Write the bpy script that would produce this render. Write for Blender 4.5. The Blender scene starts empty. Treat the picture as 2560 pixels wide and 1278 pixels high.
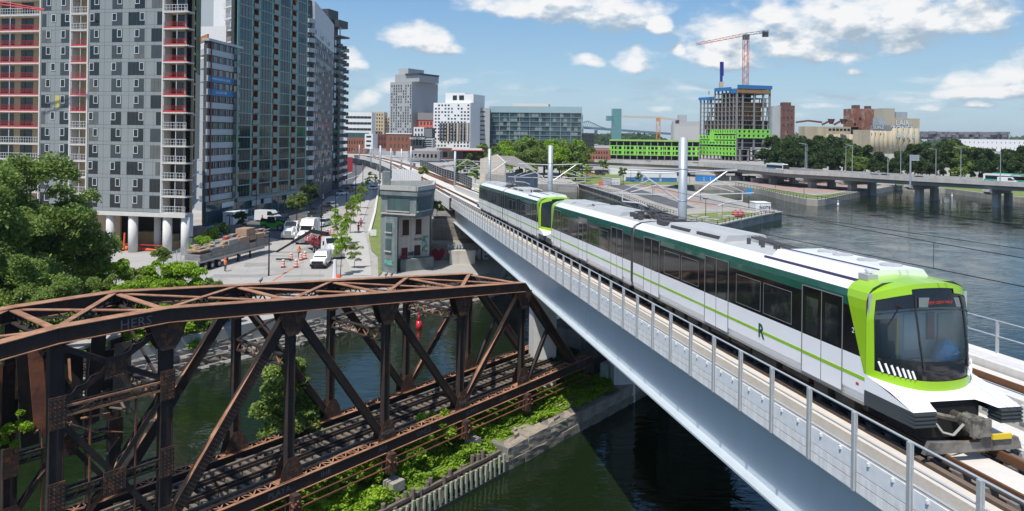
import bpy, bmesh, math, random
import numpy as np
from mathutils import Vector, Matrix

random.seed(7)
rng = np.random.default_rng(7)
R = math.radians
SC = bpy.context.scene
UP = Vector((0, 0, 1))
COL = SC.collection

# ------------------------------------------------------------------ camera
FPX, CX, HY, ROLL, CAMZ = 1850.0, 1280.0, 337.0, 0.013, 21.5
cam_d = bpy.data.cameras.new("camera")
cam_d.sensor_width = 36.0
cam_d.lens = FPX / 2560.0 * 36.0
cam_d.shift_y = (HY - 639.0) / 2560.0
cam_d.clip_start, cam_d.clip_end = 0.3, 20000.0
cam = bpy.data.objects.new("camera", cam_d)
cam.location = (0, 0, CAMZ)
cam.rotation_euler = (math.pi / 2, -ROLL, 0)
COL.objects.link(cam)
SC.camera = cam

# ------------------------------------------------------------------ sun, sky, exposure
SUN_H, SUN_EL = Vector((-0.49, -0.872, 0)).normalized(), R(62)
sun_dir = Vector((SUN_H.x * math.cos(SUN_EL), SUN_H.y * math.cos(SUN_EL), math.sin(SUN_EL)))
sun_d = bpy.data.lights.new("sun", 'SUN')
sun_d.energy, sun_d.angle, sun_d.color = 4.4, R(0.55), (1.0, 0.95, 0.87)
sun = bpy.data.objects.new("sun", sun_d)
sun.rotation_euler = (-sun_dir).to_track_quat('-Z', 'Y').to_euler()
sun.location = (-40, -80, 160)
COL.objects.link(sun)
SC.view_settings.view_transform = 'Standard'
SC.view_settings.look = 'None'
SC.view_settings.exposure = 0.15
SC.view_settings.gamma = 1.0
SC.view_settings.use_curve_mapping = False


def pix_dir(px, py):
    u, v = px - CX, py - HY
    u0, v0 = u + ROLL * v, v - ROLL * u
    return Vector((u0 / FPX, 1.0, -v0 / FPX))


def G(px, py, z=3.0):
    """the point of the level z that the photograph shows at px, py"""
    d = pix_dir(px, py)
    k = (z - CAMZ) / d.z
    return Vector((d.x * k, d.y * k, z))


def D(px, py, Y):
    """the point at distance Y in front of the camera"""
    d = pix_dir(px, py)
    return Vector((d.x * Y, Y, CAMZ + d.z * Y))


def nd(nt, kind, **kw):
    n = nt.nodes.new(kind)
    for k, v in kw.items():
        if k.startswith('i_'):
            key = k[2:]
            key = int(key) if key.isdigit() else key.replace('_', ' ')
            n.inputs[key].default_value = v
        else:
            setattr(n, k, v)
    return n


def mth(nt, op, a, b=None, c=None, clamp=False):
    n = nt.nodes.new('ShaderNodeMath')
    n.operation, n.use_clamp = op, clamp
    for i, x in enumerate((a, b, c)):
        if x is None:
            continue
        if isinstance(x, (int, float)):
            n.inputs[i].default_value = x
        else:
            nt.links.new(x, n.inputs[i])
    return n.outputs[0]


def build_world():
    w = bpy.data.worlds.new("World")
    SC.world = w
    w.use_nodes = True
    w.cycles.sampling_method = 'MANUAL'
    w.cycles.sample_map_resolution = 128
    nt = w.node_tree
    nt.nodes.clear()
    L = nt.links.new
    out = nd(nt, 'ShaderNodeOutputWorld')
    bg = nd(nt, 'ShaderNodeBackground', i_Strength=0.135)
    sky = nd(nt, 'ShaderNodeTexSky', sky_type='NISHITA', sun_disc=False)
    sky.sun_elevation = SUN_EL
    sky.sun_rotation = math.atan2(SUN_H.x, SUN_H.y)
    sky.altitude, sky.air_density, sky.dust_density, sky.ozone_density = 50, 1.0, 0.7, 2.6
    # field of clouds, a group of its own: vector (azimuth, elevation) -> thickness
    g = bpy.data.node_groups.new('cloud_field', 'ShaderNodeTree')
    g.interface.new_socket('P', in_out='INPUT', socket_type='NodeSocketVector')
    g.interface.new_socket('D', in_out='OUTPUT', socket_type='NodeSocketFloat')
    gi, go = nd(g, 'NodeGroupInput'), nd(g, 'NodeGroupOutput')
    GL = g.links.new
    warp = nd(g, 'ShaderNodeTexNoise', i_Scale=13.0, i_Detail=2.0)
    GL(gi.outputs[0], warp.inputs['Vector'])
    ws = nd(g, 'ShaderNodeVectorMath', operation='SUBTRACT')
    GL(warp.outputs['Color'], ws.inputs[0]); ws.inputs[1].default_value = (.5, .5, .5)
    wa = nd(g, 'ShaderNodeVectorMath', operation='MULTIPLY_ADD')
    GL(ws.outputs[0], wa.inputs[0]); wa.inputs[1].default_value = (.05, .028, 0); GL(gi.outputs[0], wa.inputs[2])
    # px, py, half width, height above the base, depth below it (photograph pixels), weight
    blobs = [(1395, 22, 270, 62, 36, 1.0), (1555, 62, 95, 34, 24, .8), (1270, 25, 130, 40, 26, .8),
             (1040, 105, 78, 58, 28, 1.0), (1085, 128, 78, 26, 20, .75), (880, 160, 30, 40, 30, .9),
             (1585, 160, 56, 58, 26, 1.1), (1468, 160, 58, 26, 16, .7), (1645, 68, 28, 30, 22, .9),
             (1815, 150, 110, 125, 30, 1.1), (1985, 100, 260, 70, 50, 1.1), (2230, 45, 300, 85, 46, 1.1),
             (1930, 35, 60, 40, 20, .9), (1830, 165, 120, 22, 14, .8), (2100, 130, 170, 30, 30, .8),
             (2510, 185, 60, 60, 26, 1.0), (2410, 195, 48, 30, 20, .9), (2470, 232, 88, 28, 16, .9),
             (2150, 180, 26, 16, 10, .7), (1690, 130, 26, 30, 20, .7), (2320, 275, 40, 14, 10, .7),
             (2450, 268, 36, 16, 10, .7), (2070, 268, 70, 12, 8, .5), (1000, 215, 120, 30, 24, .45),
             (905, 245, 60, 36, 26, .55), (1120, 210, 90, 16, 12, .35), (1350, 300, 200, 14, 12, .35),
             (1640, 265, 60, 12, 10, .4)]
    cur = None
    for (px, py, rx, ru, rd, wgt) in blobs:
        d = pix_dir(px, py).normalized()
        az, el = math.atan2(d.x, d.y), math.asin(d.z)
        s = nd(g, 'ShaderNodeVectorMath', operation='SUBTRACT')
        GL(wa.outputs[0], s.inputs[0]); s.inputs[1].default_value = (az, el, 0)
        sp = nd(g, 'ShaderNodeSeparateXYZ'); GL(s.outputs[0], sp.inputs[0])
        x = mth(g, 'MULTIPLY', sp.outputs[0], FPX / rx)
        y = mth(g, 'MAXIMUM', mth(g, 'MULTIPLY', sp.outputs[1], FPX / ru), mth(g, 'MULTIPLY', sp.outputs[1], -FPX / rd))
        r2 = mth(g, 'MULTIPLY_ADD', x, x, mth(g, 'MULTIPLY', y, y))
        v = mth(g, 'MULTIPLY_ADD', r2, -0.55 , wgt * .62)
        cur = v if cur is None else mth(g, 'SMOOTH_MAX', cur, v, .12)
    fb = nd(g, 'ShaderNodeTexNoise', i_Scale=17.0, i_Detail=7.0, i_Roughness=.56)
    mp = nd(g, 'ShaderNodeVectorMath', operation='MULTIPLY')
    GL(gi.outputs[0], mp.inputs[0]); mp.inputs[1].default_value = (1, 1.7, 1)
    GL(mp.outputs[0], fb.inputs['Vector'])
    n = mth(g, 'MULTIPLY_ADD', fb.outputs['Fac'], 2.2, -1.1)
    # a thin even scatter of cloud over the rest of the sky
    big = nd(g, 'ShaderNodeTexNoise', i_Scale=3.1, i_Detail=3.0)
    GL(mp.outputs[0], big.inputs['Vector'])
    spread = mth(g, 'MULTIPLY_ADD', big.outputs['Fac'], 1.6, -1.12)
    allc = mth(g, 'MAXIMUM', cur, mth(g, 'MINIMUM', spread, .1))
    GL(mth(g, 'ADD', allc, mth(g, 'MULTIPLY', n, .95)), go.inputs[0])
    # direction -> azimuth, elevation
    tc = nd(nt, 'ShaderNodeTexCoord')
    nrm = nd(nt, 'ShaderNodeVectorMath', operation='NORMALIZE'); L(tc.outputs['Generated'], nrm.inputs[0])
    sp = nd(nt, 'ShaderNodeSeparateXYZ'); L(nrm.outputs[0], sp.inputs[0])
    az = mth(nt, 'ARCTAN2', sp.outputs[0], sp.outputs[1])
    el = mth(nt, 'ARCSINE', sp.outputs[2])
    cb = nd(nt, 'ShaderNodeCombineXYZ'); L(az, cb.inputs[0]); L(el, cb.inputs[1])
    f1 = nd(nt, 'ShaderNodeGroup'); f1.node_tree = g; L(cb.outputs[0], f1.inputs[0])
    off = nd(nt, 'ShaderNodeVectorMath', operation='ADD'); L(cb.outputs[0], off.inputs[0])
    off.inputs[1].default_value = (-.009, .022, 0)
    f2 = nd(nt, 'ShaderNodeGroup'); f2.node_tree = g; L(off.outputs[0], f2.inputs[0])
    mask = nd(nt, 'ShaderNodeMapRange', interpolation_type='SMOOTHSTEP')
    L(f1.outputs[0], mask.inputs[0]); mask.inputs[1].default_value = -.08; mask.inputs[2].default_value = .60
    up = nd(nt, 'ShaderNodeMapRange', interpolation_type='SMOOTHSTEP')
    L(el, up.inputs[0]); up.inputs[1].default_value = -.01; up.inputs[2].default_value = .05
    m = mth(nt, 'MULTIPLY', mask.outputs[0], up.outputs[0])
    # thin streaks of far cloud low over the horizon, all the way round
    sv = nd(nt, 'ShaderNodeCombineXYZ'); L(mth(nt, 'MULTIPLY', az, 7.0), sv.inputs[0]); L(mth(nt, 'MULTIPLY', el, 46.0), sv.inputs[1])
    sn = nd(nt, 'ShaderNodeTexNoise', i_Scale=1.0, i_Detail=6.0, i_Roughness=.6, i_Distortion=.4); L(sv.outputs[0], sn.inputs['Vector'])
    s1 = nd(nt, 'ShaderNodeMapRange', interpolation_type='SMOOTHSTEP'); L(sn.outputs['Fac'], s1.inputs[0]); s1.inputs[1].default_value = .47; s1.inputs[2].default_value = .72
    s2 = nd(nt, 'ShaderNodeMapRange', interpolation_type='SMOOTHSTEP'); L(el, s2.inputs[0]); s2.inputs[1].default_value = .105; s2.inputs[2].default_value = .05
    s3 = mth(nt, 'MULTIPLY', mth(nt, 'MULTIPLY', s1.outputs[0], s2.outputs[0]), mth(nt, 'MULTIPLY', up.outputs[0], .7))
    m = mth(nt, 'MAXIMUM', m, s3)
    lit = mth(nt, 'MULTIPLY_ADD', mth(nt, 'SUBTRACT', f1.outputs[0], f2.outputs[0]), 1.5, .55, clamp=True)
    ramp = nd(nt, 'ShaderNodeValToRGB'); L(lit, ramp.inputs[0])
    e = ramp.color_ramp.elements
    e[0].position, e[0].color = .15, (2.7, 3.35, 4.0, 1)
    e[1].position, e[1].color = .85, (6.3, 6.35, 6.4, 1)
    k = e.new(.5); k.color = (4.3, 4.75, 5.2, 1)
    # pale air towards the horizon, deeper blue above
    air = nd(nt, 'ShaderNodeValToRGB'); L(mth(nt, 'MULTIPLY', el, 1 / .6), air.inputs[0])
    e = air.color_ramp.elements
    e[0].position, e[0].color = 0, (3.2, 4.3, 5.1, 1)
    e[1].position, e[1].color = 1, (.8, 2.0, 4.6, 1)
    for ps, cl in ((.13, (2.35, 3.8, 5.0, 1)), (.29, (1.4, 2.85, 4.8, 1)), (.6, (.9, 2.1, 4.4, 1))):
        e.new(ps).color = cl
    hz = nd(nt, 'ShaderNodeMapRange', interpolation_type='SMOOTHSTEP')
    L(el, hz.inputs[0]); hz.inputs[1].default_value = 1.1; hz.inputs[2].default_value = .3
    hz.inputs[3].default_value = 0; hz.inputs[4].default_value = .8
    mh = nd(nt, 'ShaderNodeMix', data_type='RGBA'); L(hz.outputs[0], mh.inputs['Factor'])
    L(sky.outputs[0], mh.inputs['A']); L(air.outputs[0], mh.inputs['B'])
    mx = nd(nt, 'ShaderNodeMix', data_type='RGBA'); L(m, mx.inputs['Factor'])
    L(mh.outputs['Result'], mx.inputs['A']); L(ramp.outputs[0], mx.inputs['B'])
    L(mx.outputs['Result'], bg.inputs['Color'])
    L(bg.outputs[0], out.inputs[0])


build_world()

# ------------------------------------------------------------------ materials
MATS = {}


def M(name, col=(.5, .5, .5), rough=.6, metal=0.0, var=.12, scale=2.0, bump=0.0, bscale=None, streak=0.0,
      col2=None, spec=.5, island=0.0, coat=0.0, mix_at=.5, trans=0.0):
    """one procedural material: base colour broken up by noise, optional second colour in patches, streaks, relief"""
    if name in MATS:
        return MATS[name]
    m = bpy.data.materials.new(name)
    m.use_nodes = True
    nt = m.node_tree
    L = nt.links.new
    b = nt.nodes['Principled BSDF']
    b.inputs['Roughness'].default_value = rough
    b.inputs['Metallic'].default_value = metal
    b.inputs['Specular IOR Level'].default_value = spec
    b.inputs['Coat Weight'].default_value = coat
    tc = nd(nt, 'ShaderNodeTexCoord')
    no = nd(nt, 'ShaderNodeTexNoise', i_Scale=scale, i_Detail=6.0, i_Roughness=.62)
    L(tc.outputs['Object'], no.inputs['Vector'])
    c = nd(nt, 'ShaderNodeRGB'); c.outputs[0].default_value = (*col, 1)
    colour = c.outputs[0]
    if col2:
        mr = nd(nt, 'ShaderNodeMapRange', interpolation_type='SMOOTHSTEP')
        n2 = nd(nt, 'ShaderNodeTexNoise', i_Scale=scale * .45, i_Detail=8.0, i_Roughness=.7)
        L(tc.outputs['Object'], n2.inputs['Vector'])
        L(n2.outputs['Fac'], mr.inputs[0]); mr.inputs[1].default_value = mix_at - .09; mr.inputs[2].default_value = mix_at + .09
        mx = nd(nt, 'ShaderNodeMix', data_type='RGBA'); L(mr.outputs[0], mx.inputs['Factor'])
        L(colour, mx.inputs['A']); mx.inputs['B'].default_value = (*col2, 1)
        colour = mx.outputs['Result']
    val = mth(nt, 'MULTIPLY_ADD', no.outputs['Fac'], var * 2.4, 1 - var * 1.2)
    if streak:
        mpp = nd(nt, 'ShaderNodeMapping'); L(tc.outputs['Object'], mpp.inputs[0]); mpp.inputs['Scale'].default_value = (1, 1, .07)
        ns = nd(nt, 'ShaderNodeTexNoise', i_Scale=scale * 2.5, i_Detail=4.0)
        L(mpp.outputs[0], ns.inputs['Vector'])
        val = mth(nt, 'MULTIPLY', val, mth(nt, 'MULTIPLY_ADD', ns.outputs['Fac'], streak * 2.4, 1 - streak * 1.2))
    if island:
        ge = nd(nt, 'ShaderNodeNewGeometry')
        val = mth(nt, 'MULTIPLY', val, mth(nt, 'MULTIPLY_ADD', ge.outputs['Random Per Island'], island * 2, 1 - island))
    hsv = nd(nt, 'ShaderNodeHueSaturation'); L(colour, hsv.inputs['Color']); L(val, hsv.inputs['Value'])
    L(hsv.outputs[0], b.inputs['Base Color'])
    if bump:
        nb = nd(nt, 'ShaderNodeTexNoise', i_Scale=bscale or scale * 6, i_Detail=5.0)
        L(tc.outputs['Object'], nb.inputs['Vector'])
        bp = nd(nt, 'ShaderNodeBump', i_Strength=bump, i_Distance=.04)
        L(nb.outputs['Fac'], bp.inputs['Height']); L(bp.outputs[0], b.inputs['Normal'])
    if trans:
        tr = nd(nt, 'ShaderNodeBsdfTranslucent'); L(hsv.outputs[0], tr.inputs['Color'])
        ms = nd(nt, 'ShaderNodeMixShader', i_0=trans)
        L(b.outputs[0], ms.inputs[1]); L(tr.outputs[0], ms.inputs[2]); L(ms.outputs[0], nt.nodes['Material Output'].inputs[0])
    MATS[name] = m
    return m


def glass(name, col, rough=.06, var=.35, scale=.6, spec=.6, metal=0.0):
    """a dark window pane: strong reflection over a dim uneven room"""
    return M(name, col, rough, metal, var, scale, spec=spec, bump=.02, bscale=.5)


# ------------------------------------------------------------------ mesh builder, objects
class MB:
    def __init__(s):
        s.v, s.f, s.mi, s.m = [], [], [], 0

    def face(s, *pts):
        i = len(s.v)
        s.v.extend([tuple(p) for p in pts])
        s.f.append(tuple(range(i, i + len(pts))))
        s.mi.append(s.m)
        return s

    def obox(s, o, a, b, c):
        o, a, b, c = Vector(o), Vector(a), Vector(b), Vector(c)
        if a.cross(b).dot(c) < 0:
            a, b = b, a
        i = len(s.v)
        for p in (o, o + a, o + a + b, o + b, o + c, o + a + c, o + a + b + c, o + b + c):
            s.v.append(tuple(p))
        for q in ((3, 2, 1, 0), (4, 5, 6, 7), (0, 1, 5, 4), (1, 2, 6, 5), (2, 3, 7, 6), (3, 0, 4, 7)):
            s.f.append(tuple(i + k for k in q)); s.mi.append(s.m)
        return s

    def box(s, x0, x1, y0, y1, z0, z1):
        return s.obox((x0, y0, z0), (x1 - x0, 0, 0), (0, y1 - y0, 0), (0, 0, z1 - z0))

    def bar(s, p0, p1, w, h, up=(0, 0, 1)):
        p0, p1, up = Vector(p0), Vector(p1), Vector(up)
        d = p1 - p0
        if d.length < 1e-6:
            return s
        side = d.cross(up)
        if side.length < 1e-6:
            side = d.cross(Vector((1, 0, 0)))
        side.normalize()
        n = side.cross(d).normalized()
        return s.obox(p0 - side * w / 2 - n * h / 2, d, side * w, n * h)

    def tube(s, p0, p1, r, n=6, r2=None, caps=True):
        p0, p1 = Vector(p0), Vector(p1)
        r2 = r if r2 is None else r2
        d = (p1 - p0).normalized()
        a = d.orthogonal().normalized(); b = d.cross(a)
        i = len(s.v)
        for (p, q) in ((p0, r), (p1, r2)):
            for k in range(n):
                t = 2 * math.pi * k / n
                s.v.append(tuple(p + (a * math.cos(t) + b * math.sin(t)) * q))
        for k in range(n):
            s.f.append((i + k, i + (k + 1) % n, i + n + (k + 1) % n, i + n + k)); s.mi.append(s.m)
        if caps:
            s.f.append(tuple(i + k for k in reversed(range(n)))); s.mi.append(s.m)
            s.f.append(tuple(i + n + k for k in range(n))); s.mi.append(s.m)
        return s

    def path(s, pts, r, n=6):
        for a, b in zip(pts, pts[1:]):
            s.tube(a, b, r, n)
        return s

    def prism(s, poly, z0, z1, cap_bottom=False):
        n = len(poly)
        a = sum(poly[i][0] * poly[(i + 1) % n][1] - poly[(i + 1) % n][0] * poly[i][1] for i in range(n))
        if a < 0:
            poly = poly[::-1]
        i = len(s.v)
        for z in (z0, z1):
            for p in poly:
                s.v.append((p[0], p[1], z))
        for k in range(n):
            s.f.append((i + k, i + (k + 1) % n, i + n + (k + 1) % n, i + n + k)); s.mi.append(s.m)
        s.f.append(tuple(i + n + k for k in range(n))); s.mi.append(s.m)
        if cap_bottom:
            s.f.append(tuple(i + k for k in reversed(range(n)))); s.mi.append(s.m)
        return s

    def extrude(s, prof, o, ax, ay, along, caps=True):
        """profile points (a, b) in the plane ax, ay at o, swept along a vector"""
        o, ax, ay, along = Vector(o), Vector(ax), Vector(ay), Vector(along)
        n, i = len(prof), len(s.v)
        for q in (Vector((0, 0, 0)), along):
            for (a, b) in prof:
                s.v.append(tuple(o + ax * a + ay * b + q))
        for k in range(n):
            s.f.append((i + k, i + (k + 1) % n, i + n + (k + 1) % n, i + n + k)); s.mi.append(s.m)
        if caps:
            s.f.append(tuple(i + k for k in reversed(range(n)))); s.mi.append(s.m)
            s.f.append(tuple(i + n + k for k in range(n))); s.mi.append(s.m)
        return s

    def mesh(s, name, mats, smooth=False):
        me = bpy.data.meshes.new(name)
        me.from_pydata(s.v, [], s.f)
        for m in (mats if isinstance(mats, (list, tuple)) else [mats]):
            me.materials.append(m)
        if len(me.materials) > 1:
            me.polygons.foreach_set('material_index', s.mi)
        if smooth:
            me.polygons.foreach_set('use_smooth', [True] * len(me.polygons))
        me.update()
        return me

    def build(s, name, mats, parent=None, smooth=False, **tags):
        return put(name, s.mesh(name, mats, smooth), parent, **tags)


W = {}


def put(name, mesh, parent=None, mtx=None, **tags):
    """link an object; mtx is its world matrix; the parent only carries it"""
    o = bpy.data.objects.new(name, mesh)
    mtx = mtx or Matrix.Identity(4)
    o.matrix_basis = mtx
    if parent is not None:
        o.parent = parent
        o.matrix_parent_inverse = W[parent].inverted()
    W[o] = mtx.copy()
    for k, v in tags.items():
        o['category' if k == 'cat' else k] = v
    COL.objects.link(o)
    return o


def thing(name, label, cat, loc=(0, 0, 0), group=None):
    t = {'label': label, 'cat': cat}
    if group:
        t['group'] = group
    return put(name, None, None, Matrix.Translation(Vector(loc)), **t)


def kids(o):
    return [c for c in W if c.parent is o]


KIDS = {}


def clone(root, mtx, label=None, group=None):
    """a copy of a thing and of its parts and sub-parts"""
    def rec(o, parent):
        c = o.copy()
        COL.objects.link(c)
        if parent is not None:
            c.parent = parent
        for ch in KIDS[o]:
            rec(ch, c)
        return c
    if root not in KIDS:
        for o in list(W):
            KIDS.setdefault(o, [])
            if o.parent is not None:
                KIDS.setdefault(o.parent, [])
                if o not in KIDS[o.parent]:
                    KIDS[o.parent].append(o)
    r = rec(root, None)
    r.matrix_basis = mtx
    W[r] = mtx.copy()
    if label:
        r['label'] = label
    if group:
        r['group'] = group
    return r


def TRS(loc, rz=0.0, sc=1.0):
    s = Matrix.Diagonal((*((sc, sc, sc) if isinstance(sc, (int, float)) else sc), 1))
    return Matrix.Translation(Vector(loc)) @ Matrix.Rotation(rz, 4, 'Z') @ s


def frame_m(o, x, y, z=None):
    """matrix from an origin and axes"""
    x, y = Vector(x).normalized(), Vector(y)
    z = x.cross(y).normalized() if z is None else Vector(z)
    m = Matrix.Identity(4)
    for i, a in enumerate((x, y, z)):
        m[0][i], m[1][i], m[2][i] = a.x, a.y, a.z
    m[0][3], m[1][3], m[2][3] = o[0], o[1], o[2]
    return m


def text_mesh(s, size, mat, depth=.01, name='lettering', squeeze=1.0, bold=0.0):
    cu = bpy.data.curves.new('txt', 'FONT')
    cu.body, cu.size, cu.extrude, cu.offset = s, size, depth, bold
    cu.align_x = 'CENTER'; cu.align_y = 'CENTER'; cu.space_character = 1.05
    cu.resolution_u = 2
    ob = bpy.data.objects.new('txt', cu)
    COL.objects.link(ob)
    me = bpy.data.meshes.new_from_object(ob.evaluated_get(bpy.context.evaluated_depsgraph_get()))
    bpy.data.objects.remove(ob)
    me.name = name
    me.materials.clear(); me.materials.append(mat)
    return me


def rough_box(w, d, h, mat, seed, name='stone', amp=.05, cuts=3):
    """a weathered block: edges worn, faces uneven"""
    bm = bmesh.new()
    bmesh.ops.create_cube(bm, size=1.0)
    bmesh.ops.subdivide_edges(bm, edges=bm.edges[:], cuts=cuts, use_grid_fill=True)
    r = random.Random(seed)
    for v in bm.verts:
        k = sum(abs(c) > .49 for c in v.co)
        v.co *= (1, 1 - .0, .985 - .01 * r.random())[k - 1] if k else 1
        v.co = Vector(((v.co.x + .5) * w, (v.co.y + .5) * d, (v.co.z + .5) * h)) + Vector((r.gauss(0, amp * .4), r.gauss(0, amp), r.gauss(0, amp * .6)))
    me = bpy.data.meshes.new(name); bm.to_mesh(me); bm.free()
    me.materials.append(mat)
    return me


def unit(v):
    return Vector(v).normalized()

# ================================================================== the setting
CU, CN = Vector((.627, .779, 0)), Vector((-.779, .627, 0))      # along the canal, across it


def P(u, n, z=0.0):
    v = CU * u + CN * n
    return Vector((v.x, v.y, z))


def water_material():
    m = bpy.data.materials.new('canal_water')
    m.use_nodes = True
    nt = m.node_tree
    L = nt.links.new
    b = nt.nodes['Principled BSDF']
    b.inputs['Base Color'].default_value = (.008, .016, .006, 1)
    b.inputs['Roughness'].default_value = .055
    b.inputs['IOR'].default_value = 1.34
    b.inputs['Specular IOR Level'].default_value = .62
    b.inputs['Specular Tint'].default_value = (.86, .95, 1.0, 1)
    tc = nd(nt, 'ShaderNodeTexCoord')
    mp = nd(nt, 'ShaderNodeMapping'); L(tc.outputs['Object'], mp.inputs[0])
    mp.inputs['Rotation'].default_value = (0, 0, R(-20)); mp.inputs['Scale'].default_value = (.55, 1.25, 1)
    a = nd(nt, 'ShaderNodeTexNoise', i_Scale=1.15, i_Detail=3.0, i_Roughness=.5, i_Distortion=.5)
    L(mp.outputs[0], a.inputs['Vector'])
    c = nd(nt, 'ShaderNodeTexNoise', i_Scale=.16, i_Detail=2.0)
    L(tc.outputs['Object'], c.inputs['Vector'])
    calm = nd(nt, 'ShaderNodeMapRange', interpolation_type='SMOOTHSTEP'); L(c.outputs['Fac'], calm.inputs[0])
    calm.inputs[1].default_value = .32; calm.inputs[2].default_value = .68
    calm.inputs[3].default_value = .22; calm.inputs[4].default_value = 1.0
    h = mth(nt, 'MULTIPLY', a.outputs['Fac'], calm.outputs[0])
    bp = nd(nt, 'ShaderNodeBump', i_Strength=.5, i_Distance=.15)
    L(h, bp.inputs['Height']); L(bp.outputs[0], b.inputs['Normal'])
    return m


def sheet(name, poly, z, mat, kind='structure', parent=None):
    mb = MB()
    mb.face(*[(p[0], p[1], z) for p in poly])
    me = mb.mesh(name, mat)
    if me.polygons[0].normal.z < 0:
        me.flip_normals()
    return put(name, me, parent, **({'kind': kind} if kind else {}))


wt = MB(); wt.face((-2500, -120, 0), (3500, -120, 0), (3500, 6000, 0), (-2500, 6000, 0))
wt.build('water', water_material(), kind='structure')

m_paving = M('pale_paving', (.37, .357, .332), .9, var=.13, scale=.35, bump=.25, bscale=9, col2=(.31, .30, .285), mix_at=.55)
m_asphalt = M('asphalt', (.075, .077, .082), .92, var=.2, scale=.5, bump=.3, bscale=14, col2=(.11, .11, .112))
m_conc = M('concrete', (.42, .405, .37), .85, var=.16, scale=1.2, bump=.25, streak=.22)
m_conc_pale = M('pale_concrete', (.62, .61, .585), .8, var=.1, scale=1.5, bump=.15, streak=.12)
m_conc_dark = M('stained_concrete', (.2, .19, .175), .9, var=.25, scale=1.0, bump=.35, streak=.3, col2=(.13, .12, .11))
m_stone = M('canal_stone', (.36, .33, .285), .92, var=.25, scale=1.4, bump=.6, bscale=7, col2=(.26, .24, .215))
m_grass = M('grass', (.13, .2, .04), .95, var=.3, scale=1.3, bump=.5, bscale=18, col2=(.2, .22, .07))
m_earth = M('rough_ground', (.23, .2, .15), .95, var=.25, scale=.12, bump=.4, bscale=4, col2=(.12, .16, .05))
m_brickpave = M('pink_paving', (.31, .21, .18), .9, var=.15, scale=.8, bump=.2, col2=(.35, .26, .22))
m_paint = M('road_paint', (.72, .72, .7), .7, var=.15, scale=3)

# near bank of the canal, left of the railway
lb = [P(-70, 64.3), P(78, 64.3), Vector((4, 112, 0)), Vector((4, 200, 0)), Vector((2, 279, 0)), Vector((25, 281, 0)),
      Vector((25, 3000, 0)), Vector((-2400, 3000, 0)), Vector((-2400, -60, 0)), Vector((-140, -60, 0))]
g1 = MB(); g1.prism([(p.x, p.y) for p in lb], -1.0, 3.0)
bank = g1.build('ground', m_paving, kind='structure')
# harbour quays and the land behind them
near1 = [(1445, 459), (1545, 489), (1611, 514), (1692, 539), (1715, 548), (1755, 558), (1794, 563), (1813, 559), (1853, 550), (1903, 539), (1955, 530)]
far1 = [(1946, 526), (1887, 513), (1785, 486), (1722, 477), (1660, 468), (1690, 462)]
near2 = [(1760, 462), (1839, 464), (1900, 473), (1960, 487), (2016, 498), (2044, 500), (2064, 498), (2080, 494), (2147, 480), (2238, 464), (2364, 471), (2467, 484), (2600, 498)]
fl = [G(x, y, 2.0) for x, y in near1 + far1 + near2]
flp = [Vector((25.2, 275, 0))] + fl + [Vector((700, 160, 0)), Vector((3400, 160, 0)), Vector((3400, 5500, 0)), Vector((25.2, 5500, 0))]
g2 = MB(); g2.prism([(p.x, p.y) for p in flp], -1.0, 2.0)
quay = g2.build('quay', M('quay_concrete', (.36, .335, .29), .9, var=.18, scale=.25, bump=.3, bscale=5, streak=.3, col2=(.29, .28, .25)), kind='structure')
# paths, planted strips and tarmac on the quay
sheet('lawn', [G(x, y, 2.008) for x, y in [(1700, 537), (1760, 553), (1796, 558), (1850, 545), (1900, 535), (1840, 528), (1760, 533)]], 2.008, m_grass)
sheet('path', [G(x, y, 2.004) for x, y in [(1480, 452), (1560, 476), (1640, 506), (1700, 523), (1740, 520), (1660, 493), (1590, 470), (1520, 452)]], 2.004, m_asphalt)
sheet('paved_path', [G(x, y, 2.004) for x, y in [(1560, 452), (1620, 470), (1700, 500), (1760, 516), (1820, 520), (1760, 500), (1690, 478), (1630, 460)]], 2.004, m_brickpave)
sheet('path', [G(x, y, 2.008) for x, y in [(1690, 472), (1740, 487), (1800, 502), (1860, 513), (1830, 517), (1770, 506), (1710, 490)]], 2.008, M('grey_gravel', (.26, .26, .25), .95, var=.15, scale=.5, bump=.3))
sheet('paved_path', [G(x, y, 2.004) for x, y in [(1860, 458), (1930, 474), (2020, 484), (2080, 482), (2190, 462), (2120, 450), (1990, 447)]], 2.004, m_brickpave)
sheet('lawn', [G(x, y, 2.008) for x, y in [(1880, 468), (1960, 485), (2016, 496), (2044, 498), (2076, 493), (2130, 482), (2090, 484), (2030, 489), (1970, 478)]], 2.008, m_grass)
sheet('shore', [G(x, y, 2.004) for x, y in [(2240, 463), (2364, 470), (2467, 483), (2600, 497), (2600, 455), (2400, 440), (2250, 445)]], 2.004, m_grass)
sheet('park_lawn', [(26, 300), (75, 300), (60, 420), (26, 420)], 2.02, m_grass)
# street with kerbs, running away between the towers and the railway
st = [G(x, y, 3.004) for x, y in [(552, 583), (640, 585), (700, 600), (735, 575), (770, 545), (820, 492), (862, 484), (905, 430), (925, 404), (890, 400), (830, 440), (796, 480), (700, 528), (640, 552), (575, 560)]]
sheet('road', st, 3.004, m_asphalt)
sheet('road', [G(x, y, 3.008) for x, y in [(640, 402), (925, 404), (900, 432), (800, 432), (700, 420)]], 3.008, m_asphalt)
for a, b in (((840, 447), (880, 430)), ((850, 455), (900, 437)), ((862, 470), (882, 466)), ((835, 500), (850, 486))):
    p0, p1 = G(*a, 3.013), G(*b, 3.013)
    k = MB(); k.obox(p0 - Vector((0, 0, .002)), p1 - p0, Vector((.25, .5, 0)), Vector((0, 0, .003)))
    k.build('lane_marking', m_paint, kind='structure')
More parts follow.
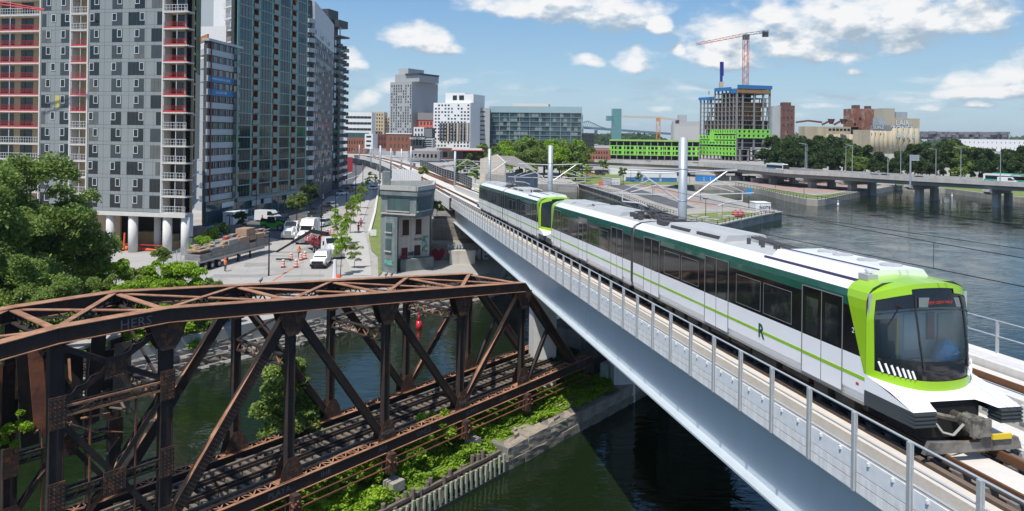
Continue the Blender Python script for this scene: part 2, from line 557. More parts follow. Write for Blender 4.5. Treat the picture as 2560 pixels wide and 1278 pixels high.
# pavement along the street front and the raised walk on the canal side
kb = MB(); kb.prism([(p.x, p.y) for p in [G(x, y, 3) for x, y in [(640, 551), (700, 527), (796, 479), (830, 439), (812, 436), (770, 480), (690, 512), (610, 545)]]], 3.0, 3.14)
kb.build('pavement', m_conc_pale, kind='structure')
kb = MB(); kb.prism([(p.x, p.y) for p in [G(x, y, 3) for x, y in [(905, 560), (935, 470), (942, 436), (925, 436), (908, 470), (880, 560), (858, 640), (885, 690), (930, 690), (922, 620)]]], 3.0, 3.12)
kb.build('pavement', M('pale_walk', (.43, .42, .395), .9, var=.08, scale=.5, bump=.2), kind='structure')
sheet('lawn', [G(x, y, 3.13) for x, y in [(922, 590), (938, 520), (946, 452), (953, 452), (954, 520), (955, 680), (946, 690), (944, 640), (928, 625)]], 3.13, m_grass)
kb = MB()
pts = [G(x, y, 3.0) for x, y in [(920, 585), (934, 535), (942, 490), (947, 445)]]
for a, b in zip(pts, pts[1:]):
    kb.obox(a, b - a, Vector((.5, 0, 0)), Vector((0, 0, .5)))
kb.build('garden_kerb', m_conc_pale, kind='structure')
# green bank between the street and the canal wall
kb = MB()
for i in range(24):
    u0, u1 = -40 + i * 4.6, -40 + (i + 1) * 4.6
    kb.face(P(u0, 64.9, 2.6), P(u1, 64.9, 2.6), P(u1, 68.5, 3.03), P(u0, 68.5, 3.03))
kb.build('grass_bank', m_grass, kind='structure')

# repairs, joints and stains in the paving
pt_ = random.Random(19)
m_patch = M('tar_patch', (.27, .262, .25), .95, var=.2, scale=.8, bump=.2)
for (px, py, w, h) in ((600, 690, 7, 2.2), (760, 690, 5, 1.6), (700, 640, 6, 1.0), (830, 665, 3, 2), (905, 655, 3, 1.4), (640, 662, 3, 3), (780, 620, 2.5, 6), (870, 610, 1.6, 8)):
    c = G(px, py, 3.0); a = pt_.uniform(-.3, .3)
    q = [Vector((c.x + math.cos(a) * x * w / 2 - math.sin(a) * y * h / 2, c.y + math.sin(a) * x * w / 2 + math.cos(a) * y * h / 2)) for x, y in ((-1, -1), (0, -.9), (1, -1.05), (1.05, 0), (.95, 1), (-.1, .9), (-1, 1.1))]
    sheet('paving_patch', q, 3.0035, m_patch)
for i in range(9):
    a, b = G(500 + i * 50, 700, 3.003), G(620 + i * 30, 600, 3.003)
    k = MB(); k.bar(a, b, .06, .004); k.build('paving_joint', m_patch, kind='structure')

# ================================================================== foliage
def leaf_mat(name, col, col2, var=.3):
    return M(name, col, .6, var=var, scale=.5, island=.4, col2=col2, spec=.3, trans=.45)


L_MID = leaf_mat('leaf_mid', (.24, .33, .075), (.165, .25, .055))
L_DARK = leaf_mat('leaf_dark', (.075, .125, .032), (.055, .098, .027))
L_BRIGHT = leaf_mat('leaf_bright', (.33, .50, .04), (.23, .38, .035))
L_YELLOW = leaf_mat('leaf_yellow', (.30, .35, .06), (.21, .29, .05))
M_BARK = M('bark', (.10, .075, .055), .95, var=.3, scale=3, bump=.6)


def leaves(name, pts, size, mat, flat=.35, seed=1):
    """one quad per point, tilted at random, mostly facing up and outward"""
    r = np.random.default_rng(seed)
    n = len(pts)
    nrm = r.normal(size=(n, 3)); nrm[:, 2] = np.abs(nrm[:, 2]) + flat
    nrm /= np.linalg.norm(nrm, axis=1)[:, None]
    t = r.normal(size=(n, 3)); t -= (t * nrm).sum(1)[:, None] * nrm; t /= np.linalg.norm(t, axis=1)[:, None]
    b = np.cross(nrm, t)
    s = size * r.uniform(.6, 1.35, n)[:, None]
    v = np.empty((n, 4, 3))
    v[:, 0], v[:, 1], v[:, 2], v[:, 3] = pts - t * s * .62, pts - b * s * .36, pts + t * s * .62, pts + b * s * .36
    me = bpy.data.meshes.new(name)
    me.vertices.add(n * 4); me.vertices.foreach_set('co', v.reshape(-1))
    me.loops.add(n * 4); me.loops.foreach_set('vertex_index', np.arange(n * 4, dtype=np.int32))
    me.polygons.add(n); me.polygons.foreach_set('loop_start', np.arange(0, n * 4, 4, dtype=np.int32))
    me.update(); me.validate()
    me.materials.append(mat)
    return me


def clump_points(r, clumps, n):
    """points in the outer shell of many small clumps"""
    c = np.array([q[:3] for q in clumps]); rad = np.array([q[3] for q in clumps])
    pick = r.choice(len(clumps), n, p=rad ** 2 / (rad ** 2).sum())
    d = r.normal(size=(n, 3)); d /= np.linalg.norm(d, axis=1)[:, None]
    d[:, 2] = np.where(d[:, 2] < -.3, -d[:, 2] * .6, d[:, 2])
    k = rad[pick] * r.uniform(.45, 1.08, n) ** .6
    return c[pick] + d * k[:, None]


def crown_clumps(r, rx, ry, rz, zc, n, rough=.28, low=-.75):
    """clumps spread through an uneven ellipsoid"""
    out = []
    for _ in range(n):
        d = r.normal(size=3); d /= np.linalg.norm(d)
        if d[2] < low:
            d[2] = -d[2]
        k = r.uniform(.35, .95)
        rad = r.uniform(.6, 1.25) * rough * (rx + ry + rz) / 3
        out.append((d[0] * rx * k, d[1] * ry * k, zc + d[2] * rz * k, rad))
    return out


def tree_meshes(seed, h, rx, rz, mat, nleaf, leaf, nclump=16, trunk_r=.18, zc=None):
    r = np.random.default_rng(seed)
    zc = h - rz if zc is None else zc
    cl = crown_clumps(r, rx, rx, rz, zc, nclump)
    cme = leaves('crown', clump_points(r, cl, nleaf), leaf, mat, seed=seed)
    t = MB()
    top = Vector((r.normal() * .15, r.normal() * .15, zc))
    t.tube((0, 0, 0), top * .5, trunk_r, 7, trunk_r * .75); t.tube(top * .5, top, trunk_r * .75, 6, trunk_r * .35)
    for q in cl[:8]:
        t.tube(top * r.uniform(.5, .9), q[:3], trunk_r * .3, 4, trunk_r * .08)
    return cme, t.mesh('trunk', M_BARK, True)


def plant_tree(name, loc, meshes, label, group=None, rz=0, sc=1.0, cat='tree'):
    t = thing(name, label, cat, loc, group)
    m = TRS(loc, rz, sc)
    put('trunk', meshes[1], t, m)
    put('crown', meshes[0], t, m)
    return t


def hull_foliage(name, pts, size, mat, parent, seed, **tags):
    return put(name, leaves(name, pts, size, mat, seed=seed), parent, **tags)

# ================================================================== railway bridge
BD, BP = Vector((-.178, .984, 0)), Vector((.984, .178, 0))


def B(s, t, h=0.0):
    """along the bridge, across it (right is +), height above the rail"""
    v = BD * s + BP * t
    return Vector((v.x, v.y, 14.68 - .0305 * s + h))


def bbox_(mb, s0, s1, t0, t1, h0, h1, seg=None):
    a = B(s0, t0, h0)
    return mb.obox(a, B(s1, t0, h0) - a, B(s0, t1, h0) - a, Vector((0, 0, h1 - h0)))


m_galv = M('galvanised_steel', (.50, .53, .55), .42, .35, var=.14, scale=5, bump=.08)
m_galv_d = M('galvanised_mast', (.40, .44, .47), .45, .3, var=.1, scale=2)
m_plate = M('galvanised_plate', (.74, .765, .785), .5, .05, var=.2, scale=1.6, bump=.15, bscale=6)
m_edge = M('parapet_concrete', (.72, .72, .71), .85, var=.16, scale=2.2, bump=.2, streak=.28)
m_sand = M('sandy_concrete', (.60, .54, .46), .9, var=.12, scale=3, bump=.3)
m_girder = M('girder_paint', (.50, .56, .60), .42, 0, var=.06, scale=.5, coat=.1, streak=.05)
m_track = M('track_dark', (.035, .03, .028), .9, var=.3, scale=5)
m_rust_rail = M('rail_side', (.16, .075, .035), .75, .3, var=.25, scale=8)
m_slab = M('track_slab', (.62, .59, .55), .88, var=.14, scale=1.6, bump=.2)
m_black = M('black_gap', (.012, .012, .013), .7, var=.2)

rb = thing('railway_bridge', 'steel and concrete railway viaduct with galvanised railing carrying the white train', 'bridge', B(57, 16.5, -14))
S0, S1 = 3.0, 113.0
g = MB()
bbox_(g, S0, S1, 11.72, 11.80, -3.12, -.95)
bbox_(g, S0, S1, 11.34, 12.2, -3.19, -3.12)
bbox_(g, S0, S1, 11.5, 12.1, -.97, -.93)
for s in (40.0, 74.0):
    bbox_(g, s, s + .03, 11.69, 11.83, -3.11, -.97)
g.build('girder', m_girder, rb)
g = MB()
bbox_(g, S0, S1, 21.0, 21.1, -3.12, -.95); bbox_(g, S0, S1, 20.6, 21.5, -3.19, -3.12)
g.build('girder', m_girder, rb)
g = MB()
for i in range(17):
    bbox_(g, S0 + 3 + i * 6.4, S0 + 3.2 + i * 6.4, 11.8, 21.0, -2.3, -1.3)
g.build('cross_beam', m_girder, rb, kind='stuff')
g = MB()
bbox_(g, S0, S1, 11.1, 21.9, -.92, -.55)
g.build('deck_slab', m_conc, rb)
g = MB(); bbox_(g, S0, 160, 11.72, 12.18, -.55, -.06); g.build('walkway_curb', m_sand, rb)
g = MB(); bbox_(g, S0, S1, 11.1, 11.70, -.55, -.44); g.build('walkway', m_galv, rb)
g = MB(); bbox_(g, S0, 160, 12.2, 15.05, -.55, -.42); g.build('track_bed', m_track, rb)
g = MB(); bbox_(g, S0, 160, 13.28, 14.26, -.42, -.2); g.build('track_slab', m_slab, rb)
g = MB(); bbox_(g, S0, 160, 12.55, 12.72, -.42, -.18); g.build('guard_rail', M('guard_brown', (.17, .12, .09), .8, var=.2, scale=4), rb)
g = MB(); bbox_(g, S0, 160, 14.72, 14.86, -.42, -.1); g.build('guard_rail', MATS['guard_brown'], rb)
for t in (13.05, 14.49, 17.87, 19.31):
    r_ = MB()
    r_.m = 0; bbox_(r_, S0, 160, t - .035, t + .035, -.18, 0)
    r_.m = 1; bbox_(r_, S0, 160, t - .07, t + .07, -.21, -.18)
    r_.build('rail', [m_rust_rail, m_track], rb)
g = MB()
for i in range(60):
    s = S0 + 4 + i * .75
    for t in (13.05, 14.49):
        bbox_(g, s, s + .22, t - .16, t + .16, -.42, -.2)
g.build('rail_seat', m_conc_dark, rb, kind='stuff')
g = MB(); bbox_(g, S0, S1, 15.1, 16.2, -.55, -.04); g.build('central_walkway', m_conc_pale, rb)
g = MB()
for i in range(150):
    s = S0 + 1 + i * .24
    bbox_(g, s, s + .13, 15.06, 15.1, -.5, -.1)
g.build('drain_grille', m_galv, rb, kind='stuff')
g = MB(); bbox_(g, S0, 160, 16.45, 16.85, -.55, .62); g.build('central_parapet', m_conc_pale, rb)
g = MB()
for i in range(150):
    s = S0 + 1 + i * .3
    bbox_(g, s, s + .16, 16.40, 16.45, .1, .52)
g.build('parapet_rib', m_conc_pale, rb, kind='stuff')
g = MB(); bbox_(g, S0, 160, 16.9, 20.6, -.55, -.3); g.build('track_bed', m_slab, rb)
g = MB(); bbox_(g, S0, 160, 20.7, 21.9, -.55, -.05); g.build('far_walkway', m_conc_pale, rb)
# near railing
posts = [8.2 + i * 1.83 for i in range(58)]
pm = MB(); pm.obox((-.05, -.10, -.88), (.1, 0, 0), (0, .05, 0), (0, 0, 1.82)); pm.obox((-.05, -.04, -.88), (.1, 0, 0), (0, .04, 0), (0, 0, 1.82))
pm.obox((-.07, -.0, -.6), (.14, 0, 0), (0, .08, 0), (0, 0, .14))
pm = pm.mesh('railing_post', m_galv)
pl = MB(); pl.obox((.07, -.03, -.42), (1.69, 0, -.0305 * 1.69), (0, .03, 0), (0, 0, .4))
for q in (.5, 1.3):
    pl.obox((q, -.075, -.12 - .03 * q), (.06, 0, 0), (0, .05, 0), (0, 0, .07))
pl = pl.mesh('parapet_plate', m_plate)
pe = MB(); pe.obox((.07, -.03, -.645), (1.69, 0, -.0305 * 1.69), (0, .03, 0), (0, 0, .2))
pe.obox((.07, -.03, -.90), (1.69, 0, -.0305 * 1.69), (0, .03, 0), (0, 0, .23))
pe = pe.mesh('parapet_block', m_edge)
for s in posts:
    m = frame_m(B(s, 11.05, 0), BD, BP * 1.0)
    m = Matrix(((BD.x, BP.x, 0, 0), (BD.y, BP.y, 0, 0), (0, 0, 1, 0), (0, 0, 0, 1)))
    m.translation = B(s, 11.05, 0)
    put('railing_post', pm, rb, m)
    if s < 112:
        put('parapet_plate', pl, rb, m)
        put('parapet_block', pe, rb, m)
for h, r in ((.92, .03), (.42, .025), (.05, .035)):
    g = MB(); g.tube(B(S0, 11.06, h), B(114, 11.06, h), r, 6); g.build('handrail', m_galv, rb)
# far railing with mesh
g = MB()
for i in range(46):
    s = 8.5 + i * 2.4
    p = B(s, 21.85, -.05); g.bar(p, p + Vector((0, 0, 1.15)), .08, .08)
for h in (1.1, .55):
    g.tube(B(S0, 21.85, h), B(S1, 21.85, h), .025, 5)
g.build('far_railing', m_galv, rb, kind='stuff')
# columns
cm = MB()
a = B(57, 12.35); zt = B(57, 0, -3.2).z
cm.prism([(q.x, q.y) for q in (B(57, 12.25), B(57, 14.1), B(58.8, 14.1), B(58.8, 12.25))], -.6, zt)
cm.build('column', m_conc_pale, rb)
cm = MB(); cm.prism([(q.x, q.y) for q in (B(57, 18.9), B(57, 20.7), B(58.8, 20.7), B(58.8, 18.9))], -.6, zt); cm.build('column', m_conc_pale, rb)

# approach embankment behind the bridge and the curve beyond
TR = [(B(112, 16.5).xy, B(112, 0).z), (B(160, 16.5).xy, B(160, 0).z)]
for (px, py, Y) in ((1058, 436, 215), (1016, 416, 285), (976, 403, 350), (938, 394, 405), (900, 389, 450), (855, 386, 490), (800, 384, 520)):
    q = D(px, py, Y); TR.append((Vector((q.x, q.y)), q.z))


def ribbon(o0, o1, h, seg0=0):
    """strip between two offsets of the curved track, as (left, right) points"""
    out = []
    for i in range(seg0, len(TR)):
        a = TR[max(i - 1, 0)][0]; b = TR[min(i + 1, len(TR) - 1)][0]
        d = (b - a).normalized(); n = Vector((d.y, -d.x))
        c, z = TR[i]
        out.append(((c + n * o0).to_3d() + Vector((0, 0, z + h)), (c + n * o1).to_3d() + Vector((0, 0, z + h))))
    return out


def ribbon_mb(mb, o0, o1, h0, h1, seg0=0):
    lo, hi = ribbon(o0, o1, h0, seg0), ribbon(o0, o1, h1, seg0)
    for (a, b), (c, d) in zip(zip(lo, lo[1:]), zip(hi, hi[1:])):
        mb.face(c[0], c[1], d[1], d[0]); mb.face(a[0], c[0], d[0], b[0]); mb.face(c[1], a[1], b[1], d[1]); mb.face(a[0], b[0], b[1], a[1])
    return mb


ap = thing('railway_viaduct', 'pale curving railway approach with two tracks beyond the train', 'viaduct', B(160, 16.5, -8))
ribbon_mb(MB(), -5.4, 5.4, -1.3, -.45).build('viaduct_deck', m_conc_pale, ap)
ribbon_mb(MB(), -5.75, -5.4, -1.3, .55).build('viaduct_parapet', m_conc_pale, ap)
ribbon_mb(MB(), 5.4, 5.75, -1.3, .55).build('viaduct_parapet', m_conc_pale, ap)
for o in (-3.45, -2.0, 2.0, 3.45):
    ribbon_mb(MB(), o - .12, o + .12, -.45, 0.02, 1).build('rail', M('far_rail', (.2, .09, .05), .8, var=.2), ap)
for i in range(2, 8):
    c, z = TR[i]
    for k in (-.25, .25):
        cc = c + (TR[i + (1 if i < 8 else 0)][0] - c) * k
        q = MB(); q.box(cc.x - 4.6, cc.x + 4.6, cc.y - 1.1, cc.y + 1.1, 2.5, z - 1.3); q.build('pier', m_conc, ap)
# the masonry abutment under the near end of the approach
ab = thing('abutment', 'old graffiti covered masonry abutment wall under the end of the railway bridge', 'wall', G(1180, 690, 3))
wall_pts = [B(112.5, 8.5), B(112.5, 24), B(170, 24), B(170, 8.5)]
q = MB(); q.prism([(p.x, p.y) for p in wall_pts], -.5, B(150, 0).z - 1.1); q.build('core', m_conc_dark, ab)
# blocks of the abutment face, two steps
blk = random.Random(3)
for (t0, t1, s, z0, z1) in ((6.2, 24, 108.5, 0, 5.4), (8.2, 24, 112.2, 5.4, 8.6)):
    zz = z0
    while zz < z1 - .1:
        hh = .62 if z1 - zz > .9 else z1 - zz
        t = t0 + blk.uniform(-.5, 0)
        while t < t1:
            w = blk.uniform(1.1, 2.3)
            e = blk.uniform(0, .07)
            a = B(s + e, max(t, t0) + .02); b = B(s + e, min(t + w, t1) - .02)
            k = MB(); k.obox((a.x, a.y, zz + .015), (b.x - a.x, b.y - a.y, 0), BD * 3.6, (0, 0, hh - .03)); k.build('stone', m_stone, ab)
            t += w
        zz += hh

# masts carrying the overhead wires
mt = MB()
mt.tube((0, 0, -.6), (0, 0, 8.0), .25, 12)
for z in (.8, 3.1, 4.4, 6.2):
    mt.tube((0, 0, z), (0, 0, z + .05), .262, 12)
mast_me = mt.mesh('mast', m_galv_d, True)
m_arm = M('arm_white', (.56, .565, .58), .4, .1, var=.06)
arm_me, steady_me = [], []
for sg in (-1, 1):
    am = MB()
    am.tube((sg * .2, 0, 6.05), (sg * 3.3, 0, 6.15), .05, 6)
    am.tube((sg * .2, 0, 4.4), (sg * 2.7, 0, 6.1), .05, 6)
    am.tube((sg * 1.5, 0, 5.3), (sg * 3.1, 0, 4.9), .03, 6)
    arm_me.append(am.mesh('cantilever', m_arm))
    rm = MB()
    rm.tube((sg * 1.0, -.1, 4.75), (sg * 4.3, -.1, 4.85), (.035), 5)
    rm.tube((sg * 3.6, -.1, 4.83), (sg * 3.6, -.1, 4.4), (.035), 5)
    rm.tube((sg * 3.6, -.1, 4.4), (sg * 2.6, -.1, 4.3), .04, 5); rm.tube((sg * 2.6, -.1, 4.3), (sg * 2.1, -.1, 4.1), .04, 5)
    rm.tube((sg * 2.0, -.05, 5.6), (sg * 3.7, -.05, 4.9), .02, 5)
    steady_me.append(rm.mesh('steady_arm', m_arm))


def mast(loc, label, rz=0.0, sc=1.0):
    t = thing('catenary_mast', label, 'mast', loc, 'masts of the overhead line')
    m = Matrix.Translation(loc) @ Matrix.Rotation(math.atan2(BP.y, BP.x) + rz, 4, 'Z') @ Matrix.Scale(sc, 4)
    put('mast', mast_me, t, m)
    for k in (0, 1):
        put('cantilever', arm_me[k], t, m); put('steady_arm', steady_me[k], t, m)
    return t


mast(B(39.6, 17.05), 'tall grey overhead line mast nearest the camera, just behind the train roof')
mast(B(72.4, 17.05), 'grey overhead line mast second from the camera behind the rear cars')
mast(B(113.6, 17.05), 'grey overhead line mast left of the stucco gable building')
mast(B(167.0, 17.2), 'slim grey mast beside the dark fence on the approach')
for i, (px, py, Y, w) in enumerate(((1027, 440, 200, 'just behind the control tower roof'), (1003, 438, 225, 'second left of the rooftop bush on the control tower'), (977, 430, 250, 'in front of the brick building behind the viaduct'),
                                    (950, 442, 190, 'over the white cladding at the street side of the viaduct'), (927, 408, 330, 'on the viaduct right of the small white office'), (898, 400, 390, 'leftmost on the viaduct next to the dark tower'))):
    q = D(px, py, Y)
    mast(q, 'slim grey overhead line mast ' + w, .5, 1.0)
wr = thing('overhead_wire', 'thin dark overhead line wires with droppers above the right hand track', 'wire', B(60, 19.6, 5))
for t, hs in ((13.77, (4.0, 5.4)), (19.6, (4.0, 5.4))):
    spans = [-30.0, 39.6, 72.4, 113.6, 167.0]
    c = MB(); ms = MB(); dr = MB()
    for a, b in zip(spans, spans[1:]):
        c.tube(B(a, t, 4.1), B(b, t, 4.1), .013, 4)
        n = 12
        cat = [B(a + (b - a) * k / n, t, 5.55 - .9 * (1 - (2 * k / n - 1) ** 2)) for k in range(n + 1)]
        ms.path(cat, .011, 4)
        for k in range(2, n, 2):
            dr.tube(B(a + (b - a) * k / n, t, 4.1), cat[k], .007, 3)
    c.build('contact_wire', m_black, wr); ms.build('messenger_wire', m_black, wr); dr.build('dropper', m_black, wr, kind='stuff')

# dark mesh fence along the old line, white cladding at the tower
fn = thing('mesh_fence', 'dark mesh fence curving along the old track behind the bridge end', 'fence', D(1120, 470, 170))
fp = [D(1180, 473, 152), D(1150, 458, 165), D(1110, 445, 185), D(1075, 428, 215), D(1050, 415, 245)]
fq = MB()
for a, b in zip(fp, fp[1:]):
    for k in range(6):
        p = a + (b - a) * k / 6
        fq.bar(p, p + Vector((0, 0, 2.3)), .08, .08)
    for k in range(5):
        fq.bar(a + Vector((0, 0, .2 + k * .5)), b + Vector((0, 0, .2 + k * .5)), .05, .05)
fq.build('frame', m_galv_d, fn)
fq = MB()
for a, b in zip(fp, fp[1:]):
    fq.obox(a + Vector((0.02, .1, .05)), b - a, (0, .05, 0), (0, 0, 2.2))
fq.build('screen', M('dark_mesh', (.02, .022, .025), .7, var=.2), fn)

# the older line's low plate girder bridge, close beside the new one
ob_ = thing('old_rail_bridge', 'low dark plate girder bridge of the old line hidden close behind the new viaduct', 'bridge', B(60, 26.5, -12))
m_old = M('old_girder', (.035, .03, .028), .85, .1, var=.35, scale=1, bump=.3, col2=(.07, .04, .03), mix_at=.6)
for t in (23.4, 29.2):
    g = MB(); bbox_(g, 36, 113, t, t + .3, -4.6, -2.0); g.build('girder', m_old, ob_)
g = MB(); bbox_(g, 36, 113, 23.7, 29.2, -3.0, -2.7); g.build('deck', m_old, ob_)
for t in (25.7, 27.2):
    g = MB(); bbox_(g, 36, 113, t - .04, t + .04, -2.7, -2.5); g.build('rail', m_rust_rail, ob_)
for s in (37, 57, 85):
    g = MB(); a = B(s, 24); g.prism([(q.x, q.y) for q in (B(s, 23.6), B(s, 29.2), B(s + 2.4, 29.2), B(s + 2.4, 23.6))], -.6, B(s, 0, -4.6).z); g.build('pier', m_conc_dark, ob_)

# ================================================================== the train
m_white = M('train_white', (.87, .87, .885), .28, 0, var=.03, scale=.6, coat=.4)
m_lime = M('train_lime', (.30, .54, .015), .3, 0, var=.03, scale=1, coat=.4)
m_dgreen = M('train_green', (.008, .085, .06), .18, 0, var=.08, scale=.6, coat=.5)
m_band = glass('train_band', (.010, .011, .012), .08, .4, .8, spec=.35)
m_tglass = M('train_glass', (.014, .018, .019), .05, 0, var=.6, scale=1.6, spec=.5, col2=(.06, .062, .058), mix_at=.6, bump=.015, bscale=.6)  # paler patches in the colour imitate reflections
m_line = M('door_seal', (.24, .24, .235), .5, .2, var=.1)
m_groof = M('roof_grey', (.46, .47, .47), .6, .1, var=.12, scale=2, bump=.05)
m_gdark = M('roof_dark', (.07, .07, .075), .7, .1, var=.3, scale=3)
m_under = M('underframe', (.03, .026, .022), .8, var=.4, scale=2.5, bump=.3, col2=(.06, .05, .04))
m_sill = M('sill_grey', (.30, .29, .28), .6, .1, var=.15, scale=2)
m_bump = M('bumper_grey', (.045, .055, .062), .5, var=.1)
m_letter = M('logo_green', (.01, .06, .045), .4, var=.02)
m_yellow = M('warning_yellow', (.75, .55, .03), .6, var=.1)
TC = 13.77
HW = 1.47
train = thing('commuter_train', 'white and lime green four car commuter train with dark window band crossing the bridge', 'train', B(53.7, TC, 0))
side_prof = [(-1.40, .60), (-1.47, .82), (-1.47, 1.74)]
band_prof = [(-1.47, 1.74), (-1.47, 2.98)]
green_prof = [(-1.47, 2.98), (-1.455, 3.2), (-1.40, 3.38)]
shoulder = [(-1.40, 3.38), (-1.28, 3.52), (-1.02, 3.64)]
top_prof = [(-1.02, 3.64), (-.5, 3.70), (0, 3.72)]


def strip(mb, prof, s0, s1, both=True):
    for sg in ((1, -1) if both else (1,)):
        for (a0, h0), (a1, h1) in zip(prof, prof[1:]):
            q = [B(s0, TC + a0 * sg, h0), B(s0, TC + a1 * sg, h1), B(s1, TC + a1 * sg, h1), B(s1, TC + a0 * sg, h0)]
            mb.face(*(q if sg < 0 else q[::-1]))


def side_quad(mb, s0, s1, h0, h1, out=.01, dep=.012):
    """a slab on the near side of the body"""
    a = B(s0, TC - HW - out, h0)
    mb.obox(a, B(s1, TC - HW - out, h0) - a, BP * dep, Vector((0, 0, h1 - h0)))


def side_frame(mb, s0, s1, h0, h1, w, out=.022):
    side_quad(mb, s0, s1, h0, h0 + w, out); side_quad(mb, s0, s1, h1 - w, h1, out)
    side_quad(mb, s0, s0 + w, h0 + w, h1 - w, out); side_quad(mb, s1 - w, s1, h0 + w, h1 - w, out)


def clear_glass():
    m = bpy.data.materials.new('windscreen_glass'); m.use_nodes = True
    nt = m.node_tree; nt.nodes.clear(); L = nt.links.new
    o = nd(nt, 'ShaderNodeOutputMaterial'); mx = nd(nt, 'ShaderNodeMixShader'); fr = nd(nt, 'ShaderNodeFresnel', i_IOR=1.6)
    tr = nd(nt, 'ShaderNodeBsdfTransparent'); tr.inputs[0].default_value = (.85, .89, .90, 1); gl = nd(nt, 'ShaderNodeBsdfGlossy', i_Roughness=.02)
    gl.inputs['Color'].default_value = (.95, .97, 1, 1)
    L(mth(nt, 'MULTIPLY_ADD', fr.outputs[0], 1.2, .05, clamp=True), mx.inputs[0]); L(tr.outputs[0], mx.inputs[1]); L(gl.outputs[0], mx.inputs[2]); L(mx.outputs[0], o.inputs[0])
    return m


def nose(body, S, sgn, near):
    """cab end: S is the tip, sgn +1 when the body lies at larger s"""
    def q_(q, a, h):
        return B(S + sgn * q, TC + a * sgn, h)

    def face(mb, pts, flip=False):
        pts = pts if (sgn > 0) != flip else pts[::-1]
        mb.face(*pts)
    NA, NB = 28, 22
    def pos(i, j):
        ap_ = -1 + 2 * i / NA
        b = j / NB
        ht = 3.73 - .34 * abs(ap_) ** 2.6
        hb = 1.13 + .20 * abs(ap_) ** 2
        h = hb + (ht - hb) * b
        w = 1.46 - .10 * max(0, b - .7) / .3
        q = 1.85 - .92 * (1 - abs(ap_) ** 3.2) * (1 - .42 * b ** 1.6)
        return q, ap_ * w, h
    ring, glas, blk_ = MB(), MB(), MB()
    for i in range(NA):
        for j in range(NB):
            ac = abs(-1 + 2 * (i + .5) / NA); bc = (j + .5) / NB
            inside = bc > .095 and bc < .945 - .03 * ac and ac < .945
            pts = []
            for (ii, jj) in ((i, j), (i + 1, j), (i + 1, j + 1), (i, j + 1)):
                q, a, h = pos(ii, jj)
                pts.append(q_(q + (.025 if inside else 0), a, h))
            face((glas if not near or .25 < bc < .79 else blk_) if inside else ring, pts)
    # roof lip and cheeks in lime
    for i in range(NA):
        pts = []
        for ii in (i, i + 1):
            q, a, h = pos(ii, NB); pts.append((q_(q, a, h), q_(1.95, a, h + .02)))
        face(ring, [pts[0][0], pts[1][0], pts[1][1], pts[0][1]])
    prev = None
    for (a, h) in [(-1.475, 1.36), (-1.478, 2.98), (-1.465, 3.22), (-1.41, 3.40), (-1.29, 3.54), (-1.03, 3.66), (0, 3.745), (1.03, 3.66), (1.29, 3.54), (1.41, 3.40), (1.465, 3.22), (1.478, 2.98), (1.475, 1.36)]:
        q1 = 1.84 + .78 * min(1, max(0, (h - 1.36) / 2.0)) + .06
        cur = (q_(1.84, a, h), q_(q1, a, h))
        if prev:
            face(ring, [prev[0], cur[0], cur[1], prev[1]])
        prev = cur
    ring.build('cab_surround', m_lime, body, True)
    blk = M('mask_black', (.010, .011, .013), .06, 0, var=.2, scale=1.3, spec=.7)
    if near:
        blk_.build('mask', blk, body, True, kind='stuff')
    glas.build('windscreen', clear_glass() if near else blk, body, True)
    # chin
    ch = MB()
    lo = []
    for i in range(NA + 1):
        ap_ = -1 + 2 * i / NA
        k = min(1, max(0, (abs(ap_) - .46) / .1))
        lo.append(q_(.62 - .47 * k, ap_ * 1.45, 1.0 - .06 * k))
    for i in range(NA):
        a = q_(*pos(i, 0)); b = q_(*pos(i + 1, 0))
        mid0 = a.lerp(lo[i], .55) + Vector((0, 0, .05)); mid1 = b.lerp(lo[i + 1], .55) + Vector((0, 0, .05))
        face(ch, [lo[i], lo[i + 1], mid1, mid0]); face(ch, [mid0, mid1, b, a])
    for sg in (-1, 1):
        a0 = [q_(1.86, 1.475 * sg, 1.36), q_(1.86, 1.475 * sg, .95), q_(.15, 1.45 * sg, .94)]
        face(ch, a0, sg > 0)
    ch.build('chin', m_white, body)
    for sg in (-1, 1):
        lw = MB(); lw.obox(q_(.2, 1.36 * sg, .58), q_(1.86, 1.40 * sg, .58) - q_(.2, 1.36 * sg, .58), BP * (.09 * sg * sgn), (0, 0, .36))
        lw.build('skirt', m_bump, body)
    for sg in (-1, 1):
        bm_ = MB()
        for k in range(4):
            bm_.obox(q_(.09, .86 * sg, .60 + k * .09), q_(.5, .86 * sg, .60) - q_(.09, .86 * sg, .60), q_(.09, 1.46 * sg, .6) - q_(.09, .86 * sg, .6), (0, 0, .045))
        bm_.obox(q_(.12, .88 * sg, .58), q_(.5, .88 * sg, .58) - q_(.12, .88 * sg, .58), q_(.12, 1.45 * sg, .58) - q_(.12, .88 * sg, .58), (0, 0, .36))
        bm_.build('buffer', m_bump, body)
    if not near:
        return
    # lamps, frame lines, display, wiper: only the near cab shows them
    for sg in (-1, 1):
        lm = MB()
        for k in range(7):
            i0 = NA / 2 + sg * (NA / 2) * ((.90 if sg < 0 else .86) - k * .062)
            j0, j1 = (2.2 + k * .0), (4.6 - k * .12)
            q0, a0, h0 = pos(i0 - sg * .55, j0); q1, a1, h1 = pos(i0, j1)
            if sg > 0 and k > 4:
                continue
            lm.bar(q_(q0 - .03, a0, h0), q_(q1 - .03, a1, h1), .045, .03, (BD.x, BD.y, 0))
        lm.build('headlamp', M('lamp_white', (.85, .85, .85), .3, var=.05), body)
    fr = MB()
    def line(pts, w=.035):
        for (i0, j0), (i1, j1) in zip(pts, pts[1:]):
            fr.bar(q_(*(lambda p: (p[0] - .0, p[1], p[2]))(pos(i0, j0))), q_(*pos(i1, j1)), w, .03, (BD.x, BD.y, 0))
    c = NA / 2
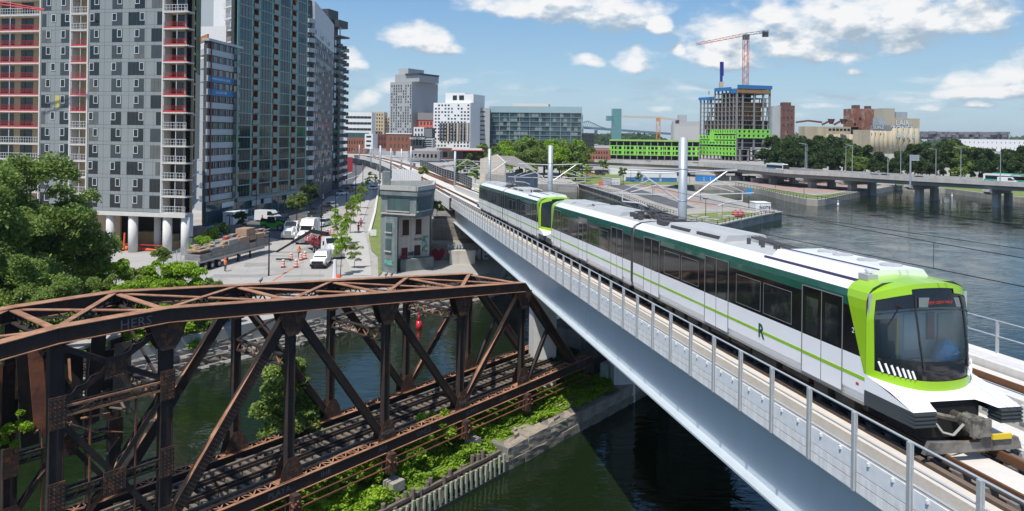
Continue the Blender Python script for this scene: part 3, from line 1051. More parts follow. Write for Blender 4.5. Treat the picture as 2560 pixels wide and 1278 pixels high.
    line([(c - 4.6, 4.2), (c - 5.2, 10), (c - 5.4, 17), (c - 5.2, 19.6)]); line([(c + 8.2, 4.2), (c + 8.6, 10), (c + 8.6, 17), (c + 8.2, 19.6)])
    line([(c - 12.6, 16.4), (c - 5.4, 16.6), (c, 16.6), (c + 8.6, 16.6), (c + 12.6, 16.2)]); line([(c - 5, 4.2), (c, 3.6), (c + 8.2, 4.2)])
    line([(c - 12.6, 5.2), (c - 5, 4.4)])
    fr.build('glazing_bar', M('glazing_bar', (.03, .031, .034), .35, var=.1), body)
    dp = MB(); pts = [q_(pos(i, j)[0] - .012, *pos(i, j)[1:]) for (i, j) in ((c - 4.7, 17.2), (c + 7.6, 17.2), (c + 7.4, 19.2), (c - 4.5, 19.2))]
    dp.face(*pts); dp.build('destination_display', M('display_grey', (.16, .19, .19), .3, var=.1), body)
    tx = text_mesh('REM CENTRALE', .1, M('led_red', (.7, .06, .04), .5, var=0), .002)
    pc = (pts[0] + pts[1] + pts[2] + pts[3]) / 4 - BD * .025
    put('lettering', tx, body, frame_m(pc, (pts[1] - pts[0]), Vector((0, 0, 1)), -BD))
    wp = MB(); wp.bar(q_(*pos(c - 9, 18)) - BD * .05, q_(*pos(c - 11.5, 13)) - BD * .05, .03, .03); wp.bar(q_(*pos(c - 8.4, 17.6)) - BD * .05, q_(*pos(c - 9.8, 18.4)) - BD * .05, .07, .05)
    wp.build('wiper', m_black, body)
    # the cab behind the screen: back wall, desk, wrapped load, pole, seat
    def cb(name, q0, q1, a0, a1, h0, h1, mat):
        k = MB(); o = q_(q0, a0, h0); k.obox(o, q_(q1, a0, h0) - o, q_(q0, a1, h0) - o, (0, 0, h1 - h0)); k.build(name, mat, body)
    m_cabw = M('cab_wall', (.40, .43, .44), .6, var=.15, scale=1.5)
    cb('cab_back', 1.80, 1.845, -1.42, 1.42, 1.2, 3.4, m_cabw)
    cb('cab_notice', 1.76, 1.79, -.45, -.02, 1.95, 2.85, M('notice_grey', (.50, .56, .56), .5, var=.15, scale=3))
    cb('cab_window', 1.76, 1.79, -1.25, -.62, 1.75, 2.75, M('cab_pane', (.05, .07, .075), .15, var=.4, scale=2))
    cb('cab_window', 1.76, 1.79, .55, .98, 1.75, 2.85, M('cab_panel', (.36, .34, .28), .6, var=.2, scale=2))
    cb('cab_panel', 1.74, 1.78, .22, .42, 2.2, 2.9, M('cab_red', (.25, .05, .06), .6, var=.1))
    cb('desk', 1.25, 1.8, -.9, .9, 1.45, 1.72, M('desk_dark', (.04, .042, .045), .6, var=.2))
    cb('desk_top', 1.24, 1.62, -.3, .9, 1.725, 1.75, M('desk_cream', (.62, .60, .42), .6, var=.15))
    k = MB(); k.tube(q_(1.65, -.72, 1.6), q_(1.65, -.72, 2.9), .022, 6); k.build('grab_pole', M('pole_yellow', (.65, .52, .08), .4, var=.05), body)
    k = MB(); o = q_(1.5, .55, 1.75)
    n = 9
    rg = [o + BP * (math.cos(6.283 * i / n) * .42 * sgn) + BD * (math.sin(6.283 * i / n) * .2) for i in range(n)]
    tp_ = [o + (p - o) * (.55 + .25 * (i % 3 == 0)) + UP * (.34 + .10 * ((i * 7) % 4) / 3) for i, p in enumerate(rg)]
    for i in range(n):
        k.face(rg[i], rg[(i + 1) % n], tp_[(i + 1) % n], tp_[i]); k.face(tp_[i], tp_[(i + 1) % n], o + UP * .52)
    k.build('blue_wrap', M('blue_wrap', (.08, .45, .85), .35, var=.3, scale=5), body)
    hn = MB(); hn.box(-.2, .2, -.15, .15, 0, .16); hn.tube((-.1, 0, .16), (.1, 0, .24), .05, 6)
    put('horn', hn.mesh('horn', m_groof), body, TRS(q_(2.5, -.95, 3.64), math.atan2(BD.y, BD.x)))
    # coupler, hoses, plough
    up = .2
    cp = MB()
    cp.tube(q_(1.6, .1, .45 + up), q_(.35, .1, .42 + up), .13, 8); cp.tube(q_(.35, .1, .42 + up), q_(-.12, .1, .40 + up), .2, 12, .26)
    cp.obox(q_(-.18, -.15, .2 + up), BP * .5, BD * .1, (0, 0, .4)); cp.tube(q_(.1, -.35, .75), q_(.7, -.55, .7), .07, 6)
    cp.tube(q_(.0, .3, .62), q_(.9, .5, .66), .05, 6)
    cp.build('coupler', M('coupler_metal', (.30, .28, .23), .55, .5, var=.35, scale=6, col2=(.1, .09, .08)), body)
    hs = MB(); hs.path([q_(.4, -.75, .7), q_(.2, -.62, .42), q_(.1, -.42, .38), q_(.1, -.15, .62)], .03, 5)
    hs.build('hose', M('hose_grey', (.35, .34, .31), .6, var=.2), body)
    bx = MB(); bx.obox(q_(.7, -.8, .1), BP * 1.6, BD * 1.2, (0, 0, .85)); bx.build('coupler_pocket', m_black, body)
    pgh = MB(); pgh.extrude([(-1.3, .02), (1.3, .02), (1.2, .30), (.25, .34), (.12, .24), (-1.15, .3)], q_(-.05, 0, 0), BP, (0, 0, 1), BD * .12)
    pgh.build('plough', M('plough_grey', (.26, .24, .21), .7, .2, var=.25, scale=4, col2=(.12, .11, .1)), body)
    yl = MB(); yl.obox(q_(-.12, .45, .30), BP * .5, BD * .05, (0, 0, .12)); yl.build('sensor_box', m_yellow, body)


def car(s0, s1, tip0, tip1, doors, first):
    """body from s0 to s1; tip0/tip1: cab tips or None"""
    mb = MB()
    for k, prof in enumerate((side_prof, band_prof, green_prof, shoulder, top_prof)):
        mb.m = k
        strip(mb, prof, s0, s1)
    mb.m = 5
    for s in (s0, s1):
        pr = [(-1.40, .60), (-1.47, .82), (-1.47, 2.98), (-1.40, 3.38), (-1.02, 3.64), (0, 3.72), (1.02, 3.64), (1.40, 3.38), (1.47, 2.98), (1.47, .82), (1.40, .60)]
        q = [B(s, TC + a, h) for a, h in pr]
        mb.face(*(q if s == s0 else q[::-1]))
    body = mb.build('car_body', [m_white, m_band, m_dgreen, m_white, m_groof, m_gdark], train)
    # underside and running gear
    ub = MB()
    bbox_(ub, s0 + .3, s1 - .3, TC - 1.15, TC + 1.15, .28, .6)
    rr = random.Random(int(s0 * 10))
    s = s0 + .6
    while s < s1 - 1:
        w = rr.uniform(.5, 1.7)
        bbox_(ub, s, s + w, TC - 1.34, TC - 1.0, .6 - rr.uniform(.2, .5), .6)
        s += w + rr.uniform(.1, .6)
    ub.build('underframe', m_under, body)
    sl = MB(); bbox_(sl, s0 + .1, s1 - .1, TC - 1.44, TC - 1.2, .52, .60); sl.build('sill', m_sill, body)
    for sb in (s0 + 3.2, s1 - 3.2):
        bg_ = MB()
        for ds in (-1.05, 1.05):
            c = B(sb + ds, TC - .8, .4); bg_.tube(c, c + BP * .1, .4, 14)
            c = B(sb + ds, TC + .7, .4); bg_.tube(c, c + BP * .1, .4, 14)
        bbox_(bg_, sb - 1.6, sb + 1.6, TC - 1.05, TC - .92, .3, .52)
        bg_.build('bogie', m_under, body)
    # doors, windows, stripe on the near side
    cuts = [s0]
    for sd in doors:
        for k in (-1, 1):
            lf = MB()
            x0, x1 = (sd - .93, sd - .012) if k < 0 else (sd + .012, sd + .93)
            lf.m = 0; side_quad(lf, x0, x1, .64, 1.74)
            lf.m = 1; side_quad(lf, x0, x1, 1.74, 3.12)
            lf.m = 2; side_quad(lf, x0 + .16, x1 - .16, 1.80, 2.85, .016)
            lf.m = 3; side_quad(lf, x0, x1, 1.165, 1.255, .017)
            lf.build('door', [m_white, m_band, m_tglass, m_lime], body)
        sf = MB(); side_frame(sf, sd - .97, sd + .97, .62, 3.16, .03); side_quad(sf, sd - .01, sd + .01, .64, 3.12, .02)
        sf.build('door_frame', m_line, body)
        cuts += [sd - .95, sd + .95]
    cuts.append(s1)
    for a, b in zip(cuts[::2], cuts[1::2]):
        st_ = MB(); side_quad(st_, a + .02, b - .02, 1.165, 1.255, .006); st_.build('stripe', m_lime, body)
    for a, b in zip(doors, doors[1:]):
        mid = (a + b) / 2
        for k in (-1, 1):
            w0, w1 = (mid - 1.75, mid - .09) if k < 0 else (mid + .09, mid + 1.75)
            wn = MB(); wn.m = 0; side_quad(wn, w0, w1, 1.84, 2.83, .008)
            wn.m = 1; side_frame(wn, w0, w1, 1.84, 2.83, .016, .014)
            wn.build('window', [m_tglass, m_line], body)
    # roof gear
    L_ = s1 - s0
    def rbox(a0, a1, t0, t1, h0, h1, mat, name='roof_unit', taper=.12):
        bmx = MB()
        bmx.extrude([(t0, h0), (t1, h0), (t1 - taper, h1), (t0 + taper, h1)], B(a0, TC, 0), BP, (0, 0, 1), B(a1, TC, 0) - B(a0, TC, 0))
        bmx.build(name, mat, body)
    if first:
        rbox(s0 + 9.0, s0 + 14.6, -.95, .95, 3.64, 3.93, m_groof, taper=.2)
        gr = MB()
        for a in (9.5, 12.2):
            bbox_(gr, s0 + a, s0 + a + 2, TC - .90, TC - .80, 3.72, 3.84)
        gr.build('vent_grille', m_gdark, body)
        rbox(s0 + .8, s0 + 5.4, -1.02, 1.02, 3.62, 3.86, m_white, 'roof_hatch', .2)
        for a in (1.6, 2.6, 3.8, 4.6):
            fa = MB(); c = B(s0 + a, TC + .45, 3.87); fa.tube(c, c + Vector((0, 0, .02)), .3, 14); fa.build('fan', m_groof, body)
        ln = MB(); bbox_(ln, s0 + .8, s0 + 5.6, TC - 1.18, TC - 1.12, 3.56, 3.64); bbox_(ln, s0 + .8, s0 + 5.4, TC - .55, TC - .50, 3.86, 3.89); ln.build('roof_seam', M('seam_blue', (.06, .05, .12), .6, var=.1), body)
        cb_ = MB()
        for a in (.15, .3, .45):
            cb_.path([B(s0 + 8.9, TC + a, 3.86), B(s0 + 7.6, TC + a, 3.80), B(s0 + 5.9, TC + a - .1, 3.76)], .045, 5)
        for k in range(5):
            c = B(s0 + 6.1 + k * .5, TC - .4 + .2 * (k % 2), 3.7); cb_.tube(c, c + Vector((0, 0, .22)), .07, 6)
        cb_.build('roof_cable', m_gdark, body)
        cb_ = MB()
        for k in range(12):
            x, y = rr.uniform(14.8, L_ - .3), rr.uniform(-.8, .8)
            c = B(s0 + x, TC + y, 3.7); cb_.obox(c, BD * rr.uniform(.2, .7), BP * rr.uniform(.15, .5), (0, 0, rr.uniform(.1, .32)))
        cb_.build('roof_equipment', m_gdark, body)
    else:
        rbox(s0 + 3.4, s0 + 8.6, -.95, .95, 3.64, 3.92, m_groof, taper=.2)
        rbox(s0 + 10.4, s0 + 13.0, -.8, .9, 3.66, 3.86, m_groof)
        rbox(s1 - 3.4, s1 - .9, -.95, .95, 3.64, 3.84, m_groof, 'roof_hatch', .2)
        cb_ = MB()
        for k in range(16):
            x, y = rr.uniform(.3, 3.3), rr.uniform(-.8, .8)
            c = B(s0 + x, TC + y, 3.7); cb_.obox(c, BD * rr.uniform(.15, .6), BP * rr.uniform(.15, .4), (0, 0, rr.uniform(.1, .3)))
        cb_.path([B(s0 + 9, TC - .5, 3.8), B(s0 + 10.3, TC - .4, 3.85)], .05, 5)
        cb_.build('roof_equipment', m_gdark, body)
        pa = MB()
        for y in (-.35, .35):
            pa.tube(B(s0 + .6, TC + y * .6, 3.85), B(s0 + 2.3, TC + y * .6, 4.35), .045, 5)
            pa.tube(B(s0 + 2.3, TC + y * .6, 4.35), B(s0 + 1.0, TC + y * 1.6, 5.5 - 1.4), .03, 5)
        pa.tube(B(s0 + 1.0, TC - .85, 4.1), B(s0 + 1.0, TC + .85, 4.1), .03, 5); pa.tube(B(s0 + 1.25, TC - .85, 4.1), B(s0 + 1.25, TC + .85, 4.1), .03, 5)
        pa.build('pantograph', m_gdark, body)
    if tip0 is not None:
        nose(body, tip0, 1, first and s0 < 20)
    if tip1 is not None:
        nose(body, tip1, -1, False)
    return body


c1 = car(16.95, 34.4, 15.1, None, (18.85, 25.4, 31.95), True)
lg = text_mesh('R', .62, m_letter, .004, bold=.012)
put('logo', lg, c1, frame_m(B(22.15, TC - HW - .012, 1.22), -BD, Vector((0, 0, 1)), -BP))
nb = text_mesh('2', .2, M('sign_white', (.7, .7, .7), .5, var=0), .003)
put('door_sign', nb, c1, frame_m(B(17.45, TC - HW - .012, 2.35), -BD, Vector((0, 0, 1)), -BP))
sg = MB(); side_quad(sg, 17.2, 17.32, .98, 1.05, .006); sg.build('safety_label', M('label_red', (.55, .05, .06), .5, var=.1), c1)
car(34.75, 51.7, None, 53.55, (36.9, 43.4, 49.9), False)
car(55.85, 72.6, 54.0, None, (57.6, 64.1, 70.6), True)
car(72.95, 90.3, None, 92.15, (75.1, 81.6, 88.1), False)
for s in (34.42, 72.62):
    gw = MB(); bbox_(gw, s, s + .31, TC - 1.36, TC + 1.36, .55, 3.5); gw.build('gangway', M('gangway_grey', (.30, .30, .30), .6, var=.15), train)

# ================================================================== the old swing bridge
m_rust = M('rusted_steel', (.036, .026, .023), .75, .1, var=.4, scale=1.8, bump=.4, bscale=18, col2=(.12, .045, .018), mix_at=.64, streak=.2)  # same rust as the tops, with the shade of the webs painted in
m_rust_top = M('rust_dust_lit', (.38, .20, .115), .9, 0, var=.25, scale=2.2, bump=.3, bscale=20, col2=(.26, .125, .07))  # dusty top faces, their sunlit brightness painted into the colour
m_rust_red = M('rust_sheet', (.22, .085, .045), .85, .1, var=.3, scale=1.2, bump=.3, col2=(.12, .05, .035))
m_rivet = M('riveted_rust', (.055, .034, .028), .8, .1, var=.5, scale=8, bump=1.0, bscale=42, col2=(.24, .085, .03), mix_at=.58)
m_tie = M('old_timber', (.15, .125, .10), .95, var=.35, scale=3, bump=.5)
N0, N1 = 32.0, 37.0
ZB = 4.0
NA_, NB_ = 11.45, 15.8
NODES = [-1.3, 5.1, NA_, NB_, 22.15, 28.5, 34.8, 41.1]
U_END = 47.5


def ztop(u):
    return 13.76 - .104 * max(0, NA_ - u, u - NB_)


tb = thing('swing_bridge', 'rusty brown riveted steel truss swing bridge parked over its long pier', 'bridge', P(13.6, 34.5, 1.5))
UP = Vector((0, 0, 1))
for n in (N0, N1):
    sgn = -1 if n == N0 else 1
    for a, b in zip(NODES, NODES[1:]):
        p, q = P(a, n, ztop(a)), P(b, n, ztop(b))
        c = MB()
        c.m = 0; c.bar(p - UP * .33, q - UP * .33, .46, .60)
        c.m = 1; c.bar(p - UP * .015, q - UP * .015, .62, .03)
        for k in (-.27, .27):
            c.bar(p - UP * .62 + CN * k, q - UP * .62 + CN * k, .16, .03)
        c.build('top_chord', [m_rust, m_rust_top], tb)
    c = MB()                                   # inclined end post
    p, q = P(41.1, n, ztop(41.1) - .1), P(U_END, n, ZB)
    c.m = 0; c.bar(p - UP * .2, q, .46, .5)
    c.m = 1; c.bar(p + UP * .08 + CU * .06, q + UP * .27 + CU * .1, .58, .03)
    c.build('end_post', [m_rust, m_rust_top], tb)
    for u in NODES:
        w = .50 if u in (NA_, NB_) else .38
        c = MB()
        lo, hi = P(u, n, ZB - .2), P(u, n, ztop(u) - .6)
        for k in (-1, 1):
            c.obox(lo + CU * (k * w / 2) - CU * .02 - CN * .17, CU * .04, CN * .34, hi - lo)
        c.obox(lo - CU * (w / 2 - .02) - CN * .13, CU * (w - .04), CN * .03, hi - lo)
        c.obox(lo - CU * (w / 2 - .02) + CN * .10, CU * (w - .04), CN * .03, hi - lo)
        c.build('post', m_rust, tb)
    diags = [(NB_, 0, 22.15, 1), (22.15, 1, 28.5, 0), (28.5, 1, 34.8, 0), (34.8, 0, 41.1, 1), (NA_, 0, 5.1, 1), (5.1, 1, -1.3, 0)]
    for (ua, ta, ub, tb_) in diags:
        p = P(ua, n, ztop(ua) - .5 if ta else ZB); q = P(ub, n, ztop(ub) - .5 if tb_ else ZB)
        c = MB(); d = (q - p).normalized(); sd = d.cross(CN).normalized()
        w = .46 if ua == NB_ else .34
        for k in (-1, 1):
            c.m = 0; c.bar(p + sd * (k * w / 2), q + sd * (k * w / 2), .30, .05, CN.cross(d))
        c.m = 0; c.bar(p - CN * .12, q - CN * .12, .03, w, sd)
        c.m = 1
        top = sd if sd.z > 0 else -sd
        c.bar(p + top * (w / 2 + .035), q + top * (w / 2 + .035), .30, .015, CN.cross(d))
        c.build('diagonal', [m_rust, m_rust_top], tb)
    hb = MB(); p, q = P(44.4, n, (ztop(41.1) + ZB) / 2), P(42.0, n, ZB + .1)
    hb.bar(p, q, .22, .26); hb.build('strut', m_rust, tb)
    # bottom chord: two channels, laced on top
    for a, b in zip(NODES + [U_END], NODES[1:] + [U_END, 49.8]):
        c = MB()
        for k in (-1, 1):
            c.m = 0; c.obox(P(a, n + k * .27 - .03, ZB - .60), P(b, n, 0) - P(a, n, 0), CN * .06, UP * .6)
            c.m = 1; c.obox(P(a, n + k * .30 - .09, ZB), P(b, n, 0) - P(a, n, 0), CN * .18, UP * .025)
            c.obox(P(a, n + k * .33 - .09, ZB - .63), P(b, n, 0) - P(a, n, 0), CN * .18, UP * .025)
        c.build('bottom_chord', [m_rust, m_rust_top], tb)
        lc = MB()
        nl = max(2, int((b - a) / .42))
        for i in range(nl):
            x0, x1 = a + (b - a) * i / nl, a + (b - a) * (i + 1) / nl
            k = .24 if i % 2 else -.24
            lc.bar(P(x0, n + k, ZB + .035), P(x1, n - k, ZB + .035), .07, .02)
            lc.bar(P(x0, n - .24, ZB + .037), P(x0, n + .24, ZB + .037), .05, .02)
        lc.build('lacing', m_rust_top, tb, kind='stuff')
        gp = MB(); gp.obox(P(a - .8, n - .3, ZB + .045), CU * 1.6, CN * .6, UP * .02); gp.build('batten_plate', m_rust_top, tb)
    # gusset plates
    for u in NODES:
        for k in (-.26, .25):
            gp = MB()
            gp.extrude([(-.75, -.05), (.75, -.05), (.55, .75), (.25, 1.25), (-.25, 1.25), (-.55, .75)], P(u, n + k, ZB - .1), CU, UP, CN * .02)
            gp.build('gusset', m_rivet, tb)
            if NB_ <= u:
                gp = MB(); z = ztop(u) - .62
                gp.extrude([(-.85, 0), (.85, 0), (.6, -.75), (.3, -1.2), (-.3, -1.2), (-.6, -.75)], P(u, n + k, z), CU, UP, CN * .02)
                gp.build('gusset', m_rivet, tb)
    # the braced centre tower
    for (za, zb_, zm) in ((13.0, 10.6, 11.7), (10.2, 4.4, 7.0)):
        for (x0, z0, x1, z1) in ((NA_, za, NB_, zb_), (NA_, zb_, NB_, za)):
            c = MB()
            for k in (-1, 1):
                c.bar(P(x0, n + k * .13, z0), P(x1, n + k * .13, z1), .05, .22)
            c.build('tower_brace', m_rust, tb)
            lc = MB()
            for i in range(16):
                f0, f1 = i / 16, (i + 1) / 16
                k = .13 if i % 2 else -.13
                lc.bar(P(x0 + 4.35 * f0, n + k, z0 + (z1 - z0) * f0 + .12), P(x0 + 4.35 * f1, n - k, z0 + (z1 - z0) * f1 + .12), .05, .03)
            lc.build('lacing', m_rust_top, tb, kind='stuff')
        gp = MB(); gp.obox(P(13.2, n - .2, zm - .45), CU * .9, CN * .05, UP * .9); gp.build('gusset', m_rivet, tb)
    for z in (10.4, 7.05):
        c = MB()
        for k in (-.15, .15):
            for dz in (-.18, .18):
                c.bar(P(NA_, n + k, z + dz), P(NB_, n + k, z + dz), .09, .09)
        c.build('tower_strut', m_rust_top if z > 9 else m_rust, tb)
        lc = MB()
        for i in range(14):
            x0, x1 = NA_ + 4.35 * i / 14, NA_ + 4.35 * (i + 1) / 14
            d = .18 if i % 2 else -.18
            lc.bar(P(x0, n - .17, z + d), P(x1, n - .17, z - d), .05, .03)
            lc.bar(P(x0, n - .15, z + .2), P(x1, n + .15, z + .2), .06, .03)
        lc.build('lacing', m_rust, tb, kind='stuff')
        for u in (NA_, NB_):
            gp = MB(); gp.obox(P(u - .32, n - .24, z - .65), CU * .64, CN * .04, UP * 1.3); gp.build('gusset', m_rivet, tb)
    for u in (12.7, 14.5):
        c = MB(); c.tube(P(u, n - .1, 10.2), P(u, n - .1, ZB), .05, 6); c.build('hanger_rod', m_rust_red, tb)
# rivet heads on the near plates
rv = MB()


def rivets(u0, u1, z0, z1, n, du=.16, dz=.16):
    for i in range(int((u1 - u0) / du)):
        for j in range(int((z1 - z0) / dz)):
            p = P(u0 + (i + .5) * du, n, z0 + (j + .5) * dz)
            a, b, c_ = CU * .032, UP * .032, CN * -.028
            rv.face(p - a, p - b, p + c_); rv.face(p - b, p + a, p + c_); rv.face(p + a, p + b, p + c_); rv.face(p + b, p - a, p + c_)


for u in NODES:
    rivets(u - .5, u + .5, ZB - .05, ZB + .75, N0 - .262)
    if u >= NB_:
        rivets(u - .6, u + .6, ztop(u) - 1.4, ztop(u) - .65, N0 - .262)
for z in (10.4, 7.05):
    for u in (NA_, NB_):
        rivets(u - .32, u + .32, z - .65, z + .65, N0 - .242)
for zm in (11.7, 7.0):
    rivets(13.2, 14.1, zm - .45, zm + .45, N0 - .202)
p0, p1 = P(NB_, N0 - .152, ZB), P(22.15, N0 - .152, ztop(22.15) - .5)
dd = (p1 - p0).normalized(); ss = dd.cross(CN).normalized()
for i in range(60):
    for k in (-.16, -.05, .06, .17):
        p = p0.lerp(p1, (i + .5) / 60) + ss * k
        a, b, c_ = dd * .03, ss * .03, CN * -.026
        rv.face(p - a, p - b, p + c_); rv.face(p - b, p + a, p + c_); rv.face(p + a, p + b, p + c_); rv.face(p + b, p - a, p + c_)
rv.build('rivets', m_rivet, tb, kind='stuff')
# between the two trusses: struts, sway frames, wind bracing
for u in NODES:
    z = ztop(u) - .12
    c = MB()
    for dz in (0, -.5):
        c.m = 1 if dz == 0 else 0
        c.bar(P(u, N0 + .2, z + dz), P(u, N1 - .2, z + dz), .3, .05)
    c.build('top_strut', [m_rust, m_rust_top], tb)
    lc = MB()
    for i in range(10):
        f0, f1 = N0 + .2 + 4.6 * i / 10, N0 + .2 + 4.6 * (i + 1) / 10
        d = 0 if i % 2 else -.5
        lc.bar(P(u, f0, z + d), P(u, f1, z - .5 - d), .06, .05)
    lc.build('lacing', m_rust, tb, kind='stuff')
    zs = 10.15
    if u not in (NA_, 41.1):
        c = MB()
        for dz in (0, -.55):
            c.bar(P(u, N0 + .15, zs + dz), P(u, N1 - .15, zs + dz), .22, .08)
        c.build('sway_strut', m_rust, tb)
        lc = MB()
        for i in range(12):
            f0, f1 = N0 + .15 + 4.7 * i / 12, N0 + .15 + 4.7 * (i + 1) / 12
            d = 0 if i % 2 else -.5
            lc.bar(P(u, f0, zs + d), P(u, f1, zs - .5 - d), .06, .05)
        lc.build('lacing', m_rust_top, tb, kind='stuff')
        c = MB(); c.bar(P(u, N0 + .1, zs), P(u, N1 - .1, z - .5), .1, .1); c.build('sway_brace', m_rust, tb)
        c = MB(); c.bar(P(u + .03, N1 - .1, zs), P(u + .03, N0 + .1, z - .5), .1, .1); c.build('sway_brace', m_rust, tb)
    fb = MB(); fb.obox(P(u - .18, N0, ZB - 1.0), CU * .36, CN * (N1 - N0), UP * .75); fb.build('floor_beam', m_rust, tb)
for a, b in zip(NODES, NODES[1:]):
    for k, (n0, n1) in enumerate(((N0, N1), (N1, N0))):
        za, zb_ = ztop(a) - .06 - .07 * k, ztop(b) - .06 - .07 * k
        c = MB()
        c.m = 1; c.bar(P(a, n0, za), P(b, n1, zb_), .26, .04)
        c.m = 0; c.bar(P(a, n0, za - .34), P(b, n1, zb_ - .34), .2, .04)
        c.build('wind_brace', [m_rust, m_rust_top], tb)
        lc = MB()
        nl = 18
        p0, p1 = P(a, n0, za - .04), P(b, n1, zb_ - .04)
        for i in range(nl):
            f0, f1 = p0.lerp(p1, i / nl), p0.lerp(p1, (i + 1) / nl)
            if i % 2:
                lc.bar(f0, f1 - UP * .28, .05, .04)
            else:
                lc.bar(f0 - UP * .28, f1, .05, .04)
        lc.build('lacing', m_rust, tb, kind='stuff')
# track on the bridge
tie = MB(); tie.obox((-.12, -1.75, 0), (.24, 0, 0), (0, 3.5, 0), (0, 0, .2)); tie = tie.mesh('tie', m_tie)
tr_ = random.Random(5)
NC = (N0 + N1) / 2
mt_ = Matrix(((CU.x, CN.x, 0, 0), (CU.y, CN.y, 0, 0), (0, 0, 1, 0), (0, 0, 0, 1)))
for i in range(100):
    u = 1.5 + i * .5
    m = mt_ @ Matrix.Rotation(tr_.uniform(-.02, .02), 4, 'Z')
    m.translation = P(u, NC + tr_.uniform(-.12, .12), ZB - .42 + tr_.uniform(-.015, .015))
    put('tie', tie, tb, m)
for k, w in ((-.75, .08), (.75, .08), (-.45, .07), (.45, .07), (-1.5, .16), (1.5, .16)):
    c = MB(); c.obox(P(0, NC + k - w / 2, ZB - .22), CU * 51, CN * w, UP * (.16 if w < .1 else .12))
    c.build('rail' if w < .1 else 'edge_timber', m_rust if w < .1 else m_tie, tb)
for k in (-.8, .8):
    c = MB(); c.obox(P(-1, NC + k - .12, ZB - 1.0), CU * 51, CN * .24, UP * .56); c.build('stringer', m_rust, tb)
for (dz, dn) in ((-.95, -.55), (-1.25, -.75)):
    c = MB(); c.tube(P(8, N0 + dn, ZB + dz), P(49, N0 + dn, ZB + dz), .045, 6); c.build('pipe', m_rust_red, tb)
for u in (22.15, 28.5, 34.8, 41.1):
    c = MB(); c.obox(P(u - .2, N0 - .8, ZB - 1.75), CU * .4, CN * .8, UP * 1.15); c.build('pipe_bracket', m_rivet, tb)
    c = MB()
    for k in range(5):
        x = tr_.uniform(-.3, .3)
        c.tube(P(u + x, N0 - .9, ZB - 1.3 + k * .1), P(u + x + .1, N0 - .4, ZB - 1.2 + k * .1), .06, 6)
    c.build('clamp', m_rust_red, tb)
for u in (18, 44):
    c = MB(); c.obox(P(u - .5, N0 + 1.2, .9), CU * 1.0, CN * 2.6, UP * (ZB - 1.9)); c.build('bearing_block', m_rust, tb)
# wreck of the machinery house in the tower
rr = random.Random(11)
for (u0, n0, z0, z1, w, mat) in [(a * 1.06, b * 1.06, c - .6, d - .5, e, f) for (a, b, c, d, e, f) in ((9.2, 33.4, 9.0, 12.3, .9, m_rust_red), (10.1, 34.0, 8.6, 12.0, .7, m_rust), (11.6, 33.8, 8.7, 12.0, .65, m_rust_red), (12.5, 34.2, 8.5, 12.4, .8, m_rust), (13.2, 33.9, 8.6, 12.6, .7, m_tie), (13.9, 33.6, 8.8, 11.9, .6, m_rust), (8.3, 33.2, 8.8, 12.4, .8, m_rust_red), (10.8, 33.5, 8.6, 12.7, .7, m_rust), (12.9, 33.0, 9.0, 12.9, .7, m_rust), (14.1, 33.2, 9.2, 12.2, .8, m_tie), (11.1, 33.1, 9.4, 12.8, .5, m_rust_red), (7.4, 33.4, 8.8, 12.0, .8, m_rust))]:
    c = MB(); d = CU * w + CN * rr.uniform(-.2, .2); c.obox(P(u0, n0, z0), d, CN * .04, UP * (z1 - z0) + CU * rr.uniform(-.3, .3)); c.build('house_sheet', mat, tb)
c = MB(); c.obox(P(13.3, 35.2, 11.7), CU * 2.0 + UP * .3, CN * 1.2, UP * .12); c.build('roof_sheet', M('old_roof', (.35, .33, .30), .9, var=.3, scale=2), tb)
for k in range(30):
    p = P(rr.uniform(8.5, 15.3), rr.uniform(33.5, 36), rr.uniform(7.8, 10.5)); q = p + Vector((rr.uniform(-1, 1), rr.uniform(-1, 1), rr.uniform(-.8, 1.2)))
    c = MB(); c.bar(p, q, .1, .05); c.build('broken_board', rr.choice((m_tie, m_rust_top, m_rust)), tb)
# painted writing
m_chalk = M('grey_spray', (.15, .16, .17), .9, var=.3, scale=8)
m_spray_w = M('white_spray', (.62, .63, .66), .9, var=.25, scale=8)
sl = unit(CU - UP * .104)


def tag_text(s, u, z, size, parent=tb, n=N0 - .26, mat=None, dirv=None, bold=.0):
    put('lettering', text_mesh(s, size, mat or m_chalk, .003, bold=bold), parent, frame_m(P(u, n, z), dirv or CU, UP, -CN))


tag_text('HERS', 14.4, ztop(13.5) - .38, .56, dirv=CU)
tag_text('PLAYA..', 21.5, ZB - .32, .42, n=N0 - .335)
tag_text('IHR', 24.2, ZB - .32, .4, n=N0 - .335)
tag_text('NUI', 28.1, ZB - .3, .34, n=N0 - .335); tag_text('ONEZ', 31.3, ZB - .32, .42, n=N0 - .335)
tag_text('SUMO', 35.6, ZB - .32, .4, n=N0 - .335); tag_text('ELIKS', 38.8, ZB - .32, .34, n=N0 - .335)
tag_text('DOTS', 48.3, ZB - .30, .44, n=N0 - .335)
tag_text('CO7', 15.8, 8.2, .5, n=N1 - .20); tag_text('WORK', 28.5, ZB + .5, .34, n=N0 - .30); tag_text('THK', 34.8, ZB + .45, .36, n=N0 - .30)
tag_text('SKE', 41.0, ZB + .45, .36, n=N0 - .30)
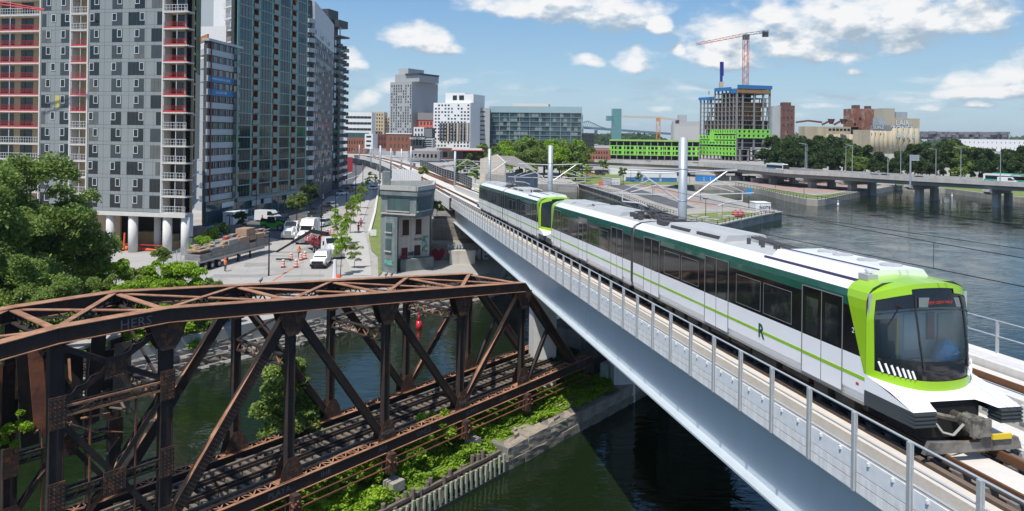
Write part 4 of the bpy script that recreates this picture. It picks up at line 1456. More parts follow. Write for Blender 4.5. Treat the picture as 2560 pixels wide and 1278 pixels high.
# three pigeons on the top chord
for i, (u, w) in enumerate(((23.6, 'alone, left of the pair'), (32.9, 'left of a pair'), (33.4, 'right of a pair'))):
    n_ = N1
    t = thing('pigeon', 'small grey pigeon perched on the far top chord, ' + w, 'pigeon', P(u, n_, ztop(u)))
    k = MB(); c = P(u, n_, ztop(u) + .17)
    k.tube(c - CU * .12, c, .02, 8, .075); k.tube(c, c + CU * .1 + UP * .05, .075, 8, .05); k.tube(c + CU * .1 + UP * .05, c + CU * .12 + UP * .14, .045, 7, .035); k.tube(c + CU * .12 + UP * .14, c + CU * .16 + UP * .15, .03, 6, .005)
    k.build('body', M('pigeon_grey', (.09, .1, .12), .7, var=.3), t, True)
    k = MB(); k.tube(c - UP * .17, c, .012, 4); k.tube(c - UP * .17 + CN * .05, c, .012, 4); k.build('leg', m_rust_red, t)

# ------------------------------------------------------------------ the pier below it
pr = thing('canal_pier', 'long low masonry pier overgrown with green plants beneath the rusty bridge', 'pier', P(40, 33, 0))
c = MB(); c.prism([(q.x, q.y) for q in (P(36.9, 29.75), P(72, 29.75), P(72, 38.4), P(36.9, 38.4))], -.6, 1.42); c.build('core', m_conc_dark, pr)
c = MB(); c.prism([(q.x, q.y) for q in (P(4, 30.6), P(36.9, 30.6), P(36.9, 38.2), P(4, 38.2))], -.6, 1.1); c.build('earth_fill', M('weedy_ground', (.17, .27, .03), .95, var=.35, scale=2, bump=.6, col2=(.11, .18, .025)), pr)
c = MB(); c.prism([(q.x, q.y) for q in (P(37.4, 30.7), P(56, 30.9), P(56, 38.3), P(37.4, 38.3))], 1.40, 1.47); c.build('weed_mat', MATS['weedy_ground'], pr)
m_pierstone = M('pier_stone', (.36, .31, .25), .92, var=.22, scale=1.6, bump=.6, bscale=6, streak=.3, col2=(.25, .22, .19))
m_wetstone = M('wet_stone', (.26, .225, .185), .85, var=.3, scale=1.6, bump=.6, bscale=6, streak=.35, col2=(.15, .135, .115))
u = 36.9
while u < 62:
    w = rr.uniform(1.5, 2.6)
    hcap = rr.uniform(1.36, 1.56)
    put('stone', rough_box(w - .02, rr.uniform(.8, 1.6), hcap - .6, m_pierstone, int(u * 10), amp=.022), pr, mt_ @ TRS((0, 0, 0)) if False else Matrix.Translation(P(u + .01, 29.62 + rr.uniform(0, .08), .6)) @ mt_)
    put('stone', rough_box(w - .02, .6, 1.1, m_wetstone, int(u * 10) + 1, amp=.022), pr, Matrix.Translation(P(u - .39, 29.56 + rr.uniform(0, .08), -.5)) @ mt_)
    u += w
for k in range(16):
    u, n = rr.uniform(37, 46), rr.uniform(30.0, 31.6)
    c = MB(); c.prism([(q.x, q.y) for q in (P(u, n), P(u + rr.uniform(.3, .9), n + .1), P(u + .5, n + rr.uniform(.2, .6)))], 1.35, rr.uniform(1.5, 1.72)); c.build('rubble', m_pierstone, pr)
c = MB(); c.obox(P(28.2, 30.9, 1.3), CU * .9, CN * .9, UP * .55); c.build('stone_block', m_stone, pr)
c = MB(); c.obox(P(35.2, 31.2, 1.5), CU * .8, CN * .7, UP * .5); c.build('stone_block', m_stone, pr)
tk = MB(); tk.tube(P(55.5, 31.2, 1.4), P(55.5, 31.2, 2.9), 1.5, 18); tk.build('rusty_drum', m_rust_red, pr)
tk = MB(); tk.obox(P(51.9, 31.4, 1.4), CU * 1.9, CN * .8, UP * 1.5); tk.build('painted_block', M('mint_conc', (.35, .42, .38), .9, var=.35, scale=2, streak=.4), pr)
tk = MB(); tk.obox(P(54, 33.6, 1.4), CU * 3.4, CN * 1.6, UP * 1.9); tk.build('concrete_block', m_conc, pr)
# the taller broken masonry at the railway end, under the bridge
for (u0, u1, n0, n1, z) in ((52.5, 74, 33.2, 38.4, 4.6), (57.5, 74, 31.0, 33.2, 3.4), (49.5, 52.5, 35.4, 38.4, 3.0), (62, 74, 29.9, 31.0, 2.6)):
    uu = u0
    while uu < u1:
        w = rr.uniform(1.2, 2.2); zz = 1.42
        while zz < z:
            c = MB(); c.obox(P(uu + .02, n0 + rr.uniform(0, .12), zz + .01), CU * (min(w, u1 - uu) - .03), CN * (n1 - n0), UP * .68); c.build('stone', m_conc_dark, pr); zz += .7
        uu += w
# timber fender
fd = thing('timber_fender', 'weathered timber fender with pale upright posts along the pier edge', 'fender', P(30, 29.6, 0))
m_pale = M('pale_post', (.34, .37, .27), .9, var=.2, scale=4, bump=.3, streak=.2)
m_pile = M('old_pile', (.16, .13, .11), .95, var=.4, scale=5, bump=.6)
for i in range(30):
    u = 36.3 - i * .44
    c = MB(); c.obox(P(u, 29.52, .12), CU * .13, CN * .13, UP * (1.08 + rr.uniform(-.06, .08)) + CU * rr.uniform(-.06, .06)); c.build('fender_post', m_pale, fd)
for (z, n, w) in ((.08, 29.5, .28), (1.0, 29.72, .14), (1.22, 30.0, .2)):
    for k in range(5):
        u0 = 23.4 + k * 2.65
        c = MB(); c.obox(P(u0, n, z - .12), CU * 2.6, CN * w, UP * .2); c.build('waling', m_tie if z > .5 else M('wet_timber', (.035, .036, .04), .6, var=.4, scale=3), fd)
for i in range(26):
    u = 23.5 + i * .5 + rr.uniform(-.15, .15)
    p = P(u, 30.1 + rr.uniform(-.12, .4), 0); z = 1.35 + rr.uniform(-.25, .45)
    c = MB(); c.tube(p - UP * .5, p + UP * z + CU * rr.uniform(-.08, .08), .15, 8, .13); c.build('pile', m_pile, fd)

# ------------------------------------------------------------------ plants on the pier and on the bank
pv = np.random.default_rng(21)


def strip_cover(n, u0, u1, n0, n1, z, hmax, holes=()):
    """ground cover whose height rolls in clumps"""
    uu, nn = pv.uniform(u0, u1, n), pv.uniform(n0, n1, n)
    h = .45 + .3 * np.sin(uu * 1.7 + nn) + .25 * np.sin(uu * .83 - nn * 2.1) + .2 * np.sin(uu * 4.1 + nn * 3.3)
    h = np.clip(h, .05, 1) * hmax
    keep = np.ones(n, bool)
    for (a, b, c_, d) in holes:
        keep &= ~((np.abs(uu - a) < c_) & (np.abs(nn - b) < d))
    uu, nn, h = uu[keep], nn[keep], h[keep]
    z_ = z + h * pv.uniform(.25, 1, len(uu)) ** .5
    return np.stack([CU.x * uu + CN.x * nn, CU.y * uu + CN.y * nn, z_], 1)


pts = np.concatenate([strip_cover(60000, 37.6, 54, 30.15, 37.5, 1.38, .5, ((42, 30.2, 3.5, .45), (39, 30.3, 1.6, .5))), strip_cover(60000, 14, 37.6, 30.5, 37.5, 1.0, 1.0, ((28.6, 31.3, .7, .6),)),
                      strip_cover(3000, 36.0, 37.6, 29.7, 30.6, .2, 1.3)])
put('ground_cover', leaves('ground_cover', pts, .16, L_BRIGHT, .7, 4), None, kind='stuff', label='bright green weeds and vines covering the pier', category='plants')
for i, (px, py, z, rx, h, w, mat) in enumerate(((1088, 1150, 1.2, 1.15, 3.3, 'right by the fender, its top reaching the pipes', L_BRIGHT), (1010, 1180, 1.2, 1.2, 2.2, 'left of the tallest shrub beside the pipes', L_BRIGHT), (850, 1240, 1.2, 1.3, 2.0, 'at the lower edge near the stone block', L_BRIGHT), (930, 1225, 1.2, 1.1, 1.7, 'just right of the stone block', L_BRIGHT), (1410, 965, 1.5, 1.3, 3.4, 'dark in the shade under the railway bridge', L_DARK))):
    c = G(px, py, z)
    plant_tree('shrub', c, tree_meshes(60 + i, h, rx, h * .5, mat, 4200, .16, 12, .05), 'leafy shrub on the pier ' + w, 'shrubs on the pier', cat='shrub')
plant_tree('young_tree', P(26.4, 38.1, .9), tree_meshes(71, 7.6, 1.8, 3.4, L_MID, 16000, .2, 34, .07, 4.0), 'slender green tree growing up behind the track of the rusty bridge', cat='tree')
plant_tree('shrub', P(21.6, 38.3, 1.6), tree_meshes(72, 2.2, .9, 1.0, L_BRIGHT, 2500, .16, 8, .05), 'small green shrub showing left of the slender tree on the rusty bridge', 'shrubs on the pier', cat='shrub')
plant_tree('shrub', P(11.2, 35.6, 7.8), tree_meshes(73, 2.0, .7, .95, L_BRIGHT, 2500, .14, 8, .04), 'bright green bush growing inside the rusty centre tower', 'shrubs on the pier', cat='shrub')

# canal wall on the street side
cw = thing('canal_wall', 'low stepped wall of pale stone blocks along the far edge of the canal', 'wall', P(50, 64.3, 0))
cws = [rough_box(1, 1, 1, m_stone if k < 4 else m_wetstone, 400 + k, amp=.05, cuts=2) for k in range(6)]
for row in range(5):
    u = 12 + rr.uniform(0, 1)
    while u < 84:
        w = rr.uniform(1.0, 2.0)
        put('stone', cws[rr.randrange(6)], cw, Matrix.Translation(P(u, 64.05 + row * .34 - .9 + rr.uniform(0, .25), -.3 + row * .58 + rr.uniform(-.03, .03))) @ mt_ @ Matrix.Diagonal((w - .04, 1.6 - row * .15, .56, 1)))
        u += w
# graffiti on that wall
m_spray_b = M('blue_spray', (.08, .35, .48), .9, var=.3, scale=4)
for (s, u, z, sz, mat) in (('TOSEK', 41, 2.0, 1.8, m_spray_b), ('ERA', 48, 2.0, 1.7, m_spray_b), ('NOK', 36.5, 2.0, 1.5, M('green_spray', (.12, .38, .28), .9, var=.3, scale=4))):
    put('lettering', text_mesh(s, sz, mat, .01, bold=.05), cw, frame_m(P(u, 64.45, z), CU, UP, -CN))

# ================================================================== trees and bushes on the left bank
big = tree_meshes(101, 15.5, 6.6, 7.2, L_MID, 34000, .30, 40, .35)
big2 = tree_meshes(102, 12.5, 5.2, 6.0, L_MID, 24000, .28, 34, .3)
for i, (px, Y, top, k, sc, w) in enumerate(((45, 72, 405, 0, 1.0, 'tallest of the trees at the left edge, before the grey tower'), (165, 76, 470, 1, 1.0, 'rounded tree right of the tallest one at the left edge'), (205, 82, 560, 1, .82, 'lower tree touching the first round column of the grey tower'), (-60, 64, 470, 0, .95, 'tree cut by the left edge of the picture'), (60, 62, 620, 1, .72, 'front tree at the left, just above the rusty top chord'), (130, 60, 690, 1, .55, 'small front tree right above the kink of the rusty chord'))):
    p = D(px, top, Y)
    loc = Vector((p.x, p.y, p.z - (15.5 if k == 0 else 12.5) * sc))
    plant_tree('leafy_tree', loc, (big, big2)[k], 'dense green leafy tree, ' + w, 'trees on the left bank', rz=i * 1.3, sc=sc)
bush = [tree_meshes(110 + i, 4.2, 2.3, 2.1, m, 9000, .2, 20, .09) for i, m in enumerate((L_BRIGHT, L_MID, L_BRIGHT))]
for i, (px, Y, top, k, sc, w) in enumerate(((290, 78, 648, 0, .9, 'pale bush under the second round column'), (345, 76, 655, 1, .9, 'mid green bush left of the bright one by the street end'), (400, 76, 650, 2, 1.05, 'bright bush behind the rusty chord near the street end'), (460, 78, 655, 0, 1.05, 'bright rounded bush next to the trailer tail'), (250, 70, 680, 1, 1.0, 'shaded bush between big tree and bright bushes'), (430, 72, 690, 2, .9, 'bush just over the rusty chord left of the street'), (330, 70, 700, 0, .9, 'low bush over the rusty chord below the columns'), (475, 69, 745, 1, 1.2, 'bush hanging over the canal wall seen through the truss'), (440, 68, 775, 2, 1.1, 'bright bush at the canal wall behind the truss post'), (520, 74, 775, 0, .7, 'small bush on the canal wall right of the truss post'), (850, 86, 795, 1, .62, 'small dark bush on the canal wall in the middle'), (905, 92, 755, 0, .6, 'pale weeds on top of the canal wall'), (630, 80, 750, 0, .5, 'low weeds on the grass above the canal wall'), (410, 88, 610, 1, .62, 'thin shrub in front of the third round column'), (40, 66, 725, 1, 1.2, 'dark bush seen between the posts at the far left'), (110, 66, 730, 0, 1.2, 'bush behind the wrecked sheets of the tower'), (190, 67, 730, 1, 1.25, 'dark bush behind the first tower post'), (265, 68, 730, 2, 1.2, 'bush behind the tower cross bracing'), (330, 69, 728, 1, 1.2, 'dark bush left of the second tower post'), (390, 69, 730, 0, 1.1, 'bush straight behind the second tower post'), (560, 76, 800, 2, .6, 'low weeds hanging on the wall by the blue graffiti'), (700, 82, 790, 0, .5, 'weed tuft on the wall right of the blue graffiti'), (800, 86, 765, 2, .45, 'weed tuft on the grass near the stone steps'))):
    p = D(px, top, Y)
    plant_tree('bush', Vector((p.x, p.y, p.z - 4.2 * sc)), bush[k], 'green bush, ' + w, 'bushes on the left bank', rz=i * .9, sc=sc, cat='bush')

ORDN = 'first second third fourth fifth sixth seventh eighth ninth tenth'.split()
for i in range(9):
    u = 13 + i * 3.1
    plant_tree('bush', P(u, 66.2 + .5 * (i % 2), 1.6), bush[(1, 1, 0, 1, 2, 1, 0, 1, 1)[i]], 'dense bush on the canal edge behind the rusty tower, %s from the left' % ORDN[i], 'bushes on the left bank', rz=i * 2.2, sc=(1.15, 1.15, 1.0 + .25 * (i % 3)), cat='bush')

# ================================================================== buildings: a facade frame
class Facade:
    """x runs from the left end to the right end as seen, y inward, z up from z0"""
    def __init__(s, A, C, z0=0.0):
        s.A = Vector((A[0], A[1], 0)); s.C = Vector((C[0], C[1], 0)); s.z0 = z0
        s.L = (s.C - s.A).length
        s.U = (s.C - s.A).normalized(); s.I = UP.cross(s.U)

    def u(s, px, py=337):
        d = pix_dir(px, py); d = Vector((d.x, d.y, 0))
        n = s.I
        k = s.A.dot(n) / d.dot(n)
        return (d * k - s.A).dot(s.U)

    def mtx(s, u=0, z=0, y=0):
        m = Matrix(((s.U.x, s.I.x, 0, 0), (s.U.y, s.I.y, 0, 0), (0, 0, 1, 0), (0, 0, 0, 1)))
        m.translation = s.A + s.U * u + s.I * y + UP * (s.z0 + z)
        return m

    def pt(s, u, y, z):
        return s.A + s.U * u + s.I * y + UP * (s.z0 + z)

    def box(s, mb, u0, u1, y0, y1, z0, z1):
        mb.obox(s.pt(u0, y0, z0), s.U * (u1 - u0), s.I * (y1 - y0), UP * (z1 - z0))
        return mb


def FPX2(px0, Y0, px1, Y1, z0=0.0, row=337):
    a, b = D(px0, row, Y0), D(px1, row, Y1)
    return Facade(a, b, z0)


def zat(px, py, Y):
    return D(px, py, Y).z


def bmesh_box(w, d, h, mat, name, y0=0.0):
    return MB().box(0, w, y0, y0 + d, 0, h).mesh(name, mat)


g_dark = glass('pane_dark', (.012, .018, .021), .05, .5, .35)
g_teal = glass('pane_teal', (.03, .08, .083), .06, .5, .25)
g_grey = glass('pane_grey', (.045, .055, .062), .1, .45, .3)
g_blue = glass('pane_blue', (.06, .11, .13), .08, .35, .3)
m_frame_w = M('white_frame', (.66, .67, .68), .5, var=.06)
m_panel = M('grey_cladding', (.235, .258, .258), .45, 0, var=.07, scale=.8, coat=.05)
m_joint = M('joint_dark', (.05, .055, .06), .8, var=.1)
m_beige = M('beige_render', (.40, .31, .20), .85, var=.15, scale=1.2, bump=.1)
m_slabedge = M('slab_edge', (.56, .54, .50), .8, var=.15, scale=2)
m_red_guard = M('red_guard', (.48, .025, .03), .6, var=.2, scale=2)
m_whitewall = M('white_wall', (.68, .68, .68), .7, var=.06, scale=.5)
m_orange = M('orange_soffit', (.45, .17, .03), .7, var=.12, scale=1)
m_brown = M('brown_panel', (.24, .055, .015), .7, var=.15, scale=1)
m_bandw = M('pale_band', (.42, .45, .47), .5, var=.07, scale=.6)
m_bandd = M('dark_band', (.085, .095, .105), .5, var=.12, scale=.6)
m_lead = M('dark_cladding', (.045, .048, .056), .5, var=.12, scale=.6)


def railing_mesh(w, h, mat, name='railing', n=None, r=.035):
    mb = MB()
    n = n or max(3, int(w / .45))
    for i in range(n + 1):
        mb.box(w * i / n - r / 2, w * i / n + r / 2, 0, r, 0, h)
    mb.box(0, w, -.005, r + .005, h - .05, h); mb.box(0, w, 0, r, .08, .12); mb.box(0, w, 0, r, h * .5, h * .5 + .03)
    return mb.mesh(name, mat)


# ------------------------------------------------------------------ grey panel tower with balconies
gf = FPX2(98, 114.5, 466, 109.5, 9.2)
gt = thing('apartment_tower', 'tall grey panelled apartment tower with red balcony guards, standing on round columns', 'building', G(330, 640, 3))
FH, NF = 2.5, 15
U1, U2, U3, U4 = gf.u(174), gf.u(217), gf.u(405), gf.u(466)
CR = D(497, 337, 133)
_uc, _yc = (Vector((CR.x, CR.y, 0)) - gf.A).dot(gf.U), (Vector((CR.x, CR.y, 0)) - gf.A).dot(gf.I)


def umax(y):
    return U4 + (_uc - U4) * y / _yc - .6


def gpoly(pts, z0, z1, name, mat):
    c = MB(); c.prism([(lambda p: (p.x, p.y))(gf.pt(u, y, 0)) for u, y in pts], gf.z0 + z0, gf.z0 + z1, True)
    return c.build(name, mat, gt)


gpoly([(.05, .12), (U1 - .05, .12), (U1 - .05, 1.75), (U2 + .05, 1.75), (U2 + .05, .12), (U3 - .05, .12), (U3 - .05, 1.75), (umax(1.75) - .4, 1.75), (umax(14), 14), (.05, 14)], 0, FH * NF, 'wall', m_joint)
cells = [(.05 + (U1 - .1) * i / 4, .05 + (U1 - .1) * (i + 1) / 4) for i in range(4)] + [(U2 + .05 + (U3 - U2 - .1) * i / 9, U2 + .05 + (U3 - U2 - .1) * (i + 1) / 9) for i in range(9)]
pan = {}
for k in range(NF):
    for (a, b) in cells:
        w = round(b - a - .03, 3)
        if w not in pan:
            mb = MB(); mb.box(0, w, 0, .1, .02, .52); mb.box(0, w, 0, .1, .55, FH - .01); pan[w] = mb.mesh('cladding_panel', m_panel)
        put('cladding_panel', pan[w], gt, gf.mtx(a + .015, k * FH, 0))
K = .01935


def cu_(x):
    return gf.u(x / 3.196)


patA = [(325, 398), (480, 550), (710, 785), (885, 968), (1065, 1145), (1200, 1292)]
casA = [362, 480, 745, 928, 1068]
patB = [(325, 360), (475, 550), (710, 785), (885, 966), (1015, 1145), (1245, 1292)]
casB = [402, 512, 708, 886, 1108]
wmesh = {}
wr_ = random.Random(3)
cas = MB()
cas.m = 0; cas.box(0, .78, -.05, 0, 0, .07); cas.box(0, .78, -.05, 0, 1.13, 1.2); cas.box(0, .07, -.05, 0, .07, 1.13); cas.box(.71, .78, -.05, 0, .07, 1.13)
cas.m = 1; cas.box(.07, .71, -.03, 0, .07, 1.13)
cas = cas.mesh('casement', [m_frame_w, g_dark])
for k in range(NF):
    pb = k % 3 == 2
    for (x0, x1) in (patB if pb else patA):
        a, b = cu_(x0) , cu_(x1)
        w = round(b - a, 2)
        if w not in wmesh:
            mb = MB(); mb.m = 0; mb.box(0, w, -.02, 0, 0, 1.94)
            mb.m = 1
            for j in range(1, max(2, round(w / .75))):
                x = w * j / max(2, round(w / .75)); mb.box(x - .02, x + .02, -.028, -.02, 0, 1.94)
            wmesh[w] = [mb.mesh('window', [gg, m_joint]) for gg in (g_dark, g_dark, g_grey, g_grey, g_dark, M('pane_blind', (.11, .115, .11), .25, var=.3, scale=1.2))]
        put('window', wr_.choice(wmesh[w]), gt, gf.mtx(a, k * FH + .53, 0))
    for x in (casB if pb else casA):
        put('casement', cas, gt, gf.mtx(cu_(x), k * FH + 1.22, -.02))
yp = bmesh_box(.78, .02, 1.9, M('yellow_board', (.5, .42, .12), .7, var=.1), 'temporary_board')
put('temporary_board', yp, gt, gf.mtx(cu_(438), 6 * FH + .55, -.025))
# balcony stacks
def bal_stack(u0, u1, k0, k1, depth, red_from, name_l, doors, first=False):
    w = u1 - u0
    sl = bmesh_box(w, depth + .12, .2, m_slabedge, 'balcony_slab', -.12)
    rw, rd = railing_mesh(w - .1, 1.0, m_frame_w), None
    mb = MB(); mb.box(0, w - .1, 0, .04, .0, .24)
    for i in range(int(w / 1.1) + 1):
        mb.box(i * 1.1, i * 1.1 + .04, 0, .04, 0, .95)
    for h in (.5, .72, .92):
        mb.box(0, w - .1, 0, .03, h, h + .03)
    rd = mb.mesh('guard', m_red_guard)
    dr = MB()
    for (d0, d1) in doors:
        dr.box(d0 * w, d1 * w, -.04, 0, .05, 2.15)
    dr = dr.mesh('balcony_door', g_dark)
    bk = bmesh_box(w, .1, FH - .2, m_beige, 'balcony_wall')
    po = MB(); po.box(0, .07, 0, .07, 0, FH - .2); po = po.mesh('prop', m_frame_w)
    for k in range(k0, k1):
        put('balcony_slab', sl, gt, gf.mtx(u0, k * FH - .2, 0))
        put('balcony_wall', bk, gt, gf.mtx(u0, k * FH, depth - .15))
        put('balcony_door', dr, gt, gf.mtx(u0, k * FH, depth - .15))
        put('guard' if k in red_from else 'railing', rd if k in red_from else rw, gt, gf.mtx(u0 + .05, k * FH, -.06))
        put('prop', po, gt, gf.mtx(u0 + .15, k * FH, .0)); put('prop', po, gt, gf.mtx(u0 + w * .55, k * FH, .0))


bal_stack(gf.u(-70), -.05, -2, NF, 1.7, range(5, 12), 'left', ((.03, .2), (.3, .5), (.6, .78), (.86, .99)))
bal_stack(U1, U2, 0, NF, 1.7, range(6, 11), 'middle', ((.55, .97),))
bal_stack(U3, U4, 0, NF, 1.7, range(6, 12), 'corner', ((.1, .9),))
c = MB()
for x in (U1, U2, -.02, U3):
    gf.box(c, x - .12, x + .12, -.1, 1.6, 0, FH * NF)
c.build('balcony_fin', m_slabedge, gt, kind='stuff')
# far side of the corner, receding
sf_ = Facade(gf.pt(U4, 0, 0), D(497, 337, 133), 9.2)
wsl = bmesh_box(sf_.L, .5, .2, m_slabedge, 'balcony_slab', -.15); wgl = bmesh_box(sf_.L * .62, .05, 2.0, g_grey, 'side_glazing')
c = MB(); sf_.box(c, 1.0, sf_.L, .25, .5, 0, FH * NF); c.build('wall', M('side_beige', (.36, .33, .28), .8, var=.1), gt)
for k in range(NF):
    put('balcony_slab', wsl, gt, sf_.mtx(0, k * FH - .2, 0)); put('side_glazing', wgl, gt, sf_.mtx(.2, k * FH + .2, .1))
bn = MB(); sf_.box(bn, sf_.L * .55, sf_.L * .95, -.2, -.1, 7.5, 22); bn.build('banner', M('banner_beige', (.40, .36, .28), .8, var=.15), gt)
bn = MB(); sf_.box(bn, sf_.L * .55, sf_.L * .95, -.2, -.1, 22.1, 37); bn.build('banner', M('banner_dark', (.05, .06, .055), .7, var=.5, scale=.5, col2=(.12, .2, .05)), gt)
# first slab, columns and the open ground floor
gpoly([(gf.u(230), -.2), (U4 + .1, -.2), (umax(14) + .7, 14), (gf.u(230), 14)], -.65, -.05, 'transfer_slab', m_slabedge)
for px, w in ((271, .62), (328, .68), (347, .5), (414, .66), (430, .5), (459, .6)):
    u = gf.u(px); y = .7 if px not in (347, 430) else 4.5
    c = MB(); p = gf.pt(u, y, -9.3); c.tube((p.x, p.y, 2.5), (p.x, p.y, 8.6), w, 16); c.build('column', m_conc_pale, gt, True)
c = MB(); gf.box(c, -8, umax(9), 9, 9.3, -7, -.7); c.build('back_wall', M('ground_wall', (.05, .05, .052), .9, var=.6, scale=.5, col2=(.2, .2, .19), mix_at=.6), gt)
c = MB(); gf.box(c, gf.u(150), gf.u(268), 3, 3.3, -6.8, -.7); c.build('plywood_screen', m_beige, gt)
for i, (px, y, w, h, mt) in enumerate(((300, 6, 3.4, 2.3, M('plywood', (.36, .25, .13), .85, var=.2)), (352, 5.5, 3.2, 2.1, MATS['plywood']), (380, 5, 2.6, 1.2, MATS['plywood']), (425, 7, 3.0, 3.2, m_conc_dark))):
    c = MB(); gf.box(c, gf.u(px - 20), gf.u(px - 20) + w, y, y + 1.4, -6.2, -6.2 + h); c.build('stored_crate', mt, gt)
# red fence and orange sheet by the columns: site things
sfence = thing('site_barrier', 'orange red sheeting and rail barrier between the round columns of the grey tower', 'barrier', gf.pt(gf.u(330), 0, -6.3))
c = MB(); gf.box(c, gf.u(285), gf.u(395), 1.2, 1.25, -5.2, -5.05); c.build('rail', m_red_guard, sfence)
c = MB(); c.tube(gf.pt(gf.u(288), 2.2, -6.0), gf.pt(gf.u(372), 2.2, -6.0), .45, 8, .1); c.build('orange_sheet', M('orange_plastic', (.75, .12, .03), .6, var=.2, scale=2), sfence)
c = MB(); c.bar(gf.pt(gf.u(298), 1.3, -6.3), gf.pt(gf.u(300), 1.3, -3.4), .2, .2); c.build('post', MATS['orange_plastic'], sfence)
# red crane jib crossing the top left corner
cj = thing('red_jib', 'red lattice crane jib crossing the upper left corner before the balconies', 'crane', D(30, 20, 108))
c = MB()
for (dy, dz) in ((0, 0), (.7, 0), (.35, .55)):
    c.tube(D(-40, 6, 107) + Vector((0, dy, dz)), D(111, 26, 107) + Vector((0, dy * .3, dz * .3)), .09, 5)
c.build('chord', m_red_guard, cj)
c = MB()
for i in range(9):
    a = D(-40, 6, 107).lerp(D(111, 26, 107), i / 9); b = D(-40, 6, 107).lerp(D(111, 26, 107), (i + 1) / 9)
    f = 1 - .7 * i / 9
    c.tube(a, b + Vector((0, .35 * f, .55 * f)), .05, 4)
c.build('lattice', m_red_guard, cj, kind='stuff')

# ------------------------------------------------------------------ banded block with orange end
bf = FPX2(518, 143, 602, 157, 7.7)
bt = thing('apartment_block', 'mid height block with pale and dark bands, orange end wall and two blue banners', 'building', G(560, 585, 3))
NB2, FB = 12, 2.6
c = MB(); bf.box(c, 0, bf.L, .3, .8, -4.7, NB2 * FB); c.build('wall', m_bandd, bt)
bandm = bmesh_box(bf.L, .32, 1.15, m_bandw, 'pale_band'); dkm = bmesh_box(bf.L, .12, 1.35, m_bandd, 'dark_band')
dots = (.16, .33, .52, .66)
wn = MB(); wn.m = 0; wn.box(0, 1.2, -.03, 0, 0, 1.15); wn.m = 1; wn.box(.5, .68, -.04, -.03, 0, 1.15); wn.box(1.2, 1.3, -.04, 0, 0, 1.15); wn = wn.mesh('window', [g_dark, m_bandw])
bb = MB(); bb.box(0, 1.35, -.75, .05, -.12, 0); bb.box(0, 1.35, -.75, -.7, 0, 1.0); bb.box(0, .05, -.75, 0, 0, 1.0); bb = bb.mesh('balcony', M('dim_glass_rail', (.16, .2, .21), .2, var=.2))
bd = bmesh_box(1.3, .1, 2.3, g_dark, 'balcony_door', -.05)
for k in range(NB2):
    put('pale_band', bandm, bt, bf.mtx(0, k * FB, 0))
    put('dark_band', dkm, bt, bf.mtx(0, k * FB + 1.17, .18))
    for f in dots:
        put('window', wn, bt, bf.mtx(f * bf.L, k * FB + 1.27, .16))
    put('balcony', bb, bt, bf.mtx(bf.L * .745, k * FB + .1, -.02)); put('balcony_door', bd, bt, bf.mtx(bf.L * .75, k * FB + .1, -.02))
c = MB(); bf.box(c, -.3, bf.L + .2, -.3, 1.2, NB2 * FB, NB2 * FB + .5); c.build('roof_edge', m_bandw, bt)
m_bban = M('blue_banner', (.03, .20, .42), .6, var=.06)
for (s, k, sz) in (('APPARTEMENTS \u00c0 LOUER', 9.02, .62), ('(514) 439-7508', 8.02, .68)):
    c = MB(); bf.box(c, .1, bf.L * .73, -.06, -.02, k * FB - .1, k * FB + 1.15); ban = c.build('banner', m_bban, bt)
    put('lettering', text_mesh(s, sz, M('banner_white', (.75, .78, .8), .6, var=0), .01), ban, frame_m(bf.pt(bf.L * .37, -.08, k * FB + .52), bf.U, UP, -bf.I))
ef = Facade(D(499, 337, 148), bf.pt(0, 0, 0), 7.7)
c = MB(); ef.box(c, 0, ef.L - .7, .6, .9, -4.7, NB2 * FB); c.build('end_wall', m_brown, bt)
c = MB(); ef.box(c, -.1, ef.L, -.2, .1, NB2 * FB, NB2 * FB + 1.3); c.build('end_fascia', m_orange, bt)
eb = MB(); eb.box(0, ef.L - .4, -.7, .6, -.15, 0); eb.box(.05, ef.L - .5, -.7, -.65, .1, 1.0); eb = eb.mesh('balcony', m_bandw)
for k in range(NB2):
    put('balcony', eb, bt, ef.mtx(0, k * FB + .1, 0))
c = MB(); bf.box(c, -.5, bf.L, -.2, .3, -4.7, -.1); c.build('shop_glazing', g_teal, bt)
c = MB(); bf.box(c, bf.L * .4, bf.L * .75, -.35, -.25, -1.7, -.7); c.build('shop_sign', m_whitewall, bt)
# white slab tower behind
wt_ = thing('white_tower', 'plain white and grey tower wall rising behind the banded block', 'building', D(525, 500, 168))
c = MB(); a, b = D(490, 337, 172), D(530, 337, 168)
f_ = Facade(a, b, 3); f_.box(c, 0, f_.L, 0, 2, 0, 62); c.build('grey_wall', M('pale_grey_wall', (.36, .39, .41), .6, var=.05), wt_)
f_ = Facade(b, D(560, 337, 163), 3); c = MB(); f_.box(c, 0, f_.L, 0, 1, 0, 62); c.build('white_wall', m_whitewall, wt_)
f_ = Facade(D(497, 337, 160), D(562, 337, 159), 3); c = MB(); f_.box(c, 0, f_.L, 0, 2.5, 34, 41); c.build('penthouse', m_whitewall, wt_)

